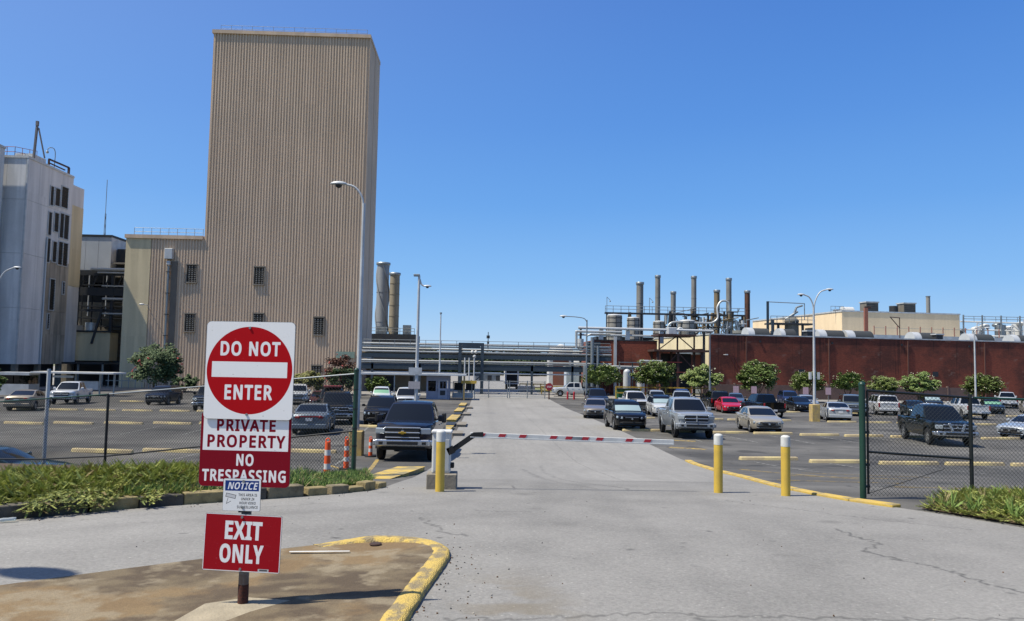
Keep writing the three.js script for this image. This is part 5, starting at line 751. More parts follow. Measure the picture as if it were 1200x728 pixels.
// ---------------------------------------------------------------- grey silo building
{
  const X = -59.4, Z = -100, ZB = -111, YT = 27.7, YB = 0.8;
  const g = thing('silo_building', 'tall pale grey metal-clad silo building with dark louvre windows', 'building');
  const front = worn('#d6d5d1', '#bdb9b0', { rep: 0.06, f: 5, streak: 0.5, rough: 0.6, amount: 0.9 }), sideM = worn('#d6d5d1', '#bdb9b0', { rep: 0.06, f: 5, streak: 0.75, rough: 0.7, amount: 0.9, sharp: 0.7 }), stain = worn('#b3a794', '#8a755b', { rep: 0.08, f: 5, streak: 0.8, rough: 0.8, amount: 1, sharp: 0.6 });
  const pan = (name, m, z0, z1, y0, y1, d = 0.05) => mesh(name, bx(X - 0.3, X + d, y0, y1, z0, z1), m, g);
  mesh('core', bx(-78, X - 0.3, YB, YT - 0.2, ZB, Z - 0.3), M.galvWhite, g);
  for (const [y0, y1] of [[YB, 8], [8.03, 15], [15.03, 22], [22.03, YT - 0.3]]) for (const [x0, x1] of [[-64.9, -62.0], [-61.97, X - 0.01]]) mesh('front_panel', bx(x0, x1, y0, y1, Z - 0.3, Z), front, g);
  // side panels, with openings left for the louvres
  for (const [y0, y1] of [[YB, 8], [8.03, 15], [15.03, 22], [22.03, YT - 0.3]]) for (let k = 0; k < 4; k++) pan('side_panel', y1 < 16 && k > 1 ? stain : sideM, Z - 2.75 * k - 0.01, Z - 2.75 * (k + 1) + 0.01, y0, y1);
  mesh('corner_trim', bx(X - 0.1, X + 0.12, YB, YT - 0.3, Z - 0.12, Z + 0.1), M.galvWhite, g);
  mesh('roof_edge', [bx(-64.9, X + 0.15, YT - 0.3, YT, Z - 0.4, Z + 0.12), bx(X - 0.4, X + 0.15, YT - 0.3, YT, ZB, Z - 0.401)], M.whitePaint, g);
  const lv = (z0, z1, y0, y1) => { const w = new THREE.Group(); w.name = 'louvre_window'; g.add(w); mesh('frame', [bx(X + 0.052, X + 0.16, y0 - 0.12, y0, z1, z0), bx(X + 0.052, X + 0.16, y1, y1 + 0.12, z1, z0), bx(X + 0.052, X + 0.16, y0 - 0.12, y1 + 0.12, z0, z0 + 0.12), bx(X + 0.052, X + 0.16, y0 - 0.12, y1 + 0.12, z1 - 0.12, z1)], M.galvWhite, w); mesh('recess', bx(X + 0.052, X + 0.06, y0, y1, z1, z0), M.black, w); const n = Math.max(3, Math.round((y1 - y0) / 0.35)); for (let k = 0; k < n; k++) mesh('louvre', new THREE.BoxGeometry(0.03, 0.24, Math.abs(z1 - z0)).rotateZ(-0.7).translate(X + 0.11, y0 + (k + 0.5) * (y1 - y0) / n, (z0 + z1) / 2), worn1, w); };
  const worn1 = worn('#3d3934', '#2c2926', { rep: 0.5 });
  for (const [z0, z1, y0, y1] of [[-105.3, -106.0, 22.4, 25], [-106.5, -107.6, 22.6, 25], [-108, -109.6, 22.7, 25.6], [-105.2, -105.9, 18.3, 21.4], [-106.6, -107.6, 19, 21.6], [-108, -108.9, 18.4, 21.8], [-109.1, -110.2, 18.4, 21.8], [-105.2, -105.9, 14.6, 17.8], [-106.6, -107.5, 14.8, 17.6], [-108, -109, 14.6, 17.8], [-109.2, -110.3, 14.6, 17.8], [-106.5, -107.6, 8.2, 12.4], [-109.6, -110, 10.6, 12.3], [-106.3, -106.7, 5.6, 7.6]]) lv(z0, z1, y0, y1);
  mesh('downpipe', [cyl(0.11, 0.11, 17, X + 0.2, YB, -105.0, 8)], M.galvWhite, g);
  mesh('annex', bx(-66, X - 0.05, YB, 26.5, -114.2, ZB - 0.01), sideM, g); mesh('annex_panel', bx(X - 0.5, X + 0.02, 12, 23.6, -114.15, ZB - 0.05), M.cream, g);
  mesh('undercroft', bx(-76, X - 1.2, GY, YB, ZB + 0.5, Z - 1.2), M.darkSteel, g);
  for (const [x, z] of [[X - 0.4, Z - 0.5], [X - 0.4, ZB + 0.4], [X - 0.4, -105.5], [-64, Z - 0.5]]) mesh('column', bx(x - 0.3, x + 0.3, GY, YB, z - 0.3, z + 0.3), M.concrete, g);
  mesh('roof_railing', rail([[-64.5, YT, Z - 0.6], [-61.5, YT, Z - 0.6], [-59.8, YT, Z - 2.5]], 1.3, 3, 0.04), worn('#8b5a55', '#6b4945', { rep: 1 }), g);
  mesh('roof_mast', [beam([-59.3, YT, -101], [-59.1, YT + 4.6, -101], 0.24), beam([-58.9, YT + 4, -101], [-57.9, YT, -101], 0.14), bx(-59.25, -58.95, YT + 4.3, YT + 4.9, -101.15, -100.85)], worn('#6c6a6b', '#4b4240', { rep: 0.5 }), g);
  mesh('roof_house', [bx(-62, -59.7, YT, YT + 0.7, -104.5, -101.5)], M.whitePaint, g); mesh('roof_frame', [beam([-59.6, YT, -105], [-59.6, YT + 0.9, -105], 0.2), beam([-59.6, YT + 0.9, -105], [-59.6, YT + 1.0, -110], 0.2), beam([-59.6, YT, -110], [-59.6, YT + 1.0, -110], 0.25), beam([-59.6, YT + 0.4, -105], [-59.6, YT + 0.4, -109], 0.15)], M.rustSteel, g);
  mesh('roof_lamp', [tube([[-59.7, YT, -106.5], [-59.7, YT + 2.4, -106.5], [-59.9, YT + 2.8, -106.4], [-60.3, YT + 2.7, -106], [-60.4, YT + 2.2, -105.9]], 0.06, 20, 5), new THREE.SphereGeometry(0.2, 8, 6).translate(-60.4, YT + 2.1, -105.9)], M.galv, g);
  const n = thing('silo_annex', 'narrow white metal-clad block in front of the grey silo building', 'building');
  mesh('wall', bx(-80, -61.9, 0.4, 28.3, -99.2, -92), sideM, n); mesh('band', bx(-80, -61.85, 24.8, 28, -91.99, -91.9), M.galv, n); mesh('roof_edge', bx(-80.1, -61.8, 28.3, 28.6, -99.3, -91.9), M.galvWhite, n); mesh('louvre', bx(-80, -61.88, 16, 19.5, -91.98, -91.9), M.darkSteel, n); mesh('base', bx(-79, -63, GY, 0.4, -98.5, -93), M.darkSteel, n);
}
// block between silo building and tower, with pipe bridge and loading shed
{
  const b = thing('process_block', 'grey panelled upper block between the silo building and the tower', 'building');
  mesh('upper_wall', bx(-66, -56.9, 14.9, 20.1, -126, -118), M.galvWhite, b);
  for (let k = 0; k < 3; k++) mesh('wall_panel', bx(-62.6 + k * 1.92, -60.72 + k * 1.92, 15.0, 20, -117.99, -117.9), worn('#aeb2b3', '#9a9e9f', { rep: 0.1 }), b);
  mesh('roof_edge', bx(-66.1, -56.8, 20.1, 20.4, -126, -117.8), M.darkSteel, b);
  mesh('stair_tower', [bx(-56.7, -53, GY, 18.5, -128, -119.5)], M.darkSteel, b);
  for (let y = 0; y < 18; y += 2) mesh('stair_landing', bx(-56.6, -52.4, y, y + 0.25, -119.4, -118), M.concrete, b);
  mesh('lower_wall', bx(-64, -54.6, GY, 10.2, -126, -119.2), M.concrete, b); mesh('middle_wall', bx(-65, -52.5, 10.21, 14.89, -125.5, -120.5), M.darkSteel, b);
  for (let k = 0; k < 4; k++) mesh('window', bx(-61.5 + k * 1.8, -60.4 + k * 1.8, 12.2, 13.2, -119.4, -119.0), M.glassDark, b);
  for (let k = 0; k < 7; k++) { mesh('walkway_post', bx(-60.8 + k * 1.5, -60.68 + k * 1.5, 5.9, 14.8, -117.9, -117.75), M.darkSteel, b); if (k % 2) mesh('conduit', bar([-61 + k * 1.3, 8, -117.6], [-61 + k * 1.3, 14.6, -117.6], 0.09, 6), M.galvWhite, b); }
  for (const y of [6.4, 7.6, 9.4, 12.6]) mesh('walkway', bx(-61, -52, y, y + 0.16, -118.6, -117.4), M.darkSteel, b);
  const br = thing('pipe_bridge', 'dark steel pipe bridge linking the silo building to the tower', 'pipe bridge');
  for (const [y, h] of [[14.0, 0.7], [11.0, 1.2], [8.6, 0.35]]) mesh('girder', bx(-60.9, -51.2, y, y + h, -116.3, -116), M.darkSteel, br);
  for (let k = 0; k < 6; k++) mesh('strut', beam([-60.5 + k * 1.8, 11.4, -116.15], [-59.6 + k * 1.8, 14.2, -116.15], 0.14), M.darkSteel, br);
  for (const [y, r, x0] of [[14.9, 0.22, -58.6], [14.4, 0.14, -57.6], [10.5, 0.2, -56.7], [8.3, 0.14, -56.6], [12.4, 0.1, -56.9]]) mesh('pipe', bar([x0, y, -115.7], [-51.1, y, -115.7], r, 10), M.silverPipe, br);
  for (const x of [-60.6, -55.5]) mesh('leg', bx(x - 0.2, x + 0.2, GY, 14, -116.35, -115.95), M.darkSteel, br);
  mesh('diagonal_leg', beam([-56.6, 9, -115.6], [-57.8, 3.8, -115.4], 0.3), M.darkSteel, br);
  const l = thing('loading_shed', 'beige loading shed with canopy beside the tower', 'building');
  mesh('wall', bx(-60.2, -55.2, 1.3, 5.5, -118, -115.5), M.cream, l); mesh('roof_edge', bx(-60.4, -55, 5.5, 5.75, -118.1, -115.3), M.darkSteel, l); mesh('grey_wall', bx(-62, -60.21, 1.3, 6.5, -118, -115.6), M.galvWhite, l);
  mesh('tank', cyl(0.8, 0.8, 1.2, -58.6, 5.76, -116.6, 14), M.silverPipe, l); mesh('canopy', bx(-61, -53.5, 0.85, 1.1, -115.4, -110.5), M.darkSteel, l);
  mesh('back_wall', bx(-62, -54, GY, 1.29, -118, -117), M.darkSteel, l);
  for (const x of [-60.8, -57.2, -53.8]) mesh('post', bx(x - 0.1, x + 0.1, GY, 0.85, -111, -110.8), M.galv, l);
  const k = thing('gatehouse', 'glazed gatehouse under a thin white canopy behind the white pickup', 'building');
  mesh('wall', [bx(-51.9, -48.4, GY, -1.1, -86, -84), bx(-51.9, -48.4, -0.15, 0.15, -86, -84)], M.galvWhite, k); for (const [x0, x1] of [[-51.8, -50.1], [-50.0, -48.5]]) mesh('window', bx(x0, x1, -1.1, -0.15, -85.9, -84.05), M.glassDark, k);
  mesh('canopy', bx(-48.3, -39.6, 0.1, 0.28, -87, -84), M.whitePaint, k); for (const x of [-44, -41.4, -39.9]) mesh('post', bx(x - 0.07, x + 0.07, GY, 0.1, -85, -84.86), M.galv, k);
  mesh('light_strip', bx(-46.3, -44.2, -0.35, -0.12, -85, -84.7), M.whitePaint, k); mesh('counter', bx(-44.1, -41.6, -1.6, -0.7, -85.6, -85), M.galvWhite, k);
  const f = thing('low_fence', 'low grey picket fence at the foot of the tower', 'fence'); for (let x = -50.6; x < -42; x += 0.9) mesh('picket', bx(x - 0.05, x + 0.05, GY, GY + 2.1, -106.05, -106), M.galv, f); mesh('rail', bx(-51, -42, GY + 1.0, GY + 1.1, -106.12, -106.06), M.galv, f);
  const ant = thing('lattice_mast', 'thin lattice radio mast behind the grey panelled block', 'mast', [-68.9, GY, -140]);
  mesh('lattice', [...[[-0.5, -0.3], [0.5, -0.3], [0, 0.5]].map(([x, z]) => bar([x, 0, z], [x * 0.15, 30, z * 0.15], 0.06, 4)), ...Array.from({ length: 20 }, (_, i) => { const k = 1 - i / 20 * 0.85, y = i * 1.5; return bar([(i % 2 ? -0.5 : 0.5) * k, y, -0.3 * k], [(i % 2 ? 0.5 : -0.5) * k, y + 1.5, -0.3 * k], 0.04, 3); })], M.galv, ant); mesh('antenna', [bar([0, 30, 0], [0, 36.2, 0], 0.06, 5), bar([-1.2, 21, 0], [1.2, 22, 0], 0.05, 4)], M.galv, ant);
}
// ---------------------------------------------------------------- stacks beside the tower, pipe rack, guard booth, far gate
function stack(name, label, x, z, y0, y1, r, mat, o = {}) {
  const s = thing(name, label, 'smokestack', [x, y0, z], 0, o.group ?? 'smokestacks behind the brick building'), h = y1 - y0;
  mesh('shaft', boxUV(merge([cyl(r * 1.03, r, h, 0, 0, 0, 20)])), mat, s); mesh('rim', new THREE.LatheGeometry([[r * 0.8, -0.1], [r * 0.8, 0.45], [r * 1.18, 0.45], [r * 1.18, 0.0], [r, -0.1]].map(p => new THREE.Vector2(...p)), 20).translate(0, h - 0.4, 0), o.rim ?? M.galv, s);
  for (let k = 1; k < (o.bands ?? 4); k++) mesh('flange', cyl(r * 1.07, r * 1.07, 0.09, 0, h * k / (o.bands ?? 4), 0, 20), mat, s);
  if (o.helix) for (let q = 0; q < 3; q++) { const pts = []; for (let i = 0; i <= 26; i++) { const t = i / 26, a = t * o.helix + q * 2.094; pts.push([Math.cos(a) * (r + 0.1), h * (0.42 + 0.56 * t), Math.sin(a) * (r + 0.1)]); } mesh('strake', tube(pts, 0.13, 60, 4), mat, s); }
  return s;
}
const stackGrey = worn('#8c8f90', '#74777a', { rep: 0.12, streak: 0.5, rough: 0.6, metal: 0.2 }), stackA = worn('#83827c', '#6c6b64', { rep: 0.15, streak: 0.6, rough: 0.7, amount: 0.9 }), stackBrown = worn('#857356', '#5f4f3b', { rep: 0.15, streak: 0.6, amount: 0.9 }), stackRust = worn('#5c3a28', '#2d1f19', { rep: 0.2, streak: 0.5, amount: 0.95, sharp: 0.4 });
stack('smokestack', 'thick grey smokestack wound with spiral strakes beside the tower', -21.3, -160, GY, 22.4, 1.25, stackGrey, { helix: 3.6, group: 'smokestacks beside the tower' });
stack('smokestack', 'tan banded smokestack next to the spiral-straked one', -18.6, -158, GY, 20.1, 1.0, worn('#8a806b', '#6b6353', { rep: 0.15, streak: 0.4 }), { bands: 10, group: 'smokestacks beside the tower' });
for (const [x, top, r, m, label, rim] of [[30.55, 18.4, 0.68, stackA, 'wide grey smokestack beside the wrapped tanks'], [34.1, 19.85, 0.5, stackA, 'tall grey smokestack next to the wide one'], [37.2, 16.7, 0.5, stackA, 'shortest grey smokestack, rising over the white pipe elbow'], [41.3, 19.85, 0.5, stackA, 'tall slim grey smokestack standing clear in the row'], [45.9, 17.2, 0.55, stackBrown, 'tan-stained smokestack beside the curved duct'], [48.3, 19.6, 0.52, stackA, 'tall grey smokestack just past the tan-stained one'], [52.0, 17.2, 0.52, stackRust, 'rusty smokestack standing at the end of the row', 1]]) stack('smokestack', label, x, -150, GY, top, r, m, { bands: 5 });
{
  const p = thing('flat_roof_plant', 'dark plant housing around the foot of the two stacks by the tower', 'building'); mesh('wall', bx(-25, -14, GY, 7.5, -168, -156.5), M.darkSteel, p); mesh('unit', [bx(-22, -20, 7.5, 9, -158.5, -157), bx(-16.6, -15, 7.5, 9.4, -158.5, -157)], M.galv, p); mesh('railing', rail([[-24.5, 7.5, -156.7], [-14.2, 7.5, -156.7]], 1.2, 7, 0.05), M.galv, p);
}
{ // pipe rack across the end of the drive
  const t = thing('pipe_rack', 'long blue-grey pipe bridge spanning the end of the drive', 'pipe bridge'), Z = -108;
  for (const [y, h, m, x0, x1] of [[2.55, 0.55, M.blueSteel, -17, 18], [0.95, 0.75, M.blueSteel, -17, 18], [4.05, 0.18, M.galv, -17, 18]]) for (const z of [Z, Z - 3]) mesh('girder', bx(x0, x1, y, y + h, z - 0.15, z + 0.15), m, t);
  for (let x = -16; x < 18; x += 2.6) mesh('cross_beam', bx(x - 0.1, x + 0.1, 2.6, 2.85, Z - 2.85, Z - 0.16), M.blueSteel, t);
  [[4.5, 0.16, M.silverPipe, -0.6], [4.45, 0.12, M.galvWhite, -1.2], [3.45, 0.13, M.silverPipe, 0.05], [3.85, 0.1, M.whitePaint, -0.5], [3.2, 0.1, stackBrown, -0.2], [3.7, 0.07, M.darkSteel, 0.1], [3.3, 0.15, M.galvWhite, -1.4], [2.15, 0.13, M.silverPipe, 0.1], [1.9, 0.07, M.galv, 0.15], [1.85, 0.1, M.galv, -0.6], [0.55, 0.1, M.galvWhite, 0], [2.2, 0.14, stackBrown, -1.5]].forEach(([y, r, m, dz]) => mesh('pipe', bar([-17, y, Z + dz], [18, y, Z + dz], r, 10), m, t));
  mesh('railing', rail([[-16.8, 4.23, Z + 0.1], [17.8, 4.23, Z + 0.1]], 0.8, 16, 0.035), M.galv, t);
  for (const x of [-15.5, -9.6, -8.9, 6.8, 12.5]) mesh('column', bx(x - 0.15, x + 0.15, GY, 2.6, Z - 0.15, Z + 0.15), M.blueSteel, t);
  const w = thing('steel_stair_tower', 'dark blue steel frame tower carrying the pipe bridge beside the drive', 'steel frame');
  for (const [x, z] of [[-3.3, Z + 0.9], [-0.2, Z + 0.9], [-3.3, Z - 3.8], [-0.2, Z - 3.8]]) mesh('column', bx(x - 0.22, x + 0.22, GY, 4.7, z - 0.22, z + 0.22), M.blueSteel, w);
  for (const y of [0.2, 2.4, 4.5]) mesh('deck_beam', [bx(-3.5, 0, y, y + 0.28, Z + 0.7, Z + 1.1), bx(-3.5, 0, y, y + 0.28, Z - 4, Z - 3.6)], M.blueSteel, w);
  mesh('upper_panel', bx(-3.0, -0.5, 4.0, 4.78, Z + 1.11, Z + 1.16), M.blueSteel, w);
  for (const [a, b] of [[[-3.1, GY, Z + 0.9], [-0.4, 0.2, Z + 0.9]], [[-3.1, 0.4, Z + 0.9], [-0.4, 2.4, Z + 0.9]]]) mesh('brace', beam(a, b, 0.14), M.blueSteel, w);
  for (const x of [-2.6, -2.0, -1.3]) mesh('riser_pipe', [cyl(0.1, 0.1, 5, x, GY, Z + 1.3, 8)], M.galvWhite, w);
  for (const [x, y] of [[-1.6, 3.5], [-1.1, 3.5], [-1.3, 2.9]]) mesh('valve', new THREE.SphereGeometry(0.24, 10, 8).translate(x, y, Z + 1.25), M.whitePaint, w);
  const e = thing('pipe_riser_frame', 'grey pipe riser looping up at the brick end of the pipe bridge', 'pipework');
  mesh('loop', [poly([[13.0, 4.3, Z], [13.0, 6.7, Z], [19.5, 6.7, Z]], 0.17, 8), poly([[14.6, 4.3, Z - 1], [14.6, 6.1, Z - 1], [15.2, 6.4, Z - 1], [18, 6.4, Z - 1]], 0.12, 8)], M.silverPipe, e); mesh('tank', [cyl(0.45, 0.45, 1.5, 13.8, 4.2, Z - 1.5, 12)], M.galvWhite, e);
  mesh('box', [bx(14.9, 16.6, GY, 5.3, Z - 3, Z - 1)], M.blueSteel, e); mesh('riser', [cyl(0.25, 0.25, 8.2, 15.2, GY, Z + 0.5, 10), cyl(0.2, 0.2, 7, 16.0, GY, Z + 0.5, 10), cyl(0.3, 0.3, 4.2, 14.2, GY, Z + 0.6, 10)], M.galv, e);
}
{ // low buildings behind the rack
  const b = thing('low_workshop', 'low tan workshop behind the pipe bridge with white awnings', 'building');
  mesh('wall', bx(-22, -7.2, GY, 1.0, -124, -116), worn('#8a7a61', '#6b5e4b', { rep: 0.1 }), b); mesh('roof', bx(-22.3, -6.8, 1.0, 1.9, -124.2, -115.2), M.galvWhite, b);
  for (const x of [-15.6, -12.4, -8.8]) mesh('awning', bx(x - 0.8, x + 0.8, 0.1, 0.5, -115.9, -115.4), M.whitePaint, b);
  for (const x of [-17.5, -14, -10.4]) mesh('door', bx(x - 0.6, x + 0.6, GY, -0.2, -115.98, -115.9), M.darkSteel, b);
  const c = thing('yard_kiosk', 'small white kiosk with a grey roof beyond the far gate', 'building'); mesh('wall', bx(14.9, 19.2, GY, 1.6, -142, -138), worn('#aab3bd', '#8f99a3', { rep: 0.2 }), c); mesh('roof', bx(14.7, 19.4, 1.6, 1.85, -142.2, -137.8), M.galvWhite, c); mesh('window', bx(17.6, 18.9, -0.1, 0.7, -137.99, -137.9), M.glassDark, c);
  const tk = thing('storage_tank', 'white cylindrical storage tank beyond the far gate', 'tank', [19.4, GY, -150]); mesh('shell', [cyl(2.1, 2.1, 6.6, 0, 0, 0, 24)], M.whitePaint, tk); mesh('roof', cyl(2.15, 0.2, 0.5, 0, 6.6, 0, 24), M.galvWhite, tk);
  const tk2 = thing('storage_tank', 'pale domed tank showing over the pipe bridge', 'tank', [18.6, GY, -185]); mesh('shell', [cyl(3, 3, 8, 0, 0, 0, 24)], M.whitePaint, tk2); mesh('roof', cyl(3.05, 0.3, 1.1, 0, 8, 0, 24), M.whitePaint, tk2);
  const w = thing('block_wall', 'brick and grey block shed behind the far gate', 'building'); mesh('wall', bx(14, 17.2, GY, 3.2, -160, -155), worn('#7a4a3a', '#6a5a52', { rep: 0.2 }), w); mesh('white_side', bx(13.2, 13.99, GY, 3.2, -160, -155), M.whitePaint, w); mesh('roof', bx(13.1, 17.4, 3.2, 3.5, -160.1, -154.8), M.galv, w);
  const r = thing('box_trailer', 'white-framed box trailer with a dark open end on the yard road', 'trailer', [4.7, GY, -127]); mesh('frame', [bx(-1.15, 1.15, 3.6, 3.9, -6, 0), bx(-1.15, -0.9, 1.0, 3.6, -6, 0), bx(0.9, 1.15, 1.0, 3.6, -6, 0), bx(-1.15, 1.15, 0.9, 1.1, -6, 0.1)], M.whitePaint, r); mesh('interior', bx(-0.9, 0.9, 1.1, 3.6, -5.9, -0.3), M.black, r); for (const s of [-1, 1]) for (const z of [-0.8, -1.9]) mesh('wheel', new THREE.CylinderGeometry(0.5, 0.5, 0.3, 16).rotateZ(Math.PI / 2).translate(s * 0.85, 0.5, z), M.rubber, r); mesh('axle', bx(-0.8, 0.8, 0.4, 0.92, -2, -0.7), M.black, r);
  const q = thing('concrete_block', 'pale concrete block on the yard road', 'block', [6.2, GY, -118]); mesh('block', rbx(2.6, 0.9, 0.8, 0.06, 0.4, 0.45, 0), M.galvWhite, q); mesh('lifting_loop', new THREE.TorusGeometry(0.12, 0.03, 5, 10).translate(0.4, 0.95, 0), M.darkSteel, q);
  const gs = thing('grey_shed', 'long low grey shed at the end of the yard road', 'building'); mesh('wall', bx(-2, 4, GY, -0.6, -190, -184), M.galv, gs); mesh('roof', bx(-2.3, 4.3, -0.6, -0.35, -190.2, -183.8), M.galv, gs); for (const x of [-1, 1, 3]) mesh('door', bx(x, x + 1, GY, -1.0, -183.98, -183.9), M.darkSteel, gs);
  const m = thing('telecom_mast', 'thin telecom mast far beyond the plant', 'mast', [2.2, GY, -420]); mesh('pole', [cyl(0.35, 0.2, 21, 0, 0, 0, 8)], M.darkSteel, m); mesh('antenna_cluster', [cyl(0.9, 0.9, 1.6, 0, 17.5, 0, 8), cyl(0.6, 0.6, 1.4, 0, 14.6, 0, 8)], M.darkSteel, m);
}
{ // guard booth
  const x0 = -6.6, x1 = -3.9, Z = -90, y = GY;
  const b = thing('guard_booth', 'small lilac-grey guard booth under a long flat canopy', 'building'), wall = worn('#8b8f9e', '#787c8a', { rep: 0.4 });
  mesh('wall', [bx(x0, x1, y, y + 0.95, Z - 2.4, Z), bx(x0, x1, y + 2.15, y + 2.75, Z - 2.4, Z), bx(x0, x0 + 0.2, y + 0.95, y + 2.15, Z - 2.4, Z), bx(x1 - 0.2, x1, y + 0.95, y + 2.15, Z - 2.4, Z), bx(x0 + 1.1, x0 + 1.3, y + 0.95, y + 2.15, Z - 0.2, Z)], wall, b);
  const d = mesh('door', bx(x1 - 1.32, x1 - 0.25, y + 0.05, y + 2.3, Z, Z + 0.05), worn('#9a9eab', '#858997', { rep: 0.5 }), b); mesh('door_window', bx(x1 - 1.12, x1 - 0.8, y + 1.3, y + 2.1, Z + 0.05, Z + 0.07), M.glassDark, d); mesh('door_window', bx(x1 - 0.75, x1 - 0.43, y + 1.3, y + 2.1, Z + 0.05, Z + 0.07), M.glassDark, d); mesh('door_panel', bx(x1 - 1.1, x1 - 0.5, y + 0.5, y + 1.05, Z + 0.05, Z + 0.07), M.darkSteel, d);
  mesh('window', bx(x0 + 0.2, x0 + 1.1, y + 0.95, y + 2.15, Z - 0.1, Z - 0.06), M.glassDark, b);
  mesh('canopy', [bx(-14.2, -2.0, y + 2.78, y + 2.98, Z - 2.8, Z + 1.2)], M.galvWhite, b); for (const x of [-14, -10.2]) mesh('canopy_post', bx(x - 0.06, x + 0.06, y, y + 2.78, Z + 0.9, Z + 1.0), M.galv, b); for (const x of [-2.2]) mesh('canopy_post', bx(x - 0.09, x + 0.09, y, y + 2.78, Z + 0.9, Z + 1.05), worn('#8d7b4b', '#6c6148', { rep: 1 }), b);
  const j = thing('jersey_barrier', 'white barricade with dark boards beside the guard booth', 'barricade', [-2.6, y, -93]); mesh('rail', [bx(-1.1, 1.4, 0.1, 0.7, -0.15, 0.15)], M.whitePaint, j); for (const x of [-0.9, 0.5]) mesh('board', bx(x, x + 1.1, 1.0, 1.9, -0.05, 0.05), M.black, j); mesh('frame', [bx(-1.05, -0.95, 0.7, 2, -0.1, 0.1), bx(1.2, 1.3, 0.7, 2, -0.1, 0.1), bx(-1.05, 1.3, 1.95, 2.05, -0.1, 0.1)], M.galv, j);
  const s = thing('yellow_sign', 'small yellow sign board on posts by the far gate', 'sign', [-1.5, y, -92]); mesh('board', bx(-1.1, 0.7, 1.85, 2.2, -0.03, 0.03), M.yellow, s); for (const x of [-0.9, 0.5]) mesh('post', bx(x - 0.04, x + 0.04, 0, 1.9, -0.09, -0.031), M.galv, s);
}
{ // far gate across the drive
  const g = thing('chain_link_gate', 'closed double chain-link gate at the end of the drive', 'gate'), Z = -96, xs = [-1.5, 0.7, 3.05, 3.3, 5.5, 7.7];
  for (const x of xs) mesh('gate_post', cyl(0.06, 0.06, 2.2, x, GY, Z, 8), M.galv, g);
  for (let i = 0; i < xs.length - 1; i++) { if (i === 2) continue; mesh('gate_rail', [bar([xs[i], GY + 2.1, Z], [xs[i + 1], GY + 2.1, Z], 0.035, 6), bar([xs[i], GY + 0.2, Z], [xs[i + 1], GY + 0.2, Z], 0.035, 6), bar([xs[i], GY + 1.1, Z], [xs[i + 1], GY + 1.1, Z], 0.025, 6)], M.galv, g); mesh('wire_mesh', chainMesh([xs[i], GY + 0.2, Z], [xs[i + 1], GY + 0.2, Z], 1.9, 1.9, 0.18, 0.006), M.wire, g); }
  const st = thing('stop_sign', 'red octagonal stop sign at the edge of the far gate', 'sign', [8.1, GY, -94.5]); mesh('post', cyl(0.08, 0.08, 1.6, 0, 0, 0, 8), M.rustSteel, st);
  const oc = new THREE.CylinderGeometry(0.48, 0.48, 0.02, 8).rotateY(Math.PI / 8).rotateX(Math.PI / 2).translate(0, 1.55, 0.1); mesh('octagon', oc, std('#8e1a22', 0.5), st);
  const f = new THREE.PlaneGeometry(0.62, 0.24).translate(0, 1.55, 0.114); mesh('lettering', f, std(0xffffff, 0.5, 0, { map: printed(0.62, 0.24, 400, (c, w, h) => { c.fillStyle = '#8e1a22'; c.fillRect(0, 0, w, h); word(c, 'STOP', w / 2, h / 2, w * 0.94, h * 0.9, '#dcd6d2'); }) }), st);
  for (const [x, l] of [[10.5, 'red bollard beside the stop sign kerb'], [11.3, 'red bollard under the work pickup']]) { const b = thing('red_bollard', l, 'bollard', [x, GY, -95.5], 0, 'red bollards by the far gate'); mesh('post', cyl(0.12, 0.12, 0.85, 0, 0, 0, 10), M.redPaint, b); mesh('cap', new THREE.SphereGeometry(0.12, 10, 6).translate(0, 0.85, 0), M.redPaint, b); }
  const yr = (label, pts, h = 1.1) => { const o = thing('yellow_guardrail', label, 'guardrail', [0, 0, 0], 0, 'yellow guardrails'); for (let i = 0; i < pts.length - 1; i++) { const [a, c] = pts[i], [b, d] = pts[i + 1]; for (const k of [0.5, 1]) mesh('rail', beam([a, GY + h * k, c], [b, GY + h * k, d], 0.12, 0.16), M.yellow, o); const n = 4; for (let q = 0; q <= n; q++) mesh('post', bx(-0.07, 0.07, 0, h + 0.1, -0.07, 0.07).translate(a + (b - a) * q / n, GY, c + (d - c) * q / n), M.yellow, o); } };
  yr('yellow guardrail behind the stop sign and work pickup', [[8.4, -110.4], [16.8, -110.4]]); yr('yellow guardrail before the tank foot beyond the trailer', [[5.8, -122], [10.2, -122]]); yr('yellow guardrail between the flowering trees by the platform', [[17.4, -100.5], [30.5, -100.5]], 1.5);
}
// ---------------------------------------------------------------- brick buildings
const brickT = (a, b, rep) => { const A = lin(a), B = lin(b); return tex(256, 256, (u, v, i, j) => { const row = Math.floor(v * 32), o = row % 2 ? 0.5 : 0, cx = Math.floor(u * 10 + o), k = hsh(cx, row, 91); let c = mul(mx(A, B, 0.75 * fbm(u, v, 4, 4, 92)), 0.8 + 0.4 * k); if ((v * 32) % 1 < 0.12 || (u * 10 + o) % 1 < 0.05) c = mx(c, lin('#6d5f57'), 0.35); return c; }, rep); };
const hallT = tex(1024, 704, (u, v, i, j) => { const row = Math.floor(v * 115), o = row % 2 ? 0.5 : 0, cx = Math.floor(u * 62 + o), k = hsh(cx, row, 91); let c = mul(mx(lin('#7a3b29'), lin('#552a1f'), ss(0.3, 0.7, fbm(u, v, 5, 5, 92))), 0.78 + 0.44 * k); const st = vn(u * 60, v * 2.2, 1024, 95) * vn(u * 17, v * 1.1 + 5, 1024, 96); c = mul(c, 1 - 0.5 * ss(0.4, 0.75, st)); c = mx(c, lin('#8d7a6c'), 0.3 * ss(0.66, 0.8, fbm(u, v, 9, 4, 97))); if ((v * 115) % 1 < 0.17) c = mx(c, lin('#5d4f47'), 0.4); return c; }, 1);
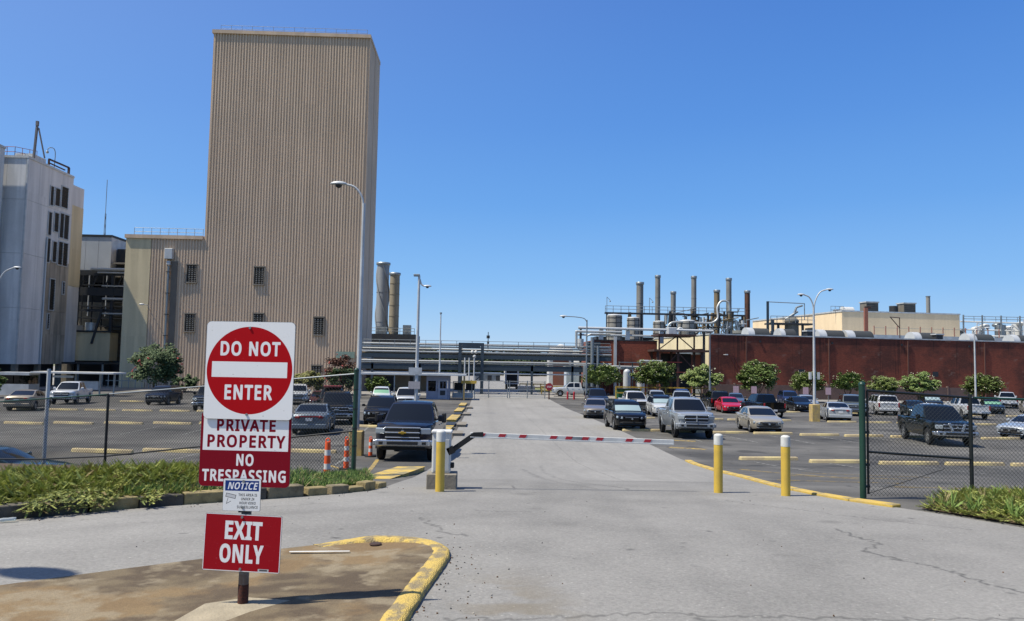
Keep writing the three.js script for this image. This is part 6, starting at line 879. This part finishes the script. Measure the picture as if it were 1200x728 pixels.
hallT.repeat.set(1 / 13.5, 1 / 9.2); M.brick = std(0xffffff, 0.92, 0, { map: hallT }); M.brickSunlit = std(0xffffff, 0.9, 0, { map: brickT('#86483a', '#6d3a30', 0.4) });  // second brick is lighter: sunlight on the annex side put into its colour
{
  const b = thing('brick_hall', 'long dark red brick hall with a pale corner behind the car park', 'building', [34.1, GY, -115], R(7.4)), H = 9.2, L = 66;
  const segs = [0, 13.5, 27, 40.5, 54, 66]; for (let i = 0; i < 5; i++) mesh('brick_wall', bx(segs[i] + 0.012, segs[i + 1] - 0.012, 0, H, -0.3, 0), M.brick, b);
  mesh('wall_core', bx(0.3, L - 0.3, 0, H - 0.1, -0.5, -0.304), M.darkSteel, b);
  mesh('cream_side', [bx(-0.02, 0.28, 7.1, H - 0.02, -24, -0.305), bx(-0.02, 0.28, 0, 7.096, -1.6, -0.305)], worn('#d3c6a2', '#bcab83', { rep: 0.1, streak: 0.5, amount: 0.5 }), b);
  mesh('side_recess', bx(0.9, 1.2, 0, 7.09, -24, -1.65), M.brick, b); mesh('roller_door', bx(0.8, 0.9, 0, 3.6, -8.5, -5), M.galv, b);  // recess wall takes dark brick, so its shade is in the colour
  mesh('side_canopy', bx(-1.6, 0.85, 6.2, 6.5, -9.5, -3), M.galv, b);
  mesh('roof', bx(0.3, L, H - 0.3, H - 0.12, -40, -0.51), M.galv, b); mesh('parapet', [bx(-0.1, L + 0.1, H, H + 0.18, -0.45, 0.08), bx(-0.12, 0.35, H, H + 0.18, -24, -0.46)], M.galvWhite, b);
  mesh('wall_lamp', [bar([2.2, 6.2, 0.02], [2.2, 6.2, 0.9], 0.05, 5), rbx(0.5, 0.16, 0.3, 0.05, 2.2, 6.2, 1.0)], M.galvWhite, b);
  mesh('ladder_pipe', [bar([3.2, 6.2, 0.08], [6.2, 0.2, 0.08], 0.06, 5), bar([3.8, 6.2, 0.08], [6.8, 0.2, 0.08], 0.06, 5)], std('#5c2a28', 0.8), b);
  for (const x of [5.9, 19.6, 33.2, 46.9, 60.2]) mesh('downpipe', bx(x - 0.09, x + 0.09, 0, 9.0, 0.004, 0.16), worn('#5a3a31', '#473029', { rep: 0.4 }), b); for (const x of [15, 38]) mesh('wall_vent', bx(x - 0.5, x + 0.5, 3.4, 4.2, 0.003, 0.06), M.darkSteel, b);
  for (let i = 0; i < 5; i++) mesh('scupper', bx(8 + i * 12, 8.3 + i * 12, 8.2, 8.5, 0.002, 0.12), M.darkSteel, b);
  // low screen wall before it
  const w = thing('screen_wall', 'low brown screen wall at the foot of the brick hall', 'wall', [30.5, GY, -106], R(5)); for (let i = 0; i < 9; i++) { mesh('wall_panel', bx(i * 4.6 + 0.06, i * 4.6 + 4.54, 0, 1.95, -0.1, 0.1), worn('#63504a', '#4e413d', { rep: 0.3 }), w); mesh('pier', bx(i * 4.6 - 0.12, i * 4.6 + 0.06, 0, 2.15, -0.16, 0.16), worn('#6c5a53', '#574a45', { rep: 0.3 }), w); }
  for (const [x, l] of [[31.8, 'pink and white parking sign beside the slate sedan'], [34.1, 'pink and white parking sign behind the black pickup cab'], [40.7, 'pink and white parking sign behind the black sedan'], [43.6, 'pink and white parking sign behind the lamp post block']]) { const s = thing('parking_sign', l, 'sign', [x, GY, -96], 0, 'parking signs on the wall'); mesh('post', cyl(0.04, 0.04, 2, 0, 0, 0, 6), M.galv, s); mesh('plate', bx(-0.35, 0.35, 1.1, 2.0, 0.03, 0.05), worn('#c4aeb0', '#b27e84', { rep: 4, f: 4, amount: 0.8 }), s); }
  // rooftop barrel vents
  for (const [px, w, lab] of [[9.5, 3.6, 'pale dark-ended barrel vent beside the pale hall'], [14.5, 2.6, 'short barrel vent next to the first one'], [22, 4.4, 'barrel vent behind the hooked roof pipe'], [27, 4.6, 'long barrel vent in the middle of the brick hall roof'], [38.8, 4.4, 'barrel vent with a box curb on the brick hall roof'], [49, 4.6, 'barrel vent behind the single-armed lamp post'], [57, 4.0, 'barrel vent at the end of the brick hall roof']]) {
    const p = V(px, 0, -4).applyAxisAngle(V(0, 1, 0), R(7.4)).add(V(34.1, GY + H - 0.12, -115)), v = thing('roof_vent', lab, 'roof vent', [p.x, p.y, p.z], R(7.4), 'barrel vents on the brick hall');
    mesh('barrel', new THREE.CylinderGeometry(1.25, 1.25, w, 18, 1, false, 0, Math.PI).rotateZ(Math.PI / 2).translate(0, 0.25, 0), worn('#34383a', '#26292a', { rep: 0.5 }), v); mesh('end_hood', new THREE.CylinderGeometry(1.31, 1.31, w * 0.3, 18, 1, false, 0, Math.PI).rotateZ(Math.PI / 2).translate(-w * 0.36, 0.25, 0), M.galvWhite, v); mesh('curb', bx(-w / 2, w / 2, 0, 0.3, -1.2, 1.2), M.galv, v);
  }
  for (const [px, lab] of [[17.8, 'small square roof fan beside the barrel vents'], [40.5, 'square roof fan on the brick hall']]) { const p = V(px, 0, -2.6).applyAxisAngle(V(0, 1, 0), R(7.4)).add(V(34.1, GY + H - 0.12, -115)), v = thing('roof_fan', lab, 'roof fan', [p.x, p.y, p.z], R(7.4), 'roof fans'); mesh('box', bx(-0.6, 0.6, 0, 1.1, -0.6, 0.6), M.darkSteel, v); mesh('cap', bx(-0.75, 0.75, 1.1, 1.3, -0.75, 0.75), M.galvWhite, v); }
  const s = thing('brick_annex', 'lower dark red brick annex behind the pipe bridge end', 'building'); const Z = -112;
  mesh('front_wall', bx(15.75, 25.4, GY, 5.6, Z - 0.3, Z), M.brick, s); mesh('side_wall', bx(15.7, 16, GY, 5.58, Z - 12, Z - 0.304), M.brickSunlit, s); mesh('roof', bx(16, 25.4, 5.2, 5.4, Z - 12, Z - 0.31), M.galv, s); mesh('parapet', [bx(15.65, 25.45, 5.6, 5.75, Z - 0.4, Z + 0.06)], M.darkSteel, s); mesh('downpipe', bx(19.0, 19.4, GY, 6.2, Z + 0.01, Z + 0.3), M.galvWhite, s); mesh('wall_pipe', bar([13.5, 1.9, Z + 0.35], [25, 1.8, Z + 0.35], 0.15, 8), M.silverPipe, s);
}
{ // steel loading platform
  const p = thing('steel_platform', 'rusty steel loading platform between the brick buildings', 'platform'), Z = -108;
  for (const x of [24.6, 27.5, 30.9]) for (const z of [Z, Z - 4]) mesh('column', bx(x - 0.15, x + 0.15, GY, 4.2, z - 0.15, z + 0.15), M.rustSteel, p);
  for (const [y, x0, x1] of [[4.1, 24, 32], [6.3, 24.6, 30]]) mesh('deck', bx(x0, x1, y, y + 0.28, Z - 4.4, Z + 0.4), M.rustSteel, p);
  for (const [x0, x1, y0, y1] of [[24.6, 27.5, 0.5, 4.0], [27.5, 30.9, 4.0, 0.5], [24.8, 27.3, 4.4, 6.3], [27.5, 29.8, 6.3, 4.4]]) mesh('brace', beam([x0, y0, Z], [x1, y1, Z], 0.13), M.rustSteel, p);
  for (const x of [24.8, 27.4, 29.8]) mesh('upper_post', bx(x - 0.1, x + 0.1, 4.38, 6.3, Z - 0.1, Z + 0.1), M.rustSteel, p);
  mesh('rail', [beam([24, 1.2, Z + 0.2], [31, 1.2, Z + 0.2], 0.1), beam([24, 2.6, Z + 0.2], [28, 2.6, Z + 0.2], 0.1)], std('#6e2c28', 0.8), p); mesh('door', bx(26, 30.5, GY, 3.9, Z - 4.3, Z - 4.2), M.black, p); mesh('housing', rbx(1.2, 1.0, 1.2, 0.1, 26.8, 7.05, Z - 1), M.galvWhite, p);
  const q = thing('process_skid', 'pale process skid of pipes and vessels between the flowering trees', 'pipework', [19.8, GY, -104]);
  mesh('vessel', [cyl(0.6, 0.6, 2.2, 1.5, 0, 0, 14), new THREE.SphereGeometry(0.6, 14, 8).translate(1.5, 2.2, 0)], M.whitePaint, q); mesh('vessel', [cyl(0.5, 0.5, 3.4, -0.4, 0, 0.4, 14), new THREE.SphereGeometry(0.5, 14, 8).translate(-0.4, 3.4, 0.4)], M.galvWhite, q); mesh('frame', [...[-1.2, 0.6, 2.6].flatMap(x => [bx(x - 0.07, x + 0.07, 0, 4.7, -0.9, -0.76)]), bx(-1.3, 2.7, 4.0, 4.15, -1, 0.6), bx(-1.3, 2.7, 4.7, 4.8, -1, 0.6)], M.galv, q); mesh('pipe', [poly([[-2, 3.9, 0.3], [0.4, 3.9, 0.3], [0.4, 2.6, 0.3], [2.6, 2.6, 0.3]], 0.12, 8), poly([[1.5, 2.8, 0], [1.5, 5, 0], [4.5, 5, 0]], 0.12, 8)], M.silverPipe, q);
  const c = thing('green_container', 'green bin behind the first flowering trees', 'container', [19.2, GY, -101.5]); mesh('bin', bx(-1.6, 1.6, 0.1, 1.2, -0.8, 0.8), worn('#2c6b47', '#23523a', { rep: 0.5 }), c); mesh('lid', bx(-1.7, 1.7, 1.2, 1.3, -0.85, 0.85), M.darkSteel, c); mesh('foot', bx(-1.5, 1.5, 0, 0.1, -0.6, 0.6), M.black, c);
}
{ // process area on the roof level behind
  const Z = -145, wrapM = worn('#8d8b84', '#6c6a63', { rep: 0.2, streak: 0.5 });
  for (const [x, r, y1, l] of [[24.7, 1.45, 11.4, 'grey insulated tank beneath the end of the catwalk'], [28.3, 1.2, 11.0, 'grey insulated tank half hidden by the wide smokestack'], [33.2, 1.1, 10.4, 'dark process tank behind the tall smokestack'], [38.6, 1.6, 10.6, 'dark process tank behind the shortest smokestack']]) { const t = thing('process_tank', l, 'tank', [x, GY, Z], 0, 'process tanks behind the brick annex'); mesh('shell', [cyl(r, r, y1 - GY, 0, 0, 0, 20)], wrapM, t); mesh('dome', new THREE.SphereGeometry(r * 0.99, 20, 6, 0, 6.283, 0, Math.PI / 2).scale(1, 0.22, 1).translate(0, y1 - GY, 0), M.galvWhite, t); for (let k = 0; k < 6; k++) mesh('hoop', cyl(r + 0.04, r + 0.04, 0.1, 0, y1 - GY - 0.5 - k * 0.9, 0, 20), M.darkSteel, t); for (const a of [0.6, 1.6, 2.4]) mesh('stave', bx(-0.05, 0.05, 4, y1 - GY, r, r + 0.05).rotateY(a - 1.57), M.darkSteel, t); }
  const c = thing('catwalk', 'elevated steel catwalk running behind the smokestacks', 'catwalk'), y = 11.8; mesh('deck', bx(23, 50, y, y + 0.3, Z - 1.5, Z - 0.4), M.darkSteel, c); mesh('railing', rail([[23, y + 0.3, Z - 0.4], [50, y + 0.3, Z - 0.4]], 1.2, 18, 0.05), M.galv, c); for (const x of [23.4, 30, 36, 43, 49.6]) mesh('leg', bx(x - 0.15, x + 0.15, GY, y, Z - 1.1, Z - 0.8), M.darkSteel, c); for (const x of [23.3, 31.5]) mesh('lamp_stalk', [bar([x, y, Z - 0.5], [x, y + 3.2, Z - 0.5], 0.05, 4), bar([x, y + 3.2, Z - 0.5], [x + 0.6, y + 2.6, Z - 0.5], 0.04, 4), new THREE.SphereGeometry(0.16, 6, 5).translate(x + 0.6, y + 2.4, Z - 0.5)], M.galv, c);
  const h = thing('roof_pipe', 'big white pipe arching over beside the shortest smokestack', 'pipework'); mesh('pipe', [tube([[34.6, 7, Z + 1], [34.6, 9, Z + 1], [35.2, 10.1, Z + 1], [36.4, 10.4, Z + 1], [41, 10.3, Z + 1], [43.2, 10.4, Z + 1], [44.2, 11.2, Z + 1], [44.3, 13.4, Z + 0.6], [45.2, 14.6, Z + 0.4], [46.4, 14.4, Z + 0.4], [46.7, 12.8, Z + 0.4]], 0.2, 60, 8)], M.silverPipe, h); mesh('lower_pipe', [tube([[36.2, 6, Z + 2], [36.2, 8.6, Z + 2], [36.8, 9.2, Z + 2], [37.4, 8.8, Z + 2]], 0.2, 20, 8)], M.galvWhite, h);
  const r2 = thing('pipe_rack', 'white pipe run passing above the brick annex roof', 'pipe bridge'); mesh('pipe', bar([14, 7.5, -114], [34.3, 7.4, -114], 0.2, 10), M.galvWhite, r2); mesh('lower_pipe', bar([14, 6.5, -114.5], [31, 6.5, -114.5], 0.15, 10), M.silverPipe, r2); for (const x of [17.5, 21.5, 26.6]) mesh('support', bx(x - 0.3, x + 0.3, 5.4, 7.3, -114.8, -114.2), M.galvWhite, r2); for (const x of [14.4, 33]) mesh('leg', bx(x - 0.15, x + 0.15, GY, 7.3, -114.4, -114.1), M.darkSteel, r2);
  // cluster of small vessels and steel between the stacks
  const k = thing('process_structure', 'dense steelwork of pipes and valves among the smokestacks', 'process plant'); const X0 = 33, X1 = 51; const S = [M.darkSteel, M.galv, M.silverPipe, stackBrown, M.galvWhite];
  for (let i = 0; i < 9; i++) { const x = X0 + i * 2.1; mesh('column', bx(x - 0.12, x + 0.12, GY, rr(9.5, 13), Z - 3.2, Z - 2.9), M.darkSteel, k); }
  for (const yy of [7.9, 9.6]) mesh('deck', bx(X0, X1, yy, yy + 0.2, Z - 4, Z - 2.8), M.darkSteel, k);
  for (let i = 0; i < 96; i++) { const x = rr(X0 + (i % 2 ? 0 : 9) - (i % 7 === 0 ? 8 : 0), X1), y0 = rr(7.0, 10.8), yy = y0 + rr(0.6, 2.8), z = Z - rr(0, 4), m = S[i % 5]; if (i % 3 === 0) mesh('vessel', [cyl(rr(0.2, 0.5), rr(0.2, 0.5), yy - y0, x, y0, z, 10)], m, k); else if (i % 3 === 1) mesh('pipe', poly([[x, y0, z], [x, yy, z], [x + rr(-2.5, 2.5), yy, z], [x + rr(-2.5, 2.5), yy + rr(0, 1), z]], rr(0.07, 0.16), 6), m, k); else mesh('brace', beam([x, y0, z], [x + rr(-1.6, 1.6), yy, z], 0.12), m, k); }
  mesh('base_block', bx(22, 58, GY, 7.6, Z - 9, Z - 5), M.darkSteel, k);
  mesh('drum', [cyl(1.3, 1.3, 2.2, 46.6, 6.4, Z + 7, 18), cyl(1.45, 1.45, 0.5, 46.6, 8.2, Z + 7, 18)], worn('#74756f', '#5e5e58', { rep: 0.3 }), k);
  const f = thing('stack_frame', 'dark cradle frame around the foot of the rusty smokestack', 'steel frame'); mesh('beam', [bx(47.5, 58.5, 8.4, 8.75, -148.4, -148.1), bx(49.5, 54.8, 7.6, 8.3, -148.5, -147.8)], M.darkSteel, f); for (const x of [50, 56.4]) mesh('post', bx(x - 0.25, x + 0.25, GY, 11.4, -148.4, -148), M.blueSteel, f);
  const e = thing('elevated_filter', 'round filter vessel on a railed steel frame beside the beige hall', 'process plant', [60.5, GY, -150]); for (const x of [-4.4, -2.3, 2.6]) mesh('leg', bx(x - 0.2, x + 0.2, 0, x < -3 ? 17.5 : 13, -0.2, 0.2), M.blueSteel, e); mesh('vessel', [cyl(1.4, 1.3, 6, 0.4, 7.6, 0, 16), new THREE.SphereGeometry(1.4, 16, 8).scale(1, 0.6, 1).translate(0.4, 13.6, 0)], worn('#63625b', '#4c4b45', { rep: 0.3, streak: 0.5 }), e); mesh('deck', bx(-4.5, 4.3, 12.9, 13.2, -1.6, 1.6), M.darkSteel, e); mesh('railing', rail([[-4.4, 13.2, 1.6], [4.2, 13.2, 1.6]], 1.3, 7, 0.06), M.galv, e); mesh('top_pipe', [poly([[-4.4, 17.4, 0], [3, 17.2, 0], [3, 14, 0]], 0.09, 6), poly([[0.4, 14, 0], [1.4, 16.4, 0], [2.6, 16.8, 0]], 0.2, 6), bar([-0.8, 14, 0], [1.6, 15.6, 0], 0.25, 6)], M.galv, e); mesh('lower_railing', rail([[-4.4, 8.6, 1.5], [-0.6, 8.6, 1.5]], 1.2, 4, 0.05), M.galv, e);
}
{ // beige hall on the roofline
  const b = thing('beige_hall', 'beige flat-roofed hall rising behind the brick hall', 'building', [75.8, GY, -160], R(6)), m = worn('#dcc6a2', '#cbb38e', { rep: 0.05, streak: 0.5, amount: 0.6 }), H = 16.5;
  mesh('front_wall', bx(0, 27.5, 0, H, -0.3, 0), m, b); mesh('side_wall', bx(-0.02, 0.28, 0, H - 0.02, -42, -0.304), m, b); mesh('side_ground', bx(0, 27, 0, H - 0.3, -20, -0.4), M.galv, b);
  mesh('parapet', [bx(-0.15, 27.65, H, H + 0.3, -0.5, 0.1), bx(-0.15, 0.35, H, H + 0.3, -42, -0.51)], M.galvWhite, b);
  for (const z of [-13, -30]) mesh('side_window', bx(-0.1, -0.03, 11.5, 13.6, z - 2, z + 2), M.darkSteel, b);
  mesh('lower_roof', bx(-8, 40, 0, 11.4, 0.01, 8), M.galvWhite, b); for (let i = 0; i < 12; i++) mesh('roof_post', bx(-0.08 + i * 2.6 + 4, 0.08 + i * 2.6 + 4, 11.4, 13.4, 5, 5.16), worn('#93695a', '#7a5a4f', { rep: 1 }), b); mesh('post_wire', bar([4, 13, 5.08], [32.6, 13, 5.08], 0.03, 4), M.galv, b);
  const un = (label, x, w, h, fn) => { const p = V(x, 0, -3).applyAxisAngle(V(0, 1, 0), R(6)).add(V(75.8, GY + H - 0.3, -160)), u = thing('rooftop_unit', label, 'roof unit', [p.x, p.y, p.z], R(6), 'rooftop units on the beige hall'); fn(u, w, h); };
  const cooler = (u, w, h) => { mesh('casing', bx(-w / 2, w / 2, 0, h, -1.2, 1.2), worn('#6f6a60', '#57534b', { rep: 0.4 }), u); mesh('cap', bx(-w / 2 - 0.15, w / 2 + 0.15, h, h + 0.25, -1.35, 1.35), M.galvWhite, u); for (let k = 0; k < 5; k++) mesh('louvre', bx(-w / 2 + 0.1, w / 2 - 0.1, 0.3 + k * (h - 0.4) / 5, 0.42 + k * (h - 0.4) / 5, 1.2, 1.26), M.darkSteel, u); };
  un('square cooling unit with a white cap, first on the beige hall', 8.2, 2.8, 2.6, cooler); un('square cooling unit with a white cap beside the dark drum', 17, 2.8, 2.6, cooler); un('dark round drum between the cooling units', 14, 1.8, 2, (u, w, h) => { mesh('drum', cyl(0.9, 0.9, h, 0, 0, 0, 14), M.darkSteel, u); mesh('cap', cyl(0.95, 0.95, 0.12, 0, h, 0, 14), M.galv, u); });
  un('tall round flue pipe on the beige hall', 22.3, 0.8, 4.4, (u, w, h) => { mesh('flue', [cyl(0.42, 0.42, h, 0, 0, 0, 12)], stackA, u); mesh('collar', cyl(0.5, 0.5, 0.15, 0, h, 0, 12), M.galv, u); });
  un('white horizontal drum hood beside the hall corner', 3.0, 2.6, 1.6, (u) => { mesh('hood', new THREE.CylinderGeometry(1.0, 1.0, 2.4, 16, 1, false, 0, Math.PI).rotateZ(Math.PI / 2).translate(0, 0.6, 0), M.whitePaint, u); mesh('casing', bx(-1.2, 1.2, 0, 0.62, -0.95, 0.95), M.whitePaint, u); }); un('low grey duct hood at the hall corner', 0.8, 1.4, 1.2, (u) => { mesh('duct', rbx(1.6, 1.0, 1.2, 0.2, 0, 0.5, 0), M.galv, u); mesh('railing', rail([[-2, 0, 0.8], [1, 0, 0.8]], 1.6, 3, 0.05), M.galv, u); });
  const hp = thing('hooked_pipe', 'rusty hooked vent pipe on the brick hall roof', 'pipe', [69.5, 6.7, -126]); mesh('pipe', poly([[0, 0, 0], [0, 4.1, 0], [-1.6, 4.2, 0], [0, 2.4, 0]], 0.07, 6), M.rustSteel, hp); mesh('foot', cyl(0.2, 0.2, 0.3, 0, 0, 0, 8), M.rustSteel, hp);
  const rp = thing('rust_post', 'rust red post at the edge of the beige hall', 'post', [66.8, 6.6, -132]); mesh('post', bx(-0.3, 0.3, 0, 6.2, -0.2, 0.2), worn('#8e5a4a', '#6e463b', { rep: 1 }), rp); mesh('head', bx(-0.2, 0.9, 6.2, 6.5, -0.15, 0.15), M.rustSteel, rp);
}
{ // white process vessels beyond the brick hall
  const k = thing('white_process_plant', 'white pipes and vessels crowded beyond the end of the beige hall', 'process plant', [108, GY, -165]);
  mesh('deck', bx(-4, 34, 9.8, 10.2, -4, 3), M.galvWhite, k); mesh('housing', bx(-4, 34, 0, 9.8, -6, 2), worn('#8a8982', '#75746d', { rep: 0.2 }), k);
  for (let i = 0; i < 11; i++) { const x = -3 + i * 2.6 + rr(-0.5, 0.5), h = rr(2.5, 5.5), r = rr(0.5, 1.1); mesh('vessel', [cyl(r, r, h, x, 10.2, rr(-2, 1), 12), new THREE.SphereGeometry(r, 12, 6).scale(1, 0.5, 1).translate(x, 10.2 + h, 0)], i % 3 ? M.whitePaint : M.galv, k); }
  for (const [y, z] of [[12, 2.6], [13.4, 1.8], [15.2, 1]]) mesh('pipe', bar([-4, y, z], [33, y + rr(-0.4, 0.4), z], 0.16, 8), M.whitePaint, k);
  for (let i = 0; i < 12; i++) { const x = rr(-4, 30); mesh('riser', poly([[x, 10.2, 2.2], [x, rr(13, 16), 2.2], [x + rr(-2, 2), rr(13, 16), 2.2]], 0.1, 6), M.galvWhite, k); }
  mesh('railing', rail([[-4, 15.2, 2], [30, 15.2, 2]], 1.1, 14, 0.06), M.galv, k); for (let i = 0; i < 9; i++) mesh('column', bx(-4 + i * 4.2, -3.8 + i * 4.2, 10.2, 16.6, 1.8, 2.1), M.galv, k);
}
scene.traverse(o => { if (o.isMesh) { o.castShadow = true; o.receiveShadow = true; } });
renderer.render(scene, camera);
